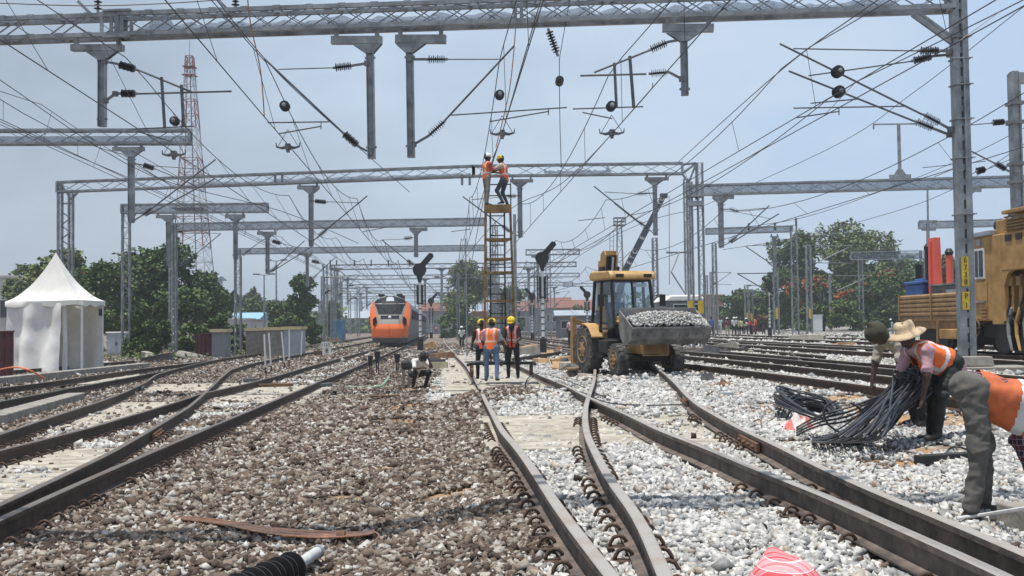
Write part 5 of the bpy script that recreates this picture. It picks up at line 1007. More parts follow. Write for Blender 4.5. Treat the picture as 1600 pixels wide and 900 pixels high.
# ------------------------------------------------------------------ orange express train
tx = G(609, 540, 0, zr); tX = P(609, 541, 86); T = thing('express_train', 'streamlined orange and grey express train standing on the far track', 'train', (tX.x, 86, tX.z), math.atan2(110, F)); OR = mat('train_orange', (.78, .16, .035), .32, 0, .06, .6); TG = mat('train_grey', (.17, .16, .155), .5, .1, .12, .6); TSIL = mat('train_silver', (.235, .222, .20), .5, .1, .08, .6); TSK = mat('train_skirt', (.075, .082, .095), .5, 0, .2, 1); TBLK = mat('train_black', (.013, .017, .023), .6, 0, .1, 1, spec=.12); LAMPW = mat('lamp_lens', (.8, .82, .85), .1, 0, .02)
Wd, Ht = 3.24, 4.0
def half_w(z):         # body half width at height z above the rail
    if z < 1.0: return lerp(1.32, 1.46, z / 1.0)
    if z < 2.6: return lerp(1.46, 1.62, sstep(1.0, 2.6, z))
    return 1.62 * math.sqrt(max(0.0, 1 - (max(0, z - 2.75) / 1.27) ** 2.4))
def nose_y(x, z):      # how far forward the surface lies (negative is towards the viewer)
    zz = max(0, z - 1.35); slope = zz ** 1.25 * .50 + (max(0, .75 - z)) * .25; return slope + .75 * (abs(x) / 1.62) ** 3.6
nu, nv = 48, 60; vs = []; fs = []; ms = []; z0 = .28; z1 = 3.98
for j in range(nv + 1):
    z = lerp(z0, z1, j / nv); w = half_w(min(z, 3.97))
    for i in range(nu + 1): x = (i / nu * 2 - 1) * w; vs.append((x, nose_y(x, z) - .0, z))
def face_mat(x, z):
    a = abs(x); wt = 1.18 - .16 * max(0, (2.95 - z)) ; top = z > 3.2 and a < 1.28 * math.sqrt(max(0, 1 - ((z - 3.1) / .86) ** 2.2)) + .0
    if z < .62: return 3
    if z < .68: return 4
    if 2.5 < z < 3.34 and a < .88 + .34 * (z - 2.5) / .84: return 4
    if 3.34 <= z < 3.42 and a < 1.24: return 2
    if z >= 3.42 and a < 1.3 * math.sqrt(max(0, 1 - ((z - 3.3) / .68) ** 2.2)): return 4
    if 2.12 < z < 2.46 and a < .72: return 4
    if z > 1.66 + .1 * (a < .9) and a < .93 + .34 * min(1, max(0, (z - 1.7) / 1.5)): return 2
    if z > 3.86: return 2
    return 0
for j in range(nv):
    for i in range(nu):
        k = j * (nu + 1) + i; fs.append((k, k + 1, k + nu + 2, k + nu + 1)); c = [vs[q] for q in fs[-1]]; ms.append(face_mat(sum(q[0] for q in c) / 4, sum(q[2] for q in c) / 4))
mb = MB(); mb.v = vs; mb.f = fs; mb.m = ms; mb.build('nose', [OR, TG, TSIL, TSK, TBLK], T, smooth=50, local=True)
mb = MB()
for za, zb_ in ((.7, 1.1), (1.1, 1.4), (1.4, 1.62)): mb.bar((0, nose_y(0, za) - .004, za), (0, nose_y(0, zb_) - .004, zb_), .02, .015)
mb.build('panel_seam', TSK, T, local=True)
for s_ in (-1, 1):
    mb = MB(); mb.bar((s_ * .15, nose_y(0, 2.5) - .03, 2.5), (s_ * .55, nose_y(0, 2.95) + .0, 3.0), .03, .03); mb.build('wiper', BLACK, T, local=True)
    mb = MB(); mb.bb(s_ * 1.02 - .16, s_ * 1.02 + .16, nose_y(1, .75) - .01, nose_y(1, .75) + .05, .72, .8); mb.build('marker_lamp', TSIL, T, local=True)
sec = []
for k in range(33):
    f = k / 32; z = z0 + (3.99 - z0) * (1 - abs(2 * f - 1)); 
zl = [.28, .9, 1.0, 1.8, 2.6, 2.9, 3.2, 3.5, 3.7, 3.85, 3.95, 3.99]; sec = [(-half_w(z), z) for z in zl] + [(half_w(z), z) for z in reversed(zl)]
def sec_front(x, z): return nose_y(abs(x) if abs(x) < 1.62 else 1.62, z)
ys_ = [None, 4.0, 24, 48, 90]; vs = []; fs = []
for q in ys_:
    for x, z in sec: vs.append((x, sec_front(x, z) - .002 if q is None else q, z))
n = len(sec)
for r_ in range(len(ys_) - 1):
    for k in range(n): fs.append((r_ * n + k, r_ * n + (k + 1) % n, (r_ + 1) * n + (k + 1) % n, (r_ + 1) * n + k))
mb = MB(); mb.add(vs, fs)
for r_ in range(len(ys_) - 1):
    for k in range(n):
        zm = (sec[k][1] + sec[(k + 1) % n][1]) / 2; mb.m[r_ * n + k] = 1 if zm < .95 else (2 if zm > 3.6 and r_ == 0 else 0)
mb.build('body', [TG, TSK, TSIL], T, smooth=30, local=True)
for s_ in (-1, 1):
    mb = MB(); mb.bb(s_ * 1.63 - .02, s_ * 1.63 + .02, 6, 88, 2.15, 2.95); mb.build('window_band', TBLK, T, local=True); mb = MB(); mb.prism([(.0, 0), (.3, -.32), (.34, .18), (.1, .42)] if s_ > 0 else [(0, 0), (-.1 + .1, .0), (-.1, .42), (-.34, .18), (-.3, -.32)][:1] + [(-.1, .42), (-.34, .18), (-.3, -.32)], (s_ * 1.0, nose_y(1.2, 1.95) - .3, 1.95), (1, 0, 0), (0, 0, 1), (0, .4, 0)); mb.build('headlight', TBLK, T, local=True)
mb = MB(); mb.ball((0, nose_y(0, 2.28) - .02, 2.28), .13, 14, 0, (1, .5, 1)); mb.build('emblem', LAMPW, T, smooth=True, local=True)
mb = MB(); mb.prism([(-.32, 0), (.32, 0), (.28, .28), (.16, .36), (-.16, .36), (-.28, .28)], (0, nose_y(0, 3.7) - .12, 3.6), (1, 0, 0), (0, .3, .95), (0, .2, 0)); mb.build('headlight', LAMPW, T, local=True)
mb = MB(); mb.bb(-.65, .65, nose_y(0, 3.5) - .08, nose_y(0, 3.5) + .1, 3.45, 3.6); mb.build('destination_display', TSIL, T, local=True)
for x, y in ((-.75, 5), (.75, 5)): mb = MB(); mb.bb(x - .28, x + .28, y, y + 1, 3.75, 4.15); mb.bb(x - .4, x + .1, y + .2, y + .5, 4.1, 4.28); mb.build('roof_unit', BLACK, T, local=True)
mb = MB(); mb.bb(-.8, .8, .5, 60, -.02, .3); mb.build('underframe', BLACK, T, local=True)
for k in range(6):
    for s_ in (-1, 1): mb = MB(); mb.lathe((s_ * .84 - .07, 3 + k * 9, .44), (1, 0, 0), [(0, .44), (.1, .44), (.14, .48)], 16); mb.build('wheel', DARK, T, local=True)
# ------------------------------------------------------------------ ladder trolley
LB = P(781, 590, 30.2); LB.z = zr(LB.x, LB.y); t = thing('ladder_trolley', 'tall rusty ladder tower trolley on the rails carrying two linemen', 'ladder trolley', LB); zt = P(778, 322, 30.2).z; zb = LB.z + .42
def LP(px, py, dy=0.0): return P(px, py, 30.2 + dy)
legs = [(LP(757, 572), LP(759, 322)), (LP(806, 568), LP(797, 322)), (LP(767, 566, .9), LP(766, 322, .7)), (LP(790, 566, .9), LP(788, 322, .7))]
for i, (a, b) in enumerate(legs): mb = MB(); mb.bar(a, b, .07 if i < 2 else .045, .07 if i < 2 else .045); mb.build('leg', LADM if i < 2 else DARK, t)
for py in (374, 405, 426, 470, 497):
    def on(i): a, b = legs[i]; f = (a.z - P(780, py, 30.2).z) / (a.z - b.z); return a.lerp(b, f)
    mb = MB(); mb.bar(on(0), on(1), .07); mb.bar(on(2), on(3), .04); mb.bar(on(0), on(2), .04); mb.bar(on(1), on(3), .04); mb.build('rung', LADM, t)
mb = MB()
for i in (2, 3): mb.bar(legs[i][0] + Vector((0, .04, 0)), legs[i][1] + Vector((0, .04, 0)), .03)
for k in range(16): f = k / 16; mb.bar(legs[2][0].lerp(legs[2][1], f), legs[3][0].lerp(legs[3][1], f), .03)
mb.build('ladder', DARK, t)
mb = MB(); c = (legs[0][1] + legs[1][1]) / 2; mb.bb(c.x - .38, c.x + .38, c.y - .25, c.y + .95, c.z - .1, c.z + .02); mb.bar(c + Vector((-.38, -.25, -.12)), c + Vector((.38, -.25, -.12)), .08, .16); mb.build('platform', LADM, t)
mb = MB()
for dx in (-.34, .36): mb.bar(c + Vector((dx, .9, 0)), c + Vector((dx, .9, .75)), .035)
for dz in (.4, .72): mb.bar(c + Vector((-.34, .9, dz)), c + Vector((.36, .9, dz)), .03)
mb.build('guard_rail', DARK, t)
mb = MB(); z_ = LB.z + .38
x0_, x1_ = LP(729, 570).x, LP(838, 570).x
for dy in (.7, 1.7): mb.bar((x0_, 30.1 + dy, z_), (x1_, 30.1 + dy, z_), .055)
for f_ in (0.02, .25, .5, .75, .98): mb.bar((lerp(x0_, x1_, f_), 30.1, z_), (lerp(x0_, x1_, f_), 31.85, z_), .07)
mb.bb(lerp(x0_, x1_, .22), lerp(x0_, x1_, .75), 30.75, 31.8, z_ + .03, z_ + .06)
mb.build('deck', DARK, t)
for px in (737, 830):
    for dy in (.7, 1.6): q = LP(px, 580, dy); mb = MB(); mb.lathe((q.x - .05, q.y, LB.z + .17), (1, 0, 0), [(0, .17), (.1, .17)], 14); mb.bar((q.x, q.y, LB.z + .17), (q.x, q.y, z_), .06); mb.build('wheel', RUSTY, t)
mb = MB(); q = LP(743, 566)
for k in range(5): mb.bar((q.x - .28, q.y - .2 + k * .16, z_ + .08), (q.x + .28, q.y - .2 + k * .16, z_ + .1), .03)
for dx in (-.28, .28): mb.bar((q.x + dx, q.y - .25, z_ + .09), (q.x + dx, q.y + .5, z_ + .22), .03)
mb.build('steel_rack', STEEL, t)
# ------------------------------------------------------------------ colour light signals
def signal(label, px, ybase, yhead, Y=None, arm=1, stripes=True, hr=10.8, wpx=None):
    p = G(px, ybase) if Y is None else P(px, ybase, Y); Y = p.y; s_ = Y / F; t = thing('railway_signal', label, 'signal', p, 0, 'black-headed colour light signals'); H = P(px, yhead, Y).z - p.z; r = (wpx or 8) * s_ / 2
    mb = MB(); n = 16
    mb.tube([(0, 0, 0), (0, 0, H)], r * .55, 10)
    if stripes:
        for i in range(1, 9): mb.tube([(0, 0, H * i / 14), (0, 0, H * i / 14 + .06)], r * .62, 10, 1)
    mb.build('post', [WHITE, DARK], t, local=True, smooth=30); mb = MB(); mb.bb(-r * 1.1, r * 1.1, -r, r, -.05, H * .14); mb.build('base', BLACK, t, local=True)
    mb = MB(); R = hr * s_; mb.prism([(math.cos(a) * R, math.sin(a) * R * .9 if math.sin(a) > -.3 else math.sin(a) * R * 1.1) for a in [k * PI / 10 for k in range(20)]], (0, -.16, H), (1, 0, 0), (0, 0, 1), (0, .06, 0)); mb.prism([(-R * .55, -R * .6), (R * .55, -R * .6), (R * .2, -R * 1.9), (-R * .2, -R * 1.9)], (0, -.15, H), (1, 0, 0), (0, 0, 1), (0, .2, 0)); mb.build('signal_head', BLACK, t, local=True)
    mb = MB(); a = Vector((R * .4 * arm, -.12, H + R * .6)); b = a + Vector((arm * R * 1.35, 0, R * 1.5)); d = (b - a).normalized(); u = Vector((-d.z, 0, d.x)); w = R * .42; mb.prism([(0, -w), (b - a).length and ((b - a).length, -w), ((b - a).length + w * .6, 0), ((b - a).length, w), (0, w)], a, d, u, (0, .1, 0)); mb.build('route_indicator', BLACK, t, local=True)
    mb = MB()
    for dx in (-1, 1):
        mb.bar((dx * R * .75, .1, H * .52), (dx * R * .75, .1, H * .82), .04)
        for k in range(5): mb.bar((dx * R * .2, .1, H * (.54 + .065 * k)), (dx * R * .78, .1, H * (.54 + .065 * k)), .035)
        mb.bb(dx * R * .35 - R * .14, dx * R * .35 + R * .14, -.1, .1, H * .56, H * .8)
    mb.build('ladder_cage', BLACK, t, local=True); return t
signal('black-headed signal on striped white post between train and ladder tower', 657, 546, 421, 66); signal('tallest black-headed signal on white post left of the loader', 849, 549, 403, 50, wpx=9)
signal('small far signal left of the tallest signal', 832, 530, 463, 95, -1, wpx=5, hr=5.6); signal('short black-headed signal beside the loader fender', 918, 520, 460, 78, -1, wpx=5, hr=5.6); signal('far black-headed signal behind the crowd of workers', 1203, 524, 446, 82, -1, wpx=5, hr=5.6); signal('small signal just beside the train nose', 674, 528, 470, 120, 1, wpx=4, hr=5)
# ------------------------------------------------------------------ crane boom with the far mobile crane
NAVY = mat('crane_navy', (.028, .035, .055), .45, 0, .15, 2)
p = P(982, 514, 120); t = thing('mobile_crane', 'dark blue telescopic crane boom slanting up behind the loader cab', 'crane', (p.x, p.y, gz(p.x, p.y))); a = P(978, 420, 120); b = P(1037, 306, 120); mb = MB(); mid = a.lerp(b, .55); mb.bar(a, mid, .6, .68); mb.bar(mid, b, .46, .54); mb.box(b, (.8, .6, .5)); mb.bar(a, P(962, 480, 120), .62, .7); mb.build('boom', NAVY, t)
mb = MB(); mb.tube([b + Vector((.6, 0, 0)), P(1046, 445, 120)], .035, 5); mb.build('hoist_rope', WIRE, t)
q = P(962, 500, 120); mb = MB(); mb.bb(q.x - 2.2, q.x + 2.2, q.y - 1.2, q.y + 1.2, .6, 3.0); mb.build('upper_body', NAVY, t)
for s_ in (-1.5, 0, 1.5): mb = MB(); mb.lathe((q.x + s_, q.y - 1.3, .6), (0, 1, 0), [(0, .55), (.4, .55)], 14); mb.build('wheel', RUBBER, t)
d = (b - a).normalized(); ang = math.atan2(d.z, d.x); L = (b - a).length
for i, (f, ch) in enumerate(((.08, 'E'), (.155, 'T'), (.23, 'C'), (.42, 'E'), (.82, 'S'), (.89, 'T'), (.95, 'C'))):
    q = a.lerp(b, f + (.0)) + Vector((0, -.36, 0)); text_mesh('boom_lettering', ch, .72 if i < 4 else .58, WHITE, t, q - t.location, (PI / 2, -ang + 0, 0), .01)
# ------------------------------------------------------------------ backhoe loader
JL = P(1010, 580, 29); JL.z = gz(JL.x, 29) - .0
J = thing('backhoe_loader', 'yellow backhoe loader carrying a bucket heaped with white ballast', 'loader', JL, math.radians(18)); J.scale = (.92, .92, .92)
def tyre(parent, x, y, r, w, rimm, lug=18):
    n = 36; prof = [(-w / 2, r * .56), (-w / 2, r * .72), (-w / 2 * .96, r * .9), (-w * .36, r * .985), (0, r), (w * .36, r * .985), (w / 2 * .96, r * .9), (w / 2, r * .72), (w / 2, r * .56)]
    mb = MB(); mb.tube2([Vector((x + t, y, r)) for t, q in prof], [q for t, q in prof], Vector((1, 0, 0)), n, 0)
    for k in range(lug):
        for s_ in (-1, 1):
            a = 2 * PI * (k + (.5 if s_ > 0 else 0)) / lug; c = Vector((x + s_ * w * .25, y + math.cos(a) * r * .985, r + math.sin(a) * r * .985)); R_ = Matrix.Rotation(a, 3, 'X') @ Matrix.Rotation(s_ * .55, 3, 'Y').to_3x3()
            R_ = Matrix.Rotation(a, 3, 'X') @ Matrix.Rotation(s_ * .6, 3, 'Y'); mb.box(c, (w * .52, r * .07, r * .10), Matrix.Rotation(a, 3, 'X') @ Matrix.Rotation(s_ * .5, 3, 'Y') if False else Matrix.Rotation(a, 3, 'X'), 0)
    wheel = mb.build('wheel', RUBBER, parent, smooth=35, local=True); mb = MB(); sx = -1 if x < 0 else 1
    mb.lathe((x - w * .53, y, r), (1, 0, 0), [(0, r * .22), (w * .06, r * .30), (w * .07, r * .46), (w * .0, r * .57), (w * 1.06, r * .57), (w * .99, r * .46), (w * 1.0, r * .30), (w * 1.06, r * .22)], 24)
    for k in range(6): a = k * PI / 3; mb.lathe((x + sx * w * .46, y + math.cos(a) * r * .3, r + math.sin(a) * r * .3), (sx, 0, 0), [(0, .03), (.05, .03)], 6)
    mb.build('rim', rimm, wheel, smooth=35, local=True)
for x in (-.86, .86): tyre(J, x, 0, .46, .34, YELD, 20); tyre(J, x, 2.25, .72, .46, YELD, 18)
mb = MB(); mb.bb(-.35, .35, -.2, 3.2, .55, .95); mb.bb(-.7, .7, -.12, .12, .38, .58); mb.bb(-.6, .6, 2.1, 2.4, .5, .95); mb.bb(-.75, .75, .7, 3.0, .78, 1.02); mb.build('chassis', DARK, J, local=True, bevel=.02)
mb = MB(); mb.prism([(-.62, .62), (-.62, .98), (-.5, 1.2), (.75, 1.48), (.75, .62)], (-.44, 0, 0), (0, 1, 0), (0, 0, 1), (.88, 0, 0)); mb.build('bonnet', YEL, J, local=True, bevel=.03)
mb = MB()
for k in range(7): mb.bb(-.34, .34, -.66, -.62, .62 + k * .05, .645 + k * .05)
mb.bb(-.4, -.34, -.67, -.62, .58, 1.0); mb.bb(.34, .4, -.67, -.62, .58, 1.0); mb.bb(-.4, .4, -.67, -.62, .56, .6); mb.bb(-.4, .4, -.67, -.62, .97, 1.01); mb.build('radiator_grille', YELD, J, local=True)
for x in (-.72, .72): mb = MB(); mb.bb(x - .12, x + .12, -.1, .1, .4, .6); mb.build('axle_hub', DARK, J, local=True)
# cab
cb = MB(); z0, z1 = 1.0, 2.78; fb = (-.66, .78); ft = (-.62, 1.0); rb = (-.74, 2.35); rt = (-.66, 2.2); cy = 1.35
def cpt(s_, q, z): return Vector((s_ * abs(q[0]), q[1], z))
fr_m = MB()
for s_ in (-1, 1):
    fr_m.bar(cpt(s_, (-.66, .76), z0 + .35), cpt(s_, ft, z1), .075, .075); fr_m.bar(cpt(s_, (-.76, 1.62), z0), cpt(s_, (-.68, 1.62), z1), .07, .07); fr_m.bar(cpt(s_, rb, z0), cpt(s_, rt, z1), .08, .08)
    fr_m.bar(cpt(s_, (-.70, .76), z0 + .35), cpt(s_, rb, z0 + .35), .06, .06); fr_m.bar(cpt(s_, ft, z1), cpt(s_, rt, z1), .07, .07)
fr_m.bar((-.66, .76, z0 + .42), (.66, .76, z0 + .42), .07); fr_m.bar((-.62, 1.0, z1), (.62, 1.0, z1), .08); fr_m.bar((-.66, 2.2, z1), (.66, 2.2, z1), .07); fr_m.bar((-.7, 2.33, z0 + .5), (.7, 2.33, z0 + .5), .06); fr_m.bar((0.02, .77, z0 + .42), (.02, .99, z1), .05)
fr_m.build('cab_frame', DARK, J, local=True)
mb = MB(); mb.add([(-.64, .80, z0 + .42), (.64, .80, z0 + .42), (.6, 1.0, z1), (-.6, 1.0, z1)], [(0, 1, 2, 3)]); mb.build('windscreen', GLASS, J, local=True)
for s_ in (-1, 1): mb = MB(); mb.add([cpt(s_, (-.70, .80), z0 + .4), cpt(s_, (-.74, 1.6), z0 + .1), cpt(s_, (-.67, 1.6), z1), cpt(s_, (-.62, 1.0), z1)], [(0, 1, 2, 3)]); mb.add([cpt(s_, (-.74, 1.64), z0 + .4), cpt(s_, (-.73, 2.3), z0 + .4), cpt(s_, (-.66, 2.2), z1), cpt(s_, (-.67, 1.64), z1)], [(0, 1, 2, 3)]); mb.build('side_window', GLASS, J, local=True)
mb = MB(); mb.add([(-.7, 2.3, z0 + .5), (.7, 2.3, z0 + .5), (.64, 2.2, z1), (-.64, 2.2, z1)], [(0, 1, 2, 3)]); mb.build('rear_window', GLASS, J, local=True)
mb = MB(); mb.prism([(.78, 2.80), (.8, 2.95), (.95, 3.06), (2.3, 3.1), (2.48, 3.02), (2.48, 2.84), (2.3, 2.80)], (-.74, 0, 0), (0, 1, 0), (0, 0, 1), (1.48, 0, 0)); mb.build('cab_roof', YEL, J, local=True, bevel=.05)
for x in (-.45, .45): mb = MB(); mb.bb(x - .12, x + .12, .74, .80, 2.86, 2.96); mb.build('work_lamp', DARK, J, local=True)
mb = MB(); mb.bb(-.62, .62, 1.0, 2.3, z0 - .1, z0 + .05); mb.bb(-.3, .3, 1.75, 2.15, z0 + .05, z0 + .5); mb.bb(-.28, .28, 2.05, 2.2, z0 + .5, z0 + 1.15); mb.build('seat', BLACK, J, local=True, bevel=.03)
mb = MB(); mb.tube([(.1, 1.0, z0 + .1), (.05, 1.2, z0 + .72)], .03, 6); c_ = Vector((.05, 1.22, z0 + .76)); mb.tube([c_ + Vector((math.cos(a) * .19, math.sin(a) * .17, math.sin(a) * .1)) for a in [k * PI / 8 for k in range(17)]], .018, 6); mb.build('steering_wheel', BLACK, J, local=True)
mb = MB(); mb.bb(-.5, .1, .82, .98, z0 + .2, z0 + .46); mb.build('dashboard', DARK, J, local=True, bevel=.02)
mb = MB(); mb.bb(.05, .5, .985, .99, z1 - .2, z1 - .1); mb.build('sun_strip', WHITE, J, local=True)
for s_ in (-1, 1):
    pts = []
    for k in range(9): a = PI * (.16 + k / 8 * .36); pts.append((2.25 - math.cos(a) * .86, .72 + math.sin(a) * .80))
    mb = MB(); mb.prism(pts + [(y_ * .96 + 2.25 * .04, z_ - .05) for y_, z_ in reversed(pts)], (s_ * .86 - .22, 0, 0), (0, 1, 0), (0, 0, 1), (.42, 0, 0)); mb.build('fender', YEL, J, local=True, bevel=.015)
    mb = MB(); mb.bar((s_ * .74, 1.05, 2.3), (s_ * 1.0, .95, 2.35), .03); mb.bb(s_ * 1.0 - .09, s_ * 1.0 + .09, .9, .95, 2.0, 2.35); mb.build('mirror', DARK, J, local=True)
    mb = MB(); mb.tube([(s_ * .50, 1.0, 1.55), (s_ * .52, .1, 1.52), (s_ * .56, -.65, 1.0)], .095, 4); mb.bar((s_ * .50, 1.05, 1.6), (s_ * .52, .1, 1.56), .1, .24); mb.bar((s_ * .52, .15, 1.56), (s_ * .58, -.85, 1.02), .1, .22); mb.build('loader_arm', YEL, J, local=True, bevel=.01)
    mb = MB(); mb.tube([(s_ * .42, .6, 1.0), (s_ * .45, -.2, 1.3)], .05, 8); mb.tube([(s_ * .45, .4, 1.75), (s_ * .5, -.6, 1.55)], .04, 8); mb.build('hydraulic_ram', STEEL, J, local=True, smooth=True)
    mb = MB(); mb.bb(s_ * .98 - .07, s_ * .98 + .07, 3.15, 3.35, .25, 1.72); mb.bb(s_ * .98 - .22, s_ * .98 + .22, 3.05, 3.45, .05, .12); mb.bar((s_ * .6, 3.25, 1.5), (s_ * .98, 3.25, 1.6), .12); mb.build('stabiliser', YELD, J, local=True, bevel=.01)
    mb = MB(); mb.bb(s_ * .78 - .16, s_ * .78 + .16, .62, 1.35, .62, 1.0); mb.bb(s_ * .8 - .2, s_ * .8 + .2, .95, 1.25, .5, .55); mb.build('tank_step', DARK, J, local=True, bevel=.03)
for k, (x0, y0, z0_, x1, y1, z1_) in enumerate(((.3, .9, 1.5, .45, .3, 1.75), (-.3, .9, 1.5, -.42, .3, 1.72), (.5, .6, 1.2, .55, -.5, 1.4), (-.5, .6, 1.2, -.56, -.5, 1.4))):
    mb = MB(); mb.tube(catmull([(x0, y0, z0_), ((x0 + x1) / 2, (y0 + y1) / 2, max(z0_, z1_) + .12), (x1, y1, z1_)], 5), .022, 6); mb.build('hydraulic_hose', BLACK, J, local=True)
# bucket: curved shell with side plates
W2 = 1.18; prof = [(-1.78, 1.34), (-1.62, 1.05), (-1.38, .90), (-1.1, .92), (-.88, 1.1), (-.8, 1.38), (-.85, 1.86)]; th = .035
pin = [(-1.74, 1.36), (-1.58, 1.10), (-1.36, .95), (-1.13, .97), (-.94, 1.13), (-.86, 1.38), (-.89, 1.86)]
mb = MB(); mb.prism(prof + list(reversed(pin)), (-W2, 0, 0), (0, 1, 0), (0, 0, 1), (2 * W2, 0, 0))
for s_ in (-1, 1): mb.prism(prof, (s_ * W2 - .02, 0, 0), (0, 1, 0), (0, 0, 1), (.04, 0, 0))
mb.bar((-W2, -1.79, 1.35), (W2, -1.79, 1.35), .05, .06)
for k in range(9): x = lerp(-1.0, 1.0, k / 8); mb.bar((x, -1.73, 1.2), (x, -1.5, .955), .05, .03)
mb.bb(-W2, W2, -.89, -.81, 1.81, 1.92); mb.build('bucket', BUCK, J, local=True, bevel=.008)
# ballast load: heap of stones inside the bucket: numberless
n = 2600; x = rng.uniform(-W2 * .95, W2 * .95, n); y = rng.uniform(-1.70, -.92, n); f = (y + 1.70) / .78; z = 1.36 + .42 * np.sin(np.clip(f * 1.35 + .12, 0, 1) * PI * .62) * (1 - .55 * (np.abs(x) / W2) ** 3) + rng.uniform(-.05, .03, n)
pos = np.stack([x, y, z], 1); lo = mesh_tri('ballast_load', [stones(pos, .045 * np.exp(rng.normal(scale=.25, size=n)), O8)], M_NEW); lo.scale = J.scale; lo.location = JL; lo.rotation_euler = J.rotation_euler; tag(lo, 'white crushed stone heaped in the raised loader bucket', 'ballast', kind='stuff')
# backhoe boom folded up behind the cab
bp_ = [(3.0, 1.0), (3.3, 1.0), (3.55, 2.6), (3.35, 3.72), (3.1, 3.82), (2.95, 3.66), (3.18, 2.55)]
mb = MB(); mb.prism(bp_, (.02, 0, 0), (0, 1, 0), (0, 0, 1), (.05, 0, 0)); mb.prism(bp_, (.40, 0, 0), (0, 1, 0), (0, 0, 1), (.05, 0, 0)); mb.bb(.07, .40, 2.96, 3.3, 3.66, 3.8); mb.build('backhoe_boom', YELD, J, local=True, bevel=.01)
mb = MB(); mb.tube([(.22, 2.95, 2.9), (.24, 2.98, 3.62)], .05, 8); mb.bb(.08, .39, 3.05, 3.3, 2.4, 3.64); mb.bb(-.06, .03, 3.0, 3.3, 2.95, 3.3); mb.bb(.45, .52, 3.0, 3.3, 2.95, 3.3); mb.build('boom_cylinder', BLACK, J, local=True)
mb = MB(); mb.tube([(.2, 2.88, 2.95), (.28, 2.92, 3.6)], .035, 8); mb.build('ram_rod', STEEL, J, local=True, smooth=True)
mb = MB(); mb.bb(-.8, .8, 3.0, 3.12, .6, 1.25); mb.bar((.2, 3.5, 3.5), (.2, 3.7, 1.9), .28, .3); mb.build('dipper', YELD, J, local=True, bevel=.01)
mb = MB(); mb.tube([(.3, .35, 1.45), (.3, .35, 1.95)], .045, 8); mb.bb(.22, .38, .2, .42, 1.5, 1.62); mb.build('exhaust', RUSTY, J, local=True)
# ------------------------------------------------------------------ tamping machine with flat wagon
M0 = Vector((13.05, 36.6, 0.0)); M0.z = zr(13, 33) + .0; K = thing('tamping_machine', 'orange track tamping machine with dusty side panels and dark opening', 'track machine', M0, math.atan2(-.998, .06))
KW = thing('flat_wagon', 'orange flat wagon with ribbed side boards coupled to the tamping machine', 'wagon', M0, math.atan2(-.998, .06))
def corr_panel(mb, x0, x1, y, z0, z1, n=5):
    for k in range(n):
        a = lerp(z0, z1, k / n); b = lerp(z0, z1, (k + 1) / n); mb.prism([(0, a), (-.04, a + (b - a) * .25), (-.04, a + (b - a) * .7), (0, b), (.05, b), (.05, a)], (x0, y, 0), (0, 1, 0), (0, 0, 1), (x1 - x0, 0, 0))
for i, (a, b) in enumerate(((.05, 2.4), (2.46, 4.85))): mb = MB(); corr_panel(mb, a, b, 0, 1.12, 1.82); mb.build('side_board', MACHD, KW, local=True); mb = MB(); corr_panel(mb, a, b, 2.6, 1.12, 1.82); mb.build('side_board', MACHD, KW, local=True)
mb = MB(); mb.bb(0, .06, 0, 2.65, 1.12, 1.82); mb.build('end_board', MACHD, KW, local=True)
for x in (.03, 2.43, 4.86): mb = MB(); mb.bb(x - .04, x + .04, -.07, -.02, 1.0, 1.84); mb.build('stake', MACHD, KW, local=True)
mb = MB(); mb.bb(0, 4.9, -.02, 2.6, .98, 1.1); mb.bb(.1, 4.8, .05, .15, .72, .98); mb.bb(.1, 4.8, 2.4, 2.5, .72, .98); mb.build('underframe', MACHD, KW, local=True)
mb = MB(); mb.bb(3.1, 4.5, -.12, .4, .42, .72); mb.build('tool_box', MACH, KW, local=True, bevel=.03)
mb = MB(); mb.bb(.9, 2.7, .35, 2.2, .2, .75); mb.build('bogie', BLACK, KW, local=True)
for x in (1.0, 2.5):
    for y in (.4, 2.08): mb = MB(); mb.lathe((x, y, .43), (0, 1, 0), [(0, .46), (.04, .43), (.13, .43)], 20); mb.build('wheel', DARK, KW, local=True)
mb = MB()
for x in (.25, .6, 2.9, 4.7): mb.bar((x, -.05, 1.0), (x, -.08, .1), .06, .06)
mb.bar((.25, -.08, .12), (.6, -.08, .12), .2, .04); mb.build('step_ladder', MACHD, KW, local=True)
rK = math.atan2(-.998, .06); RK = Matrix.Rotation(rK, 4, 'Z')
def onK(x, y, z): return M0 + (RK @ Vector((x, y, z)))
BLUE = mat('blue_plastic', (.04, .11, .33), .5, 0, .15, 3); POST = mat('coral_red_paint', (.75, .13, .09), .6, 0, .1, 2)
q = thing('water_tank', 'blue plastic tank with lid standing on the flat wagon end', 'tank', onK(.95, .36, 1.12), rK); mb = MB(); mb.box((0, 0, .52), (1.25, .58, 1.04), None, 0, 1.06); mb.build('body', BLUE, q, local=True, bevel=.06); mb = MB(); mb.box((0, 0, 1.1), (1.4, .68, .1)); mb.box((0, 0, 1.18), (.6, .3, .1)); mb.build('lid', BLUE, q, local=True, bevel=.03)
q = thing('tool_crate', 'weathered grey sheet metal crate on the flat wagon', 'crate', onK(3.35, .85, 1.12), rK); mb = MB(); mb.bb(-1.35, 1.35, -.7, .8, 0, .95); mb.build('body', STEELD, q, local=True, bevel=.02); mb = MB(); mb.bb(-1.4, 1.4, -.75, .85, .95, 1.0); mb.build('lid', STEEL, q, local=True); mb = MB(); mb.bb(-.2, 1.2, -.74, -.70, .1, .8); mb.build('door', ROOFG, q, local=True)
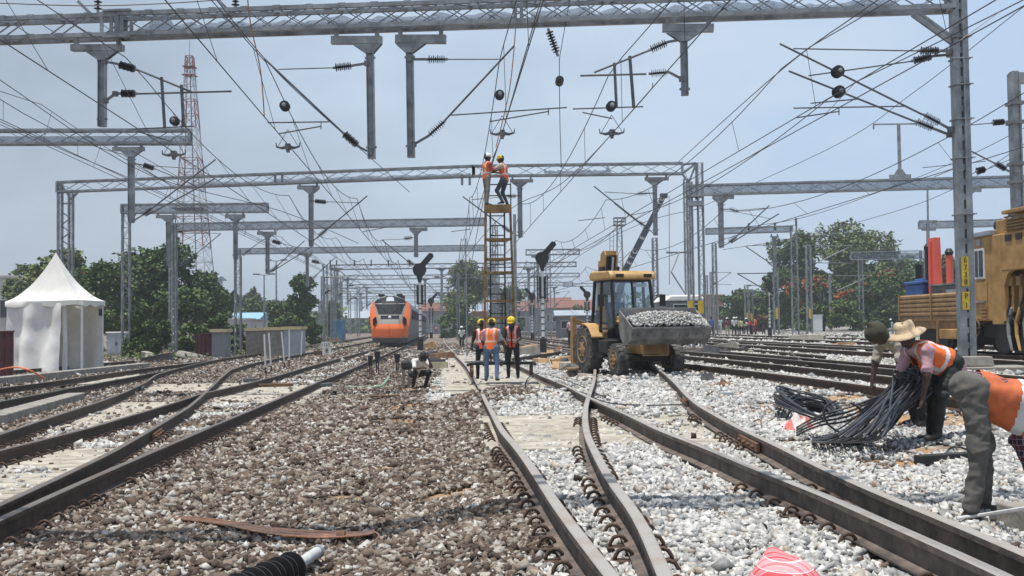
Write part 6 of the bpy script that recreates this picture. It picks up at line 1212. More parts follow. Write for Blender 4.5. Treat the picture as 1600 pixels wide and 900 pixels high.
q = thing('red_post', 'tall coral red channel post standing on the flat wagon', 'post', onK(1.95, .33, 1.12), rK); mb = MB(); mb.prism([(-.3, 0), (.36, 0), (.22, 2.5), (-.24, 2.5)], (0, -.1, 0), (1, 0, 0), (0, 0, 1), (0, .2, 0)); mb.prism([(-.05, .1), (.02, .1), (.02, 2.4), (-.02, 2.4)], (0, -.16, 0), (1, 0, 0), (0, 0, 1), (0, .06, 0)); mb.build('post_body', POST, q, local=True, bevel=.01); mb = MB(); mb.bb(-.48, -.32, -.1, .1, .5, 2.2); mb.ball((-.4, 0, 2.2), .17, 8); mb.build('hose_bundle', BLACK, q, local=True)
q = thing('red_cylinder', 'short coral red cylinder with black cap on the flat wagon', 'cylinder', onK(2.35, .62, 2.08), rK); mb = MB(); mb.lathe((0, 0, 0), (0, 0, 1), [(0, .11), (.95, .11)], 14); mb.build('tube', POST, q, local=True, smooth=30); mb = MB(); mb.lathe((0, 0, .95), (0, 0, 1), [(0, .1), (.1, .14), (.22, .07)], 12); mb.build('cap', BLACK, q, local=True, smooth=30)
q = thing('stack_pipe', 'short black pipe standing behind the blue tank', 'pipe', onK(.4, .5, 2.1), rK); mb = MB(); mb.lathe((0, 0, 0), (0, 0, 1), [(0, .12), (.75, .12)], 10); mb.build('pipe_body', BLACK, q, local=True)
# main machine
mb = MB(); mb.bb(5.05, 6.15, 0, 2.6, .95, 3.35); mb.build('cab', MACH, K, local=True, bevel=.04)
mb = MB(); mb.bb(4.95, 6.3, -.08, 2.7, 3.35, 3.5); mb.build('cab_roof', ROOFG, K, local=True, bevel=.03)
mb = MB(); mb.bb(5.28, 5.85, -.035, -.002, 2.15, 3.02); w_ = mb.build('window', WHITE, K, local=True); mb = MB(); mb.bb(5.34, 5.79, -.05, -.037, 2.21, 2.96); mb.bb(5.55, 5.57, -.055, -.05, 2.21, 2.96, 1); mb.build('pane', [DGLASS, WHITE], w_, local=True)
mb = MB(); mb.bb(5.2, 5.95, -.03, -.003, 1.0, 2.05); d_ = mb.build('door', MACH, K, local=True, bevel=.01); mb = MB(); mb.bar((5.3, -.06, 1.5), (5.9, -.06, 1.5), .05); mb.build('handle', STEEL, d_, local=True); mb = MB()
for k in range(4): mb.bb(5.62, 5.95, -.07, -.03, .98 + k * .1, 1.03 + k * .1)
mb.build('louvre', MACHD, d_, local=True); mb = MB(); mb.bb(5.45, 5.65, -.04, -.002, 3.1, 3.28); mb.build('door_label', ROOFG, K, local=True)
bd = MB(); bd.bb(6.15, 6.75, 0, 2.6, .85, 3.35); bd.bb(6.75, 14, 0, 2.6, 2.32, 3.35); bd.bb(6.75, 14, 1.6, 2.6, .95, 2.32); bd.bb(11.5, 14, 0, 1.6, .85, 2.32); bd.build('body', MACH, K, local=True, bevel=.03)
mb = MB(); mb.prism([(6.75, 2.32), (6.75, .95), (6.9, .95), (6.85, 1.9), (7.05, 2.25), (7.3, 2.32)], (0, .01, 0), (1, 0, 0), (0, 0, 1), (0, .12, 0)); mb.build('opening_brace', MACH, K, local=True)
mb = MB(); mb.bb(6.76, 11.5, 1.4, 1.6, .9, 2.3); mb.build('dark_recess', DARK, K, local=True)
mb = MB(); mb.bb(6.3, 14, .1, 2.5, 3.35, 3.75); mb.build('engine_hood', MACH, K, local=True, bevel=.03); mb = MB(); mb.prism([(-.1, 3.85), (2.7, 3.85), (2.7, 3.98), (-.1, 3.95)], (7.0, 0, 0), (0, 1, 0), (0, 0, 1), (7, 0, 0)); mb.bb(9.6, 11.5, .4, 2.0, 3.95, 4.35, 1); mb.build('engine_roof', [MACH, WHITE], K, local=True, bevel=.02)
for k in range(5): mb = MB(); mb.bb(6.9, 14, .02, .1, 3.42 + k * .085, 3.46 + k * .085); mb.build('louvre', MACHD, K, local=True)
for k in range(9): mb = MB(); mb.bb(7.0 + k * .55, 7.32 + k * .55, -.02, .0, 3.12, 3.28); mb.build('vent_opening', BLACK, K, local=True)
mb = MB(); mb.bb(8.6, 9.3, -.02, -.002, 2.85, 3.08); mb.build('nameplate', STEELD, K, local=True)
rr = random.Random(3)
for k in range(7):                       # tamping unit: tines, rams and hoses inside the opening
    x = 7.0 + k * .42; mb = MB(); mb.bar((x, .25, 2.2), (x, .2, 1.2), .16, .14); mb.bb(x - .11, x + .11, .1, .4, 1.9, 2.15); mb.build('tamping_ram', MACHD if k % 2 else MACH, K, local=True); mb = MB(); mb.tube([(x, .15, 1.3), (x - .12, .08, .9), (x - .05, .05, .55), (x + .15, .02, .15)], [.07, .06, .05, .035], 7); mb.build('tamping_tine', MACH if k % 2 else STEEL, K, local=True)
for k in range(10):
    x = rr.uniform(6.95, 9.8); mb = MB(); mb.tube([(x, .3, rr.uniform(1.6, 2.25)), (x + rr.uniform(-.2, .2), .05, rr.uniform(1.0, 1.6)), (x + rr.uniform(-.3, .3), .2, rr.uniform(.6, 1.1))], .035, 6); mb.build('hydraulic_hose', BLACK, K, local=True)
mb = MB(); mb.bb(5.0, 14, .35, 2.3, .5, .9); mb.bb(6.3, 7.0, .1, .6, .15, .8); mb.bb(7.4, 8.2, .15, .6, .1, .75); mb.bb(9, 10, .1, .6, .12, .8); mb.build('underframe', BLACK, K, local=True)
for x in (6.0, 7.7, 9.6):
    for y in (.38, 2.1): mb = MB(); mb.lathe((x, y, .43), (0, 1, 0), [(0, .46), (.04, .43), (.13, .43)], 20); mb.build('wheel', DARK, K, local=True)
mb = MB(); c_ = Vector((5.35, -.08, .75)); mb.tube([c_ + Vector((math.cos(a) * .24, 0, math.sin(a) * .24)) for a in [k * PI / 9 for k in range(19)]], .025, 6); mb.bar(c_ - Vector((.24, 0, 0)), c_ + Vector((.24, 0, 0)), .03); mb.build('handbrake_wheel', RUSTY, K, local=True)
mb = MB(); mb.ball((6.05, .4, 3.62), .22, 10); mb.tube([(6.1, .4, 3.65), (6.6, .4, 3.95), (7.1, .4, 3.85)], .03, 6); mb.build('horn_lamp', BLACK, K, local=True)
# small white-roofed rail vehicle behind the bucket
q = P(1072, 500, 56); g_ = gz(q.x, 56); Lc = thing('inspection_car', 'grey rail inspection car with rounded white roof behind the bucket', 'rail car', (q.x, 56, g_)); H = P(1072, 470, 56).z - g_; w = 62 * 56 / F
mb = MB(); mb.bb(-w / 2, w / 2, 0, 5, .5, H); mb.build('body', STEELD, Lc, local=True, bevel=.08); mb = MB(); mb.prism([(-w / 2 - .05, 0), (w / 2 + .05, 0), (w / 2 - .25, .3), (-w / 2 + .25, .3)], (0, -.1, H), (1, 0, 0), (0, 0, 1), (0, 5.2, 0)); mb.build('roof', WHITE, Lc, local=True, bevel=.08); mb = MB(); mb.bb(-w * .32, w * .32, -.05, -.01, H - .95, H - .15); w_ = mb.build('windscreen', WHITE, Lc, local=True); mb = MB(); mb.bb(-w * .3, w * .3, -.07, -.052, H - .9, H - .2); mb.build('pane', DGLASS, w_, local=True)
mb = MB(); mb.bb(-w * .4, w * .4, .2, 4.8, .1, .5); mb.build('underframe', BLACK, Lc, local=True); mb = MB(); mb.bar((.2, 1, H + .3), (-.4, 2.2, H + 1.6), .06); mb.bar((-.4, 2.2, H + 1.6), (.2, 3.2, H + 2.7), .06); mb.bar((-.5, 3.2, H + 2.7), (.9, 3.2, H + 2.7), .08); mb.build('pantograph', STEELD, Lc, local=True)
# ------------------------------------------------------------------ people: one continuous surface each, grown from tapered capsules
def sdf_mesh(prims, res, k=.03):
    P0 = []; 
    for q in prims: P0 += [q['a'] - Vector((1, 1, 1)) * (max(q['ra'], q['rb']) + .05), q['a'] + Vector((1, 1, 1)) * (max(q['ra'], q['rb']) + .05), q['b'] - Vector((1, 1, 1)) * (max(q['ra'], q['rb']) + .05), q['b'] + Vector((1, 1, 1)) * (max(q['ra'], q['rb']) + .05)]
    A = np.array([tuple(v) for v in P0]); lo = A.min(0) - res * 2; hi = A.max(0) + res * 2; n = np.ceil((hi - lo) / res).astype(int) + 1
    D = np.full(n, 9.0, np.float32); Bd = np.full(n, 9.0, np.float32); Lb = np.zeros(n, np.int16)
    for q in prims:
        a = np.array(q['a']); b = np.array(q['b']); m = max(q['ra'], q['rb']) * 1.05 + .06
        i0 = np.maximum(0, ((np.minimum(a, b) - m - lo) / res).astype(int)); i1 = np.minimum(n, ((np.maximum(a, b) + m - lo) / res).astype(int) + 2)
        X, Y, Z = np.meshgrid(*[lo[d] + res * np.arange(i0[d], i1[d]) for d in range(3)], indexing='ij'); p = np.stack([X, Y, Z], -1) - a; ab = b - a
        if q.get('fl'):
            nn = np.array(q['fl'][0]); f = 1 / q['fl'][1] - 1; p = p + (p @ nn)[..., None] * nn * f; ab = ab + (ab @ nn) * nn * f
        L2 = max(1e-9, ab @ ab); t = np.clip((p @ ab) / L2, 0, 1); d = np.linalg.norm(p - t[..., None] * ab, axis=-1) - (q['ra'] + (q['rb'] - q['ra']) * t)
        sl = tuple(slice(i0[d_], i1[d_]) for d_ in range(3)); kk = q.get('k', k); D0 = D[sl]; h = np.clip(.5 + .5 * (d - D0) / kk, 0, 1); D[sl] = d + (D0 - d) * (1 - h) * 0 + (np.minimum(d, D0) - d) - kk * np.clip(1 - np.abs(d - D0) / kk, 0, None) ** 2 * .25
        dd = d + q.get('bias', 0); c = dd < Bd[sl]; Bd[sl] = np.where(c, dd, Bd[sl]); Lb[sl] = np.where(c, q['m'], Lb[sl])
    S_ = D < 0; c = [S_[i:n[0] - 1 + i, j:n[1] - 1 + j, l:n[2] - 1 + l] for i in (0, 1) for j in (0, 1) for l in (0, 1)]
    cnt = sum(x.astype(np.int8) for x in c); act = (cnt > 0) & (cnt < 8); ids = np.full(act.shape, -1, np.int64); ids[act] = np.arange(act.sum()); cell = np.argwhere(act)
    acc = np.zeros((len(cell), 3)); w = np.zeros(len(cell)); off = [(i, j, l) for i in (0, 1) for j in (0, 1) for l in (0, 1)]
    for e0 in range(8):
        for e1 in range(e0 + 1, 8):
            if sum(abs(off[e0][d] - off[e1][d]) for d in range(3)) != 1: continue
            d0 = D[cell[:, 0] + off[e0][0], cell[:, 1] + off[e0][1], cell[:, 2] + off[e0][2]]; d1 = D[cell[:, 0] + off[e1][0], cell[:, 1] + off[e1][1], cell[:, 2] + off[e1][2]]
            x = (d0 < 0) != (d1 < 0); t = np.where(x, d0 / np.where(x, d0 - d1, 1), 0)
            acc += np.where(x[:, None], np.array(off[e0]) + t[:, None] * (np.array(off[e1]) - np.array(off[e0])), 0); w += x
    V = lo + (cell + acc / w[:, None]) * res; Fs = []; Ms = []
    for ax in range(3):
        o1, o2 = [(1, 2), (2, 0), (0, 1)][ax]; s0 = [slice(1, -1)] * 3; s0[ax] = slice(0, -1); s1 = list(s0); s1[ax] = slice(1, None)
        x = S_[tuple(s0)] != S_[tuple(s1)]; g = np.argwhere(x); 
        if not len(g): continue
        base = g + 1; base[:, ax] -= 1; flip = S_[base[:, 0], base[:, 1], base[:, 2]]; u = np.zeros(3, int); v = np.zeros(3, int); u[o1] = 1; v[o2] = 1
        q = [ids[tuple((base - a_ * u - b_ * v).T)] for a_, b_ in ((1, 1), (0, 1), (0, 0), (1, 0))]; q = np.stack(q, 1); q[~flip] = q[~flip][:, ::-1]; Fs.append(q); nb = base.copy(); nb[:, ax] += (~flip); Ms.append(Lb[base[:, 0], base[:, 1], base[:, 2]])
    Fq = np.concatenate(Fs); M_ = np.concatenate(Ms); ok = (Fq >= 0).all(1); return V, Fq[ok], M_[ok]
def np_mesh(name, V, Fq, Mi, mats, parent, smooth=True):
    me = bpy.data.meshes.new(name); me.vertices.add(len(V)); me.vertices.foreach_set('co', V.astype(np.float32).ravel()); me.loops.add(Fq.size); me.loops.foreach_set('vertex_index', Fq.astype(np.int32).ravel())
    me.polygons.add(len(Fq)); me.polygons.foreach_set('loop_start', np.arange(len(Fq), dtype=np.int32) * 4); me.polygons.foreach_set('loop_total', np.full(len(Fq), 4, np.int32)); me.update()
    for m in mats: me.materials.append(m)
    me.polygons.foreach_set('material_index', np.asarray(Mi, np.int32)); me.polygons.foreach_set('use_smooth', np.ones(len(Fq), bool)); o = bpy.data.objects.new(name, me); COL.objects.link(o); o.parent = parent; return o
CM = {}
def cloth(name, col, **kw):
    if name not in CM: CM[name] = mat('cloth_' + name, col, .88, 0, kw.pop('var', .12), 9, .25, bscale=22, **kw)
    return CM[name]
def V3(t): return Vector(t).normalized()
STAND = dict(la=((-.2, 0, -1), (-.1, .15, -1)), ra=((.2, 0, -1), (.1, .15, -1)), ll=((-.08, .04, -1), (-.02, -.06, -1)), rl=((.08, .0, -1), (.02, -.06, -1)))
def person(label, loc, yaw=0, h=1.7, pose=None, shirt=None, pants=None, lean=0, head=0, hturn=0, sleeve='short', vest=None, hat=None, res=.028, hair=True, shoe=None, group=None, tilt=0, detail=False, skin=None, wide=1.0, sag=0, vfrom=-.055, tails=0, band=False):
    """yaw: degrees, 0 faces away from the viewer. directions in the pose are (side, forward, up)."""
    p = dict(STAND); p.update(pose or {}); k = h / 1.7; shirt = shirt or cloth('white', (.6, .6, .6)); pants = pants or cloth('black', (.02, .02, .024)); skin = skin or SKIN
    root = thing('person', label, 'person', loc, math.radians(yaw), group); sd = Vector((1, 0, 0)); fw = Vector((0, 1, 0)); up = Vector((0, 0, 1)); L = math.radians(lean); t = (up * math.cos(L) + fw * math.sin(L)); t = (t + sd * tilt).normalized(); f = (fw * math.cos(L) - up * math.sin(L)).normalized()
    hip = Vector((0, 0, 0)); J = {}
    for n_, s_ in (('l', -1), ('r', 1)):
        a, b = p[n_ + 'l']; J[n_ + 'hip'] = sd * s_ * .095 * k * wide; J[n_ + 'knee'] = J[n_ + 'hip'] + V3(a) * .43 * k; J[n_ + 'ank'] = J[n_ + 'knee'] + V3(b) * .42 * k
    zmin = min(J['lank'].z, J['rank'].z); base = (J['lank'] + J['rank']) / 2; sh = Vector((-base.x, -base.y, -zmin + .075 * k)) + Vector(p.get('shift', (0, 0, 0)))
    for q in J: J[q] = J[q] + sh
    hip = sh; chest = hip + t * .34 * k; neck = hip + t * .50 * k + f * .015 * k; HL = math.radians(head); ht = math.radians(hturn); hd = (t * math.cos(HL) + f * math.sin(HL)).normalized(); hf0 = (f * math.cos(HL) - t * math.sin(HL)).normalized(); hs = hd.cross(hf0) * -1; hf = (hf0 * math.cos(ht) - hs * -math.sin(ht)).normalized(); hs = hf.cross(hd).normalized(); hc = neck + hd * .17 * k + hf * .02 * k
    pr = []; W = wide
    def cap(a, b, ra, rb, m, **kw): pr.append(dict(a=Vector(a), b=Vector(b), ra=ra * k, rb=rb * k, m=m, **kw))
    SK, SH, PA_, SO, HA = 0, 1, 2, 3, 4
    cap(hip - sd * .055 * k - t * .01, hip + sd * .055 * k - t * .01, .118 * W, .118 * W, PA_, fl=(f, .84)); cap(hip + t * .07 * k, chest, .128 * W, .15 * W, SH, fl=(f, .72)); cap(hip + t * (.02 if not sag else .03) * k, hip + t * .15 * k, (.138 if not sag else .143) * W, .13 * W, SH, fl=(f, .82))
    if tails: cap(hip - t * .05 * k - Vector((0, 0, .03)), hip + t * .1 * k, .152 * W, .145 * W, SH, fl=(f, .86), bias=-.012)
    shl = {}
    for n_, s_ in (('l', -1), ('r', 1)):
        S0 = neck - t * .055 * k + sd * s_ * .17 * k * W; cap(neck - t * .02 * k, S0, .06, .072, SH); cap(chest + sd * s_ * .05 * k, S0 - t * .03 * k, .10, .07, SH, fl=(f, .8))
        a, b = p[n_ + 'a']; to = lambda d: V3(sd * d[0] + fw * d[1] + up * d[2]); E = S0 + to(a) * .285 * k; Wr = E + to(b) * .25 * k; mid = S0.lerp(E, .62)
        if sleeve == 'long': cap(S0, E, .062, .050, SH); cap(E, E.lerp(Wr, .9), .050, .038, SH); cap(E.lerp(Wr, .85), Wr, .030, .026, SK)
        else: cap(S0, S0.lerp(E, .75), .064, .056, SH); cap(S0.lerp(E, .7), E, .043, .040, SK); cap(E, Wr, .041, .027, SK)
        hdv = V3((Wr - E).normalized() + Vector(p.get('hand_' + n_, (0, 0, -.15)))); pn = hdv.cross(sd * s_ + up * .3); pn = pn.normalized() if pn.length > .1 else up; ps = hdv.cross(pn).normalized(); Pm = Wr + hdv * .085 * k
        cap(Wr, Pm, .026, .036, SK, fl=(pn, .6), k=.015)
        if detail:
            for fi, (o_, l1) in enumerate(((-.030, .036), (-.010, .042), (.010, .040), (.029, .031))):
                a0 = Pm + ps * o_ * k; a1 = a0 + (hdv * .9 + pn * .25 + ps * o_ * 3).normalized() * l1 * k; a2 = a1 + (hdv * .6 + pn * .75).normalized() * l1 * .85 * k; cap(a0 - hdv * .02, a1, .0105, .0095, SK, k=.006); cap(a1, a2, .0095, .0078, SK, k=.004)
            b0 = Wr + hdv * .03 * k + ps * .03 * k; b1 = b0 + (hdv * .6 + ps * .8).normalized() * .04 * k; cap(b0, b1, .013, .011, SK, k=.008); cap(b1, b1 + (hdv * .9 + ps * .2 + pn * .3).normalized() * .032 * k, .011, .009, SK, k=.004)
        else: cap(Pm, Pm + (hdv + pn * .5).normalized() * .065 * k, .030, .020, SK, fl=(pn, .6), k=.015)
        kn = J[n_ + 'knee']; an = J[n_ + 'ank']; cap(J[n_ + 'hip'], kn, .098 * W, .066, PA_); cap(kn, an + (kn - an).normalized() * .03, .064, .052, PA_); to_f = Vector((fw.x, fw.y, 0)); tv = p.get('toe_' + n_, (s_ * .18, 1, -.05)); fv = V3(tv)
        cap(an - Vector((0, 0, .005)), an - Vector((0, 0, .035 * k)) - fv * .03 * k, .042, .04, SO, k=.015); cap(an - Vector((0, 0, .04 * k)), an + fv * .15 * k - Vector((0, 0, .045 * k)), .042, .032, SO, fl=(up, .85), k=.015)
    cap(neck - t * .02, neck + hd * .09 * k, .056, .052, SK); cap(hc - hf * .02 * k + hd * .03 * k, hc + hf * .012 * k + hd * .03 * k, .092, .088, SK, fl=(hs, .84)); cap(hc + hf * .045 * k - hd * .045 * k, hc + hf * .058 * k - hd * .085 * k, .056, .040, SK, fl=(hs, .9), k=.02)
    cap(hc + hf * .096 * k + hd * .015 * k, hc + hf * .112 * k - hd * .025 * k, .012, .018, SK, k=.012)
    for s_ in (-1, 1): cap(hc + hs * s_ * .078 * k + hd * .01 * k, hc + hs * s_ * .086 * k - hd * .03 * k - hf * .005, .018, .014, SK, k=.008)
    if detail or res < .02:
        for s_ in (-1, 1): cap(hc + hf * .083 * k + hs * s_ * .032 * k + hd * .02 * k, hc + hf * .084 * k + hs * s_ * .034 * k + hd * .02 * k, .012, .012, 5, k=.004); cap(hc + hf * .09 * k + hs * s_ * .05 * k + hd * .042 * k, hc + hf * .096 * k + hs * s_ * .018 * k + hd * .042 * k, .008, .009, HA, k=.006)
        cap(hc + hf * .088 * k - hs * .022 * k - hd * .055 * k, hc + hf * .088 * k + hs * .022 * k - hd * .055 * k, .009, .009, 6, k=.006)
    if hair: cap(hc - hf * .03 * k + hd * .06 * k, hc + hf * .005 * k + hd * .062 * k, .088, .078, HA, fl=(hs, .88), bias=-.006); cap(hc - hf * .05 * k + hd * .0 * k, hc - hf * .045 * k + hd * .05 * k, .07, .082, HA, fl=(hs, .95), bias=-.004)
    Vv, Fq, Mi = sdf_mesh(pr, res); wr_ = np.zeros(len(Vv)); lab = np.zeros(len(Vv), int); lab[Fq.ravel()] = np.repeat(Mi, 4)
    if res < .02:                           # cloth folds
        me_n = np.zeros_like(Vv); e1 = Vv[Fq[:, 1]] - Vv[Fq[:, 0]]; e2 = Vv[Fq[:, 3]] - Vv[Fq[:, 0]]; nf = np.cross(e1, e2)
        for c_ in range(4): np.add.at(me_n, Fq[:, c_], nf)
        me_n /= np.linalg.norm(me_n, axis=1)[:, None] + 1e-9; amp = np.where((lab == 1) | (lab == 2), 1, 0)
        d = np.array([noise.noise(Vector(v) * 9 + Vector((v[2] * 10, 0, 0))) + .9 * (1 - 2.2 * abs(noise.noise(Vector((v[0] * 9 + v[2] * 4, v[1] * 9 - v[2] * 3, v[2] * 17))))) for v in Vv]); Vv = Vv + me_n * (amp * d * .011)[:, None]
    eye = mat('eye_white', (.5, .48, .45), .3, 0, .02); lip = mat('lips', (.12, .045, .04), .5, 0, .05)
    np_mesh('body', Vv, Fq, Mi, [skin, shirt, pants, shoe or SHOE, HAIR, eye, lip], root)
    if vest:
        vm, vr = vest if isinstance(vest, tuple) else (vest, REFL); vp = []
        for q in pr:
            pass
        def vc(a, b, ra, rb, **kw): vp.append(dict(a=Vector(a), b=Vector(b), ra=ra * k, rb=rb * k, m=0, **kw))
        vc(hip + t * -.03 * k, hip + t * .12 * k, .152 * W, .148 * W, fl=(f, .86)); vc(hip + t * .08 * k, chest, .150 * W, .172 * W, fl=(f, .76))
        for s_ in (-1, 1):
            S0 = neck - t * .05 * k + sd * s_ * .125 * k * W; vc(neck - t * .02 * k + sd * s_ * .03, S0, .078, .082); vc(chest + sd * s_ * .05 * k, S0 - t * .02 * k, .118, .085, fl=(f, .85))
        if sag: dn = Vector((0, 0, -1)); vc(hip + t * .1 * k + dn * .06 * sag, chest + dn * .11 * sag, .13 * W, .145 * W, k=.08); vc(hip + t * .02 * k + dn * .02 * sag, hip + t * .1 * k + dn * .05 * sag, .14 * W, .14 * W, k=.08)
        A, B_, _ = sdf_mesh(vp, min(res, .022)); cen = A[B_].mean(1); hp = np.array(hip); tt = (cen - hp) @ np.array(t); ff = (cen - np.array(chest)) @ np.array(f); ss = (cen - hp) @ np.array(sd)
        keep = (tt > vfrom * k) & ~((tt > .47 * k) & (np.abs(ss) < .055 * k)) & ~((ff > 0) & (np.abs(ss) < .018 * k + .0) & (tt < .5 * k)) & ~((ff > .02) & (tt > .36 * k) & (np.abs(ss) < (.02 + .4 * (tt / k - .36)) * k)); B_ = B_[keep]; tt = tt[keep]; ss = ss[keep]
        st = ((tt > .13 * k) & (tt < .175 * k)) | ((np.abs(np.abs(ss) - .10 * k) < .022 * k) & (tt > .17 * k)) | ((tt > .04 * k) & (tt < .05 * k) & False)
        if band: st = (tt > .30 * k) & (tt < .375 * k)
        if res < .02:
            me_n = np.zeros_like(A); e1 = A[B_[:, 1]] - A[B_[:, 0]]; e2 = A[B_[:, 3]] - A[B_[:, 0]]; nf = np.cross(e1, e2)
            for c_ in range(4): np.add.at(me_n, B_[:, c_], nf)
            me_n /= np.linalg.norm(me_n, axis=1)[:, None] + 1e-9; A = A + me_n * (np.array([noise.noise(Vector(v) * 8) + .6 * noise.noise(Vector((v[0] * 20, v[1] * 20, v[2] * 12))) for v in A]) * .013)[:, None]
        np_mesh('safety_vest', A, B_, st.astype(int), [vm, vr], root)
    if hat:
        kind, hm = hat; top = hc + hd * .055 * k; mb = MB(); r = .108 * k
        if kind == 'helmet':
            prof = [(-.03, .10), (-.02, .112), (0, .118), (.04, .112), (.075, .088), (.098, .05), (.106, .008)]; mb.lathe(top - hd * .0, hd, [(a * k, b * k) for a, b in prof], 18); pts = [(math.cos(a) * .118 * k, math.sin(a) * .125 * k) for a in [i * PI / 12 for i in range(24)]]; pts = [(x, y + (.04 * k if y > 0 else 0) * (1 - (x / (.118 * k)) ** 2)) for x, y in pts]
            mb.prism(pts, top - hd * .03 * k, hs, hf, hd * .012 * k); mb.bar(top + hd * .10 * k - hf * .06 * k, top + hd * .10 * k + hf * .07 * k, .03 * k, .012 * k); mb.build('hard_hat', hm, root, smooth=50, local=True)
        elif kind == 'cap':
            mb.lathe(top - hd * .02 * k, hd, [(0, .103 * k), (.05 * k, .098 * k), (.085 * k, .06 * k), (.095 * k, .01)], 16); pts = [(math.cos(a) * .08 * k, math.sin(a) * .11 * k) for a in [i * PI / 8 for i in range(9)]]; mb.prism(pts, top - hd * .01 * k + hf * .075 * k, hs, hf, hd * .012 * k); mb.build('cap', hm, root, smooth=50, local=True)
        elif kind == 'brim':
            n = 28; vs = []; fs = []; rg = [(.205, -.030), (.175, -.012), (.13, .0), (.108, .012), (.104, .06), (.092, .10), (.06, .112), (.02, .10), (.0, .10)]
            for rr_, zz in rg:
                for i in range(n):
                    a = 2 * PI * i / n; wob = 1 + .05 * math.sin(3 * a + 1); dz = -.02 * abs(math.cos(a)) if rr_ > .15 else (.012 * math.sin(2 * a) if rr_ < .1 else 0); vs.append(top + hs * math.cos(a) * rr_ * wob * k + hf * math.sin(a) * rr_ * 1.08 * wob * k + hd * (zz + dz - .01) * k)
            for j in range(len(rg) - 1):
                for i in range(n): fs.append((j * n + i, j * n + (i + 1) % n, (j + 1) * n + (i + 1) % n, (j + 1) * n + i))
            mb.add(vs, fs); o = mb.build('sun_hat', hm, root, smooth=70, local=True); md = o.modifiers.new('thick', 'SOLIDIFY'); md.thickness = .006
        elif kind == 'wrap':
            q = [dict(a=hc + hd * .05 * k - hf * .03 * k, b=hc + hd * .065 * k + hf * .03 * k, ra=.112 * k, rb=.104 * k, m=0, fl=(hs, .92)), dict(a=hc + hd * .02 * k - hf * .06 * k, b=hc - hd * .07 * k - hf * .07 * k, ra=.095 * k, rb=.07 * k, m=0, k=.05), dict(a=hc + hd * .11 * k - hf * .05 * k, b=hc + hd * .17 * k - hf * .06 * k, ra=.05 * k, rb=.02 * k, m=0, k=.06)]
            for s_ in (-1, 1): q.append(dict(a=hc + hs * s_ * .07 * k + hd * .04 * k, b=hc + hs * s_ * .075 * k - hd * .08 * k - hf * .02 * k, ra=.05 * k, rb=.035 * k, m=0, k=.05))
            A, B_, M_ = sdf_mesh(q, min(res, .012)); A = A + np.array([tuple(Vector((1, 1, 1)) * .006 * noise.noise(Vector(v) * 22)) for v in A]); np_mesh('head_cloth', A, B_, M_, [hm], root)
    return root
C = cloth; WHT = C('white', (.62, .62, .60)); PINK = C('pink', (.55, .36, .43)); BLK = C('black', (.018, .018, .022)); JEAN = C('denim', (.10, .16, .26), var=.3); GREYP = C('charcoal_grey', (.105, .098, .088), var=.25); KHK = C('khaki', (.36, .33, .26)); NAVYP = C('navy', (.03, .035, .055)); LBL = C('pale_blue', (.38, .48, .52)); OLIVE = C('olive_dark', (.055, .05, .03)); TEAL = C('teal', (.22, .36, .36)); BLUEC = C('blue', (.06, .13, .28)); MARN = C('maroon', (.16, .05, .07)); DRKG = C('dark_green', (.02, .024, .022)); GREYS = C('grey_shirt', (.33, .33, .34)); PALEP = C('pale_pink', (.50, .30, .33)); YELC = C('yellowish', (.5, .48, .22)); REDC = C('red', (.5, .06, .05)); LILAC = C('lilac', (.36, .26, .36)); STRAW = mat('straw_hat', (.50, .38, .24), .85, 0, .12, 14, .3)
def at(px, py, Y): return P(px, py, Y)
# the three men in front
p = G(1528, 808); p.z -= .01
person('man bending in grey trousers, maroon plaid shirt and faded orange vest by the concrete block', p, -99, 1.58, dict(la=((-.05, -.28, -1), (.0, .42, -1)), ra=((.22, .12, -1), (.08, .05, -1)), ll=((-.10, .28, -1), (-.04, -.02, -1)), rl=((.14, .02, -1), (.08, -.16, -1)), hand_l=(0, .25, -.1), shift=(0, .0, 0)), PLAID_M, GREYP, lean=102, head=20, sleeve='long', vest=VESTD, res=.0105, detail=True, hat=None, wide=.98, sag=1.0, vfrom=.035, band=True)
p = G(1460, 690)
person('man in beige sun hat and orange vest stooping over the black cables', p, 106, 1.54, dict(la=((-.2, .15, -1), (.2, .10, -1)), ra=((.15, .25, -1), (-.2, .35, -1)), ll=((-.12, .58, -1), (-.06, .22, -1)), rl=((.16, .28, -1), (.10, -.02, -1)), hand_l=(0, .2, 0)), PALEP, DRKG, lean=70, head=-50, hturn=0, sleeve='short', vest=VEST, hat=('brim', STRAW), res=.012, detail=True, hair=True, sag=.6, vfrom=.04, tails=1)
p = G(1436, 664)
person('man with dark olive head wrap and khaki shirt lifting the black cables', p, 112, 1.54, dict(la=((-.15, .15, -1), (.05, .1, -1)), ra=((.1, .25, -.9), (0, .2, -.9)), ll=((-.1, .3, -1), (0, -.2, -1)), rl=((.1, .1, -1), (0, -.3, -1))), KHK, BLK, lean=66, head=-8, sleeve='short', hat=('wrap', OLIVE), res=.0135, detail=True)
# squatting person close to the camera with a red check cloth on the head
p = Vector((.79, 2.62, gz(.8, 2.7) - .055))
SQ = dict(ll=((-.22, .95, .25), (.05, -.35, -1)), rl=((.22, .95, .25), (-.05, -.35, -1)), la=((-.25, .7, -.7), (.3, .8, -.2)), ra=((.25, .7, -.7), (-.3, .8, -.2)))
person('person squatting at the bottom edge, head covered by a red and white checked cloth', p, 12, 1.56, SQ, C('dull_white', (.45, .44, .42)), BLK, lean=72, head=-25, sleeve='long', hat=('wrap', PLAID_R), res=.0115)
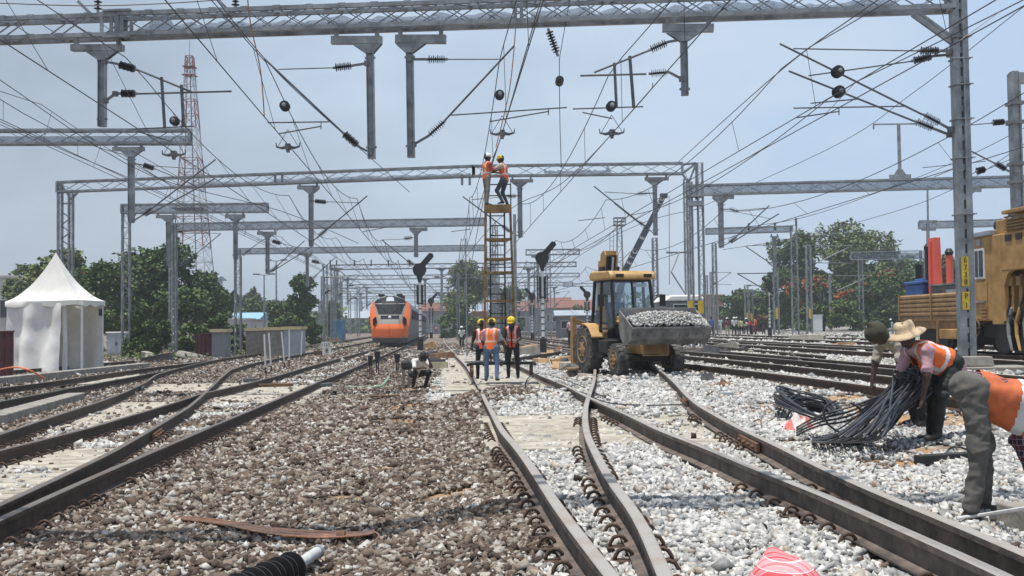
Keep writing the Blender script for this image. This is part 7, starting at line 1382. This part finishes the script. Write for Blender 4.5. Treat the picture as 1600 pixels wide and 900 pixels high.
# squatting man with black cap
p = G(655, 607)
person('man in white shirt and black cap squatting with a hand to his face', p, 212, 1.66, dict(ll=((-.3, .95, .12), (.05, -.5, -.9)), rl=((.25, .95, .12), (-.05, -.5, -.9)), la=((-.25, .75, -.5), (.45, .15, .95)), ra=((.3, .7, -.7), (-.5, .7, .1))), WHT, BLK, lean=34, head=24, sleeve='short', hat=('cap', BLK), res=.02)
# around the trolley
p = at(768, 596, 29.4)
person('worker in orange vest and blue jeans seen from behind at the ladder trolley', p, -12, 1.68, dict(ra=((.35, .25, -1), (.15, .55, -.8)), la=((-.3, .2, -1), (0, .6, -.7)), ll=((-.08, .1, -1), (-.03, -.05, -1)), rl=((.15, -.05, -1), (.05, -.32, -1))), C('grey_blue', (.36, .38, .42)), JEAN, lean=8, head=8, vest=(VEST, C('pale_patch', (.6, .45, .38))), hat=('helmet', HELM_Y), res=.02, wide=1.1)
p = at(802, 591, 30.0)
person('worker in red-orange vest facing out beside the ladder trolley', p, 168, 1.68, dict(ra=((.25, .3, -1), (-.4, .7, -.4)), la=((-.25, .3, -1), (.3, .8, -.3))), BLK, BLK, lean=6, head=18, vest=VESTR, hat=('helmet', HELM_Y), res=.02)
p = at(754, 592, 30.9)
person('worker half hidden behind the rusty ladder leg in dark clothes', p, 10, 1.66, dict(la=((-.3, .3, -1), (0, .6, -.6))), BLK, BLK, lean=8, vest=VESTR, hat=('helmet', HELM_Y), res=.024)
# on the tower
zp_ = P(778, 322, 30.2).z + .03; q = P(760, 318, 30.3); q.z = zp_
person('lineman in white helmet and red shirt standing on the ladder platform', q, -62, 1.44, dict(ra=((.1, .55, -.9), (0, .9, .25)), la=((-.1, .55, -.9), (.1, .95, .1)), ll=((-.08, .1, -1), (0, -.05, -1)), rl=((.08, -.05, -1), (0, -.1, -1))), C('red_shirt', (.55, .10, .08)), C('grey_trouser', (.22, .20, .19)), head=4, vest=VEST, hat=('helmet', HELM_W), res=.02)
q = P(789, 318, 30.4); q.z = zp_
person('lineman in yellow helmet and cream shirt leaning on the ladder platform', q, 65, 1.46, dict(la=((-.2, .7, -.4), (.1, 1, .15)), ra=((.1, .7, -.5), (-.1, 1, .1)), ll=((-.08, .55, -.9), (0, -.55, -1)), rl=((.08, .35, -1), (0, -.45, -1))), C('cream', (.6, .55, .45)), C('slate', (.07, .08, .10)), lean=6, head=10, sleeve='long', vest=VEST, hat=('helmet', HELM_Y), res=.02)
# driver of the loader
q = JL + Matrix.Rotation(math.radians(18), 3, 'Z') @ Vector((-.12, 1.85, 1.02))
person('loader driver sitting inside the glass cab', q, 198, 1.66, dict(ll=((-.1, 1, .05), (0, .25, -1)), rl=((.1, 1, .05), (0, .25, -1)), la=((-.15, .6, -.8), (.2, .9, .2)), ra=((.15, .6, -.8), (-.2, .9, .2)), shift=(0, .55, 0)), BLUEC, BLK, head=6, sleeve='long', res=.026)
# walkers and the far crowd: (px, feet y, px height, yaw, label, shirt, pants, hat, vest, lean, pose)
WALK = dict(ll=((-.06, .3, -1), (-.02, .05, -1)), rl=((.06, -.18, -1), (.02, -.4, -1)), la=((-.15, -.2, -1), (-.05, .1, -1)), ra=((.15, .3, -1), (.05, .4, -1)))
BEND = dict(la=((-.1, .3, -1), (.1, .3, -1)), ra=((.1, .4, -1), (-.1, .4, -1)))
HW = ('helmet', HELM_W); HY = ('helmet', HELM_Y)
for px, fy, hp, yw, lab, sh_, pa, ht_, ve, ln, po in (
    (722, 545, 35, 170, 'man in white shirt and white helmet walking on the track beyond the trolley', WHT, BLK, HW, None, 0, WALK),
    (893, 543, 46, 5, 'man in pink shirt and red cap standing with his back turned near the loader', PINK, BLK, ('cap', REDC), None, 0, None),
    (880, 529, 22, 10, 'small worker in orange vest behind the pink-shirted man', WHT, BLK, None, VEST, 0, None),
    (903, 540, 38, 8, 'man in lilac shirt just beside the pink-shirted man', LILAC, BLK, None, None, 0, None),
    (1112, 526, 31, 20, 'man in blue shirt beside the loader bucket', BLUEC, NAVYP, None, None, 0, None),
    (1126, 521, 25, 150, 'man in pale blue shirt standing apart at the crowd edge', LBL, GREYS, None, None, 0, WALK),
    (1137, 526, 29, 10, 'man in maroon shirt and white helmet in the crowd', MARN, KHK, HW, None, 0, None),
    (1147, 525, 29, 190, 'man in white shirt and white helmet in the crowd', WHT, BLK, HW, None, 0, None),
    (1152, 524, 28, 30, 'man in grey shirt and white helmet in the crowd', GREYS, NAVYP, HW, None, 0, None),
    (1159, 526, 29, 0, 'man in yellowish shirt with back turned in the crowd', YELC, BLK, ('cap', KHK), None, 0, None),
    (1166, 525, 28, 160, 'man in blue shirt and white cap at the crowd end', BLUEC, NAVYP, ('cap', HELM_W), None, 0, None),
    (1173, 525, 20, 90, 'man in pale shirt crouching at the crowd end', LBL, BLK, None, VESTR, 55, BEND),
    (1176, 525, 26, 100, 'man in red shirt bending beside the crowd', REDC, MARN, None, None, 40, BEND),
    (1181, 524, 29, 60, 'worker in orange top standing beside the bending man', C('orange_top', (.6, .17, .06)), MARN, None, None, 0, None),
    (1194, 526, 24, 80, 'man in black leaning forward with legs apart by the far signal', BLK, BLK, None, None, 30, dict(ll=((-.5, .2, -1), (-.3, 0, -1)), rl=((.3, -.3, -1), (.3, -.2, -1)), la=((-.2, .4, -1), (0, .5, -1)))),
    (1396, 532, 34, 70, 'man in teal shirt and white cap behind the cable workers', TEAL, GREYS, ('cap', HELM_W), None, 8, None),
    (449, 540, 26, 190, 'man in maroon checked shirt walking beside the train track', GREYS, LBL, None, None, 0, WALK),
    (455, 533, 22, 30, 'man in pink standing behind the walking man by the train track', PALEP, BLK, None, None, 0, None),
    (690, 522, 14, 0, 'tiny figure in dark clothes on the far track', NAVYP, BLK, None, None, 0, None),
    (708, 521, 13, 180, 'tiny figure in pink on the far track', PINK, MARN, None, None, 0, None),
    (682, 522, 13, 0, 'tiny figure in red-orange on the far track', REDC, BLK, None, VESTR, 0, None),
    (667, 530, 18, 20, 'faint figure in pale clothes beside the train', LBL, GREYS, None, None, 0, None),
    (866, 526, 14, 0, 'tiny dark figure by the open shed', BLK, BLK, None, None, 0, None)):
    Y = 1.68 * F / hp if ln < 20 else 1.68 * F / 29; q = P(px, fy, Y); person(lab, q, yw, 1.68, po, sh_, pa, lean=ln, hat=ht_, vest=ve, res=.034 if hp < 40 else .026, sleeve='short' if fy % 2 else 'long')
# ------------------------------------------------------------------ cables, debris and small trackside things
def ground_tube(name, label, cat, pts, r, m, n=7, smooth_n=6, lift=0.0, group=None):
    q = [G(*p[:2], (p[2] if len(p) > 2 else 0) + r * .6 + lift) for p in pts]; mb = MB(); mb.tube(catmull(q, smooth_n), r, n); return tag(mb.build(name, m, smooth=True), label, cat, group)
rr = random.Random(5)
def coil(label, c, rx, ry, turns, hgt, r=.014, tilt=0, skew=0.0, n=30, seed=0, extra=()):
    rq = random.Random(seed); mb = MB()
    for i in range(turns):
        a0 = rq.uniform(0, 6.28); s_ = rq.uniform(.72, 1.12); ox, oy = rq.uniform(-.10, .10) * rx, rq.uniform(-.12, .12) * ry; z = hgt * (i / turns) + rq.uniform(0, .03); w = rq.uniform(-.06, .06); pts = []
        for k in range(n + 1):
            a = a0 + 2 * PI * k / n; x = math.cos(a) * rx * s_ + ox; y = math.sin(a) * ry * s_ + oy; pts.append(Vector((c.x + x + skew * y, c.y + y, c.z + r + z * (.6 + .5 * math.sin(a + w * 9)) + tilt * max(0, -x) + w * .3 * math.sin(2 * a))))
        mb.tube(pts, r, 6)
    for e_ in extra: mb.tube(catmull(e_, 8), r, 6)
    return tag(mb.build('cable_coil', CABLE, smooth=True), label, 'cable coil', 'coils of black cable')
c1 = G(1262, 652); coil('loose round coil of black cable lying on the ballast', c1, .36, .75, 34, .26, .011, .35, seed=2, extra=[[G(1214, 684, .02), P(1213, 660, c1.y - .3), P(1222, 634, c1.y - .1), P(1246, 616, c1.y), P(1275, 618, c1.y + .1), P(1298, 632, c1.y + .2)], [G(1216, 682, .02), P(1219, 655, c1.y - .3), P(1232, 630, c1.y - .1), P(1262, 622, c1.y + .1), P(1305, 640, c1.y + .2)], [G(1219, 680, .02), P(1228, 655, c1.y - .25), P(1246, 634, c1.y), P(1285, 628, c1.y + .15), P(1308, 646, c1.y + .2)]])
# the big hank held by the two men: strands from the ground sweeping up into their hands
top = P(1412, 603, 11.3); end = G(1268, 688, .02); mb = MB(); rq = random.Random(8)
for i in range(46):
    u = rq.uniform(-1, 1); v = rq.uniform(0, 1); t0 = top + Vector((rq.uniform(-.12, .14), rq.uniform(-.12, .12), rq.uniform(-.06, .10))); m1 = G(1345 + 40 * u, 668 + 16 * v, .05 + .22 * v); m2 = G(1292 + 26 * u, 682 + 9 * v, .02 + .06 * v); e0 = G(1272 + 30 * rq.random(), 676 + 16 * v, .015); m3 = G(1330 + 22 * u, 691 - 8 * v, .03 + .08 * v); m4 = G(1378 + 14 * u, 672 - 14 * v, .12 + .2 * v)
    mb.tube(catmull([t0, t0.lerp(m1, .35) + Vector((0, -.05, .02)), m1, m2, e0 - Vector((.02, .0, 0)), e0 + Vector((.10, -.10, .02)), m3, m4, t0 + Vector((.08, -.05, -.02)), t0 + Vector((.02, .02, .08)), t0], 6), .0105, 6)
for i in range(4): mb.tube(catmull([top + Vector((0, 0, .05 * i)), P(1340, 632 + 6 * i, 11.5), P(1280, 650 + 5 * i, 11.7), G(1245, 668 + 4 * i, .05)], 8), .0125, 6)
loop = [P(1320 + 32 * math.cos(a) + 8 * math.sin(a), 652 + 26 * math.sin(a), 10.9) for a in [k * PI / 9 for k in range(-3, 14)]]; mb.tube(catmull(loop, 3), .012, 6)
tag(mb.build('cable_hank', CABLE, smooth=True), 'big hank of black cable sweeping up into the hands of the stooping men', 'cable', 'coils of black cable')
# red and white sack
def crumple(name, label, cat, px, py, rx, ry, h, mats, seed=0, matf=None, parent=None):
    c = G(px, py); n = 16; vs = []; fs = []; ms = []
    for j in range(n + 1):
        for i in range(n + 1):
            x = (i / n * 2 - 1); y = (j / n * 2 - 1); d = max(0, 1 - (x * x * .7 + y * y * .7)); z = h * d * (.35 + 1.1 * abs(noise.noise(Vector((x * 2.3 + seed, y * 2.3, 0))))) + .06 * h * noise.noise(Vector((x * 7, y * 7, seed))); vs.append(c + Vector((x * rx * (1 + .25 * noise.noise(Vector((y * 3, seed, 1)))), y * ry * (1 + .25 * noise.noise(Vector((x * 3, seed, 2)))), max(.005, z + .015))))
    for j in range(n):
        for i in range(n): k = j * (n + 1) + i; fs.append((k, k + 1, k + n + 2, k + n + 1)); ms.append(matf(i / n, j / n) if matf else 0)
    mb = MB(); mb.v = [tuple(v) for v in vs]; mb.f = fs; mb.m = ms; o = mb.build(name, mats, smooth=60); return tag(o, label, cat)
crumple('sack', 'crumpled red and white plastic sack between the cable coils', 'sack', 1248, 672, .20, .26, .20, [C('sack_white', (.6, .52, .5)), C('sack_red', (.55, .14, .13))], 4, lambda u, v: 1 if (int(u * 5) + int(v * 3)) % 3 == 0 or .42 < v < .55 else 0)
crumple('dark_sack', 'black plastic bag crumpled beside the loader wheel', 'bag', 1116, 556, .55, .7, .45, [C('bag_black', (.03, .032, .038))], 7); crumple('dark_sack', 'dark rubber scrap standing on the white ballast', 'scrap', 1105, 596, .16, .2, .26, [C('scrap_grey', (.06, .06, .065))], 2); crumple('dark_sack', 'dark folded metal scrap beside the rubber scrap', 'scrap', 1128, 603, .16, .2, .12, [RUSTY], 9)
def gbox(name, label, cat, px, py, d, rz=0, m=CONCD, dz=0, bevel=.01, z=0, tl=None):
    p = G(px, py, z); mb = MB(); R_ = Matrix.Rotation(rz, 3, 'Z') @ (Matrix.Rotation(tl, 3, 'Y') if tl else Matrix.Identity(3)); mb.box((0, 0, d[2] / 2 + dz), d, R_); v = mb; o = v.build(name, m, None, local=True, bevel=bevel); o.location = p; return tag(o, label, cat)
gbox('junction_box', 'small pale grey metal box on the white ballast by the rusty rail', 'box', 1134, 621, (.17, .2, .10), .5, C('box_grey', (.5, .51, .52))); 
gbox('concrete_block', 'concrete cable block at the feet of the bending man', 'concrete block', 1648, 832, (.44, .5, .15), .15, CONCD); gbox('concrete_slab', 'pale concrete slab standing behind the bending man', 'slab', 1562, 672, (.55, .12, .30), -.25, C('slab', (.48, .43, .34))); 
ground_tube('pipe', 'white conduit pipe lying across the concrete block', 'pipe', [(1495, 810, .02), (1545, 803, .06), (1610, 793, .24)], .012, C('pipe_white', (.55, .55, .54)))
ground_tube('cable', 'grey cable snaking over the ballast in front of the bending man', 'cable', [(1398, 690), (1420, 715), (1455, 735), (1500, 740), (1540, 752), (1610, 765)], .016, C('cable_grey', (.26, .25, .24)))
ground_tube('cable', 'thin dark cable looping behind the bending man', 'cable', [(1476, 725), (1480, 705, .06), (1495, 698, .10), (1520, 705, .05), (1560, 712), (1612, 690)], .010, CABLE)
ground_tube('rod', 'bent rusty rod on the white ballast beside the switch rail', 'rod', [(1373, 748), (1395, 742), (1420, 752)], .008, RUSTY); ground_tube('rod', 'bent rusty rod near the red and white sack', 'rod', [(1178, 658, .02), (1188, 656, .08), (1190, 672, .03)], .009, RUSTY)
gbox('angle_iron', 'short dark angle iron lying by the bending man', 'steel bar', 1486, 722, (.75, .10, .08), .35, DARK)
ground_tube('cable', 'black cable lying across the rails near the crossing', 'cable', [(870, 616), (905, 612, .12), (945, 628, .1), (1000, 633, .05), (1075, 632, .1)], .011, CABLE); ground_tube('cable', 'black cable arching from the mound to the crossing rail', 'cable', [(822, 624), (824, 596, .1), (850, 585, .14), (900, 600, .1), (960, 628, .06), (985, 633)], .011, CABLE); ground_tube('cable', 'black cable standing up beside the brown mound', 'cable', [(823, 628), (820, 608, .2), (826, 590, .45), (842, 583, .3)], .012, CABLE)
# foreground copper and insulator
ct = thing('copper_wire_bundle', 'bundle of bright copper wires lying on brown stones', 'copper wire', G(430, 822))
for i in range(13):
    o = rr.uniform(-1, 1); q = [G(278 + rr.uniform(-6, 6), 809 + o * 2, .02), G(340, 815 + o * 3, .03 + .01 * abs(o)), G(420, 829 + o * 5, .045), G(500, 835 + o * 5, .045), G(560 + rr.uniform(-8, 8), 834 + o * 2.5, .03), G(585, 830 + o * 2, .03)]; mb = MB(); mb.tube(catmull(q, 6), .0075, 6); mb.build('copper_strand', COPPER, ct, smooth=True)
mb = MB(); mb.tube(catmull([G(585, 831, .03), G(592, 838, .03), G(575, 855, .03), G(562, 872, .02)], 6), .007, 6); mb.build('copper_strand', COPPER, ct, smooth=True); mb = MB(); q = G(531, 836, .045); mb.tube([q - Vector((.02, 0, 0)), q + Vector((.035, 0, 0))], .034, 9); mb.build('tie', RUSTY, ct, smooth=True)
ground_tube('rod', 'thin rusty rod sticking out of the brown stones at the bottom', 'rod', [(548, 866), (530, 878), (515, 905)], .008, RUSTY)
ip = thing('rod_insulator', 'large black ribbed insulator with grey metal end lying in front', 'insulator', G(420, 900)); a = G(372, 925, .09); b = G(462, 885, .085); e_ = G(496, 862, .07); d = (b - a).normalized()
mb = MB(); L_ = (b - a).length; pr_ = []
for j in range(9): t_ = L_ * j / 9; pr_ += [(t_ + .002, .055), (t_ + .006, .098 if j % 2 == 0 else .088), (t_ + .013, .098 if j % 2 == 0 else .088), (t_ + .02, .055)]
mb.lathe(a, d, pr_, 28); mb.build('ribbed_body', INS, ip, smooth=30)
mb = MB(); mb.lathe(b, (e_ - b), [(-.02, .03), (0, .034), ((e_ - b).length * .96, .034), ((e_ - b).length, .03)], 16); mb.build('end_rod', C('galv_pale', (.45, .47, .45)), ip, smooth=30)
mb = MB(); mb.lathe(e_ - d * .005, d, [(0, .04), (.02, .044), (.05, .03)], 10); mb.bar(e_, e_ + d * .05 + Vector((0, 0, .02)), .06, .025); mb.build('end_clamp', STEEL, ip)
# junk on the middle strip
for lab, px, py, d, rz, m in (('dark flat steel strip on the brown stones', 580, 738, (.55, .06, .02), .2, RUSTY), ('flat rusty plate leaning in the brown stones', 628, 736, (.5, .09, .03), -.35, MACHD), ('short brown timber beside the sand patch', 600, 623, (.7, .12, .08), .4, RUSTY), ('red-brown steel channel lying beside the left-hand rail', 430, 605, (1.0, .16, .10), .2, RUSTY), ('grey fishplate leaning on the rail by the switch', 393, 598, (.14, .5, .14), -1.2, STEELD), ('grey fishplate lying in the left turnout', 500, 606, (.9, .12, .12), 1.0, STEELD)): gbox('steel_scrap', lab.replace('left-hand rail', 'switch rail').replace('left turnout', 'dark turnout'), 'scrap', px, py, d, rz, m)
ground_tube('hose', 'pale green hose lying on the stones beside the squatting man', 'hose', [(540, 605), (570, 605), (595, 603, .02), (607, 590, .10)], .035, C('hose_green', (.22, .33, .24))); ground_tube('hose', 'orange conduit arching over the rails beside the maroon fence', 'hose', [(-12, 580, .25), (20, 574, .42), (45, 578, .38), (70, 592, .02)], .030, C('hose_orange', (.70, .20, .07)))
tb = thing('ballast_board', 'pale concrete edge beam behind the squatting man', 'beam', G(697, 570)); a = G(664, 571, .12); b = G(699, 571, .12); mb = MB(); mb.bar(a, b, .12, .28); mb.build('beam_body', C('edge', (.46, .42, .30)), tb)
# point machine posts
for px, y0, y1, w, lab in ((579, 588, 556, .17, 'short black stub post with a thick head beside the train track'), (590, 585, 549, .22, 'taller black wedge post beside the stub post'), (621, 580, 553, .24, 'black box post behind the squatting man')):
    p = G(px, y0); s_ = p.y / F; t = thing('stub_post', lab, 'post', p); H = (y0 - y1) * s_; mb = MB(); mb.bb(-w * .22, -w * .1, -.06, .06, 0, H * .6); mb.bb(w * .1, w * .22, -.06, .06, 0, H * .55); mb.build('legs_frame', BLACK, t, local=True); mb = MB(); mb.prism([(-w * .3, 0), (w * .3, 0), (w * .5, H * .5), (-w * .5, H * .5)], (0, -.1, H * .5), (1, 0, 0), (0, 0, 1), (0, .2, 0)); mb.build('head', BLACK, t, local=True)
for px, y0, lab in ((630, 606, 'pair of grey stakes beside the squatting man'), ): 
    p = G(px, y0); t = thing('stake', lab, 'stake', p); mb = MB(); mb.bar((0, 0, 0), (.03, 0, .62), .07); mb.bar((.16, 0, 0), (.17, 0, .6), .07); mb.build('stake_body', CONCD, t, local=True); mb = MB(); mb.bb(-.05, .28, -.1, .15, .5, .74); mb.build('dark_box', DARK, t, local=True, bevel=.06)
for i, (x0, y0, x1, y1, dark) in enumerate(((415, 585, 413, 522, .2), (424, 583, 420, 520, .2), (445, 577, 440, 518, .2), (452, 573, 452, 515, .3), (470, 563, 472, 518, .0))):
    p = G(x0, y0); s_ = p.y / F; t = thing('marker_post', '%s slim white marker post of five beside the small sign, dark at its foot' % ['first', 'second', 'third', 'fourth', 'last'][i], 'post', p, 0, 'white marker posts'); q = P(x1, y1, p.y); q2 = q - p; mb = MB(); mb.bar(q2 * .18, q2, .05); mb.build('post_body', WHITE, t, local=True); mb = MB(); mb.bar((0, 0, 0), q2 * .18, .05); mb.build('post_foot', DARK, t, local=True)
p = G(509, 556); s_ = p.y / F; t = thing('number_sign', 'small white sign reading 1125 on short posts beside the train track', 'sign', p); mb = MB(); mb.bb(-6.5 * s_, 6.5 * s_, -.03, .03, 13 * s_, 22 * s_); mb.build('board', WHITE, t, local=True); text_mesh('sign_lettering', '1125', 7 * s_, BLACK, t, (0, -.036, 17.4 * s_), (PI / 2, 0, 0))
for dx in (-3, 6.2): mb = MB(); mb.bb(dx * s_ - .08, dx * s_ + .08, -.03, .1, 0, 13 * s_); mb.build('sign_post', WHITE, t, local=True)
gbox('sleeper_stub', 'rusty orange crate beside the small white sign', 'crate', 497, 556, (.5, .4, .32), .1, RUSTY)
# loose rails and sleepers around the yard
for lab, a, b in (('loose rail slanting up out of the white ballast', (1235, 550, .22), (1262, 571, .1)), ('loose dark rail lying in front of the pagoda tent', (0, 572, .25), (48, 561, .25)), ('dark rail stub lying by the tent opening', (60, 571, .2), (148, 561, .22)), ('loose rusty rail among the debris beside the tall signal', (800, 560, .2), (905, 545, .15)), ('long loose rail across the far white ballast', (1100, 539, .15), (1290, 556, .15))):
    p0 = G(*a[:2], a[2]); p1 = G(*b[:2], b[2]); mb = MB(); rail_sweep(mb, [p0, p0.lerp(p1, .5), p1], 1.0) if 'timber' not in lab else mb.bar(p0, p1, .09, .16); tag(mb.build('loose_rail' if 'timber' not in lab else 'timber', [RAILTOP if 'timber' in lab else RAILSIDE, RAILSIDE]), lab, 'rail' if 'timber' not in lab else 'timber')
# row of stacked sleeper ends beside the tent
ro = thing('sleeper_stack', 'long row of grey concrete sleeper ends in front of the tent', 'sleepers', G(110, 585)); a = G(-10, 596, .1); b = G(228, 571, .1); n_ = 46
for i in range(n_): q = a.lerp(b, i / n_); mb = MB(); mb.box(q, ((b - a).length / n_ * .86, .5, .24), Matrix.Rotation(math.atan2((b - a).y, (b - a).x), 3, 'Z')); mb.build('sleeper', CONCD, ro, bevel=.015)
ro = thing('sleeper_stack', 'second short row of sleeper ends beside the greenish switch rail', 'sleepers', G(60, 645)); a = G(-10, 655, .06); b = G(122, 618, .06)
for i in range(20): q = a.lerp(b, i / 20); mb = MB(); mb.box(q, (.22, .42, .16), Matrix.Rotation(math.atan2((b - a).y, (b - a).x), 3, 'Z')); mb.build('sleeper', CONCD, ro, bevel=.015)
names = ['brown earth clod', 'dark iron lump', 'grey broken concrete piece', 'pale timber offcut', 'rusty iron piece', 'black plastic piece']
spots = [(705, 551), (690, 560), (683, 566), (672, 556), (650, 552), (790, 548), (815, 556), (838, 560), (858, 556), (868, 550), (885, 562), (880, 572), (892, 566), (905, 575), (845, 568), (870, 577), (900, 588), (915, 590), (826, 545), (780, 540), (760, 548), (1160, 548), (1180, 552), (1205, 545), (1300, 545), (1320, 540), (1290, 527), (1260, 533), (1130, 545), (1090, 550), (245, 565), (262, 560), (285, 556), (300, 560), (330, 556), (345, 552), (380, 548), (395, 551), (520, 533), (530, 545), (545, 534), (505, 545), (230, 562), (310, 550), (640, 545), (664, 545), (985, 548), (1225, 521), (1250, 524), (1330, 527), (1370, 521)]
nth = ['', 'flat ', 'tilted ', 'long ', 'squat ', 'thin ', 'wide ', 'small ', 'ragged ']
where = lambda px: 'near the far huts' if px < 420 else ('beside the train track' if px < 600 else ('by the deck of the ladder trolley' if px < 800 else ('between signal and loader' if px < 960 else 'on the white ballast of the far yard')))
for i, (px, py) in enumerate(spots):
    k = rr.randrange(6); m = [SAND, DARK, CONCD, CONC, RUSTY, BLACK][k]; p = G(px, py); L_ = rr.uniform(.3, 1.2) * min(2.2, p.y / 28); mb = MB(); mb.box((0, 0, .06 * L_), (L_, L_ * rr.uniform(.18, .5), L_ * rr.uniform(.12, .3)), Matrix.Rotation(rr.uniform(0, 3), 3, 'Z') @ Matrix.Rotation(rr.uniform(-.25, .25), 3, 'Y'), 0, rr.uniform(.6, .95)); mb.v = [tuple(Vector(v) + Vector((noise.noise(Vector(v) * 3 + Vector((i, 0, 0))), noise.noise(Vector(v) * 3 + Vector((0, i, 0))), 0)) * .1 * L_) for v in mb.v]; o = mb.build('debris_piece', m, None, local=True, bevel=.02); o.location = p; tag(o, (nth[i % 9] + names[k] + ' ' + where(px)).strip(), 'debris', 'scattered construction debris')
# joint bars bolted to the switch rails
for r_, py, lab in ((R4, 706, 'steel joint bar bolted to the rail beside the red and white sack'), (R4, 628, 'steel joint bar on the curved rail near the small grey box'), (L4, 612, 'greenish joint bar leaning on the rail of the dark turnout'), (L3, 690, 'rusty joint bar on the rail of the dark turnout')):
    y = GY(1255 if r_ is R4 else 200, py); x = float(r_.X(y)); d_ = Vector((float(r_.X(y + .5)) - x, .5, 0)).normalized(); q = Vector((x, y, zr(x, y) - .095)); s_ = -1 if r_ is R4 else 1; o_ = Vector((d_.y, -d_.x, 0)) * s_ * .035; mb = MB(); mb.bar(q + o_ - d_ * .45, q + o_ + d_ * .45, .04, .09)
    for k in range(4): c_ = q + o_ * 1.5 + d_ * (-.33 + .22 * k); mb.lathe(c_, o_, [(0, .022), (.035, .022)], 6)
    tag(mb.build('joint_bar', RAILGREEN if 'greenish' in lab else RUSTY, bevel=.006), lab, 'joint bar')
# weeds
cs = []
for px, py, n, sp in ((250, 562, 300, 2.2), (300, 558, 400, 3.5), (390, 552, 500, 4), (200, 565, 150, 1.2), (480, 540, 300, 3), (1380, 531, 120, 2.5)):
    c = G(px, py); x = c.x + rng.normal(size=n) * sp; y = c.y + 1 + np.abs(rng.normal(size=n)) * 2.5; cs.append(np.stack([x, y, v_h(x, y) + rng.uniform(.02, .4, n) ** 1.3], 1))
tag(leaves_np('weeds', np.concatenate(cs), .12, LEAF_M), 'low green weeds along the yard edge by the huts', 'weeds', kind='stuff')
# ------------------------------------------------------------------ haze: one closed box of thin air
HZ = True
if HZ:
    mb = MB(); mb.bb(-625, 625, -625, 625, -3, 52); m = bpy.data.materials.new('thin_air'); m.use_nodes = True; nt = m.node_tree; nt.nodes.remove(nt.nodes['Principled BSDF']); v = nt.nodes.new('ShaderNodeVolumePrincipled'); v.inputs['Color'].default_value = (.85, .90, .95, 1); v.inputs['Density'].default_value = .0007; v.inputs['Anisotropy'].default_value = .2
    nt.links.new(v.outputs[0], nt.nodes['Material Output'].inputs['Volume']); tag(mb.build('haze', m), 'thin pale dusty air over the whole yard', 'haze', kind='stuff')
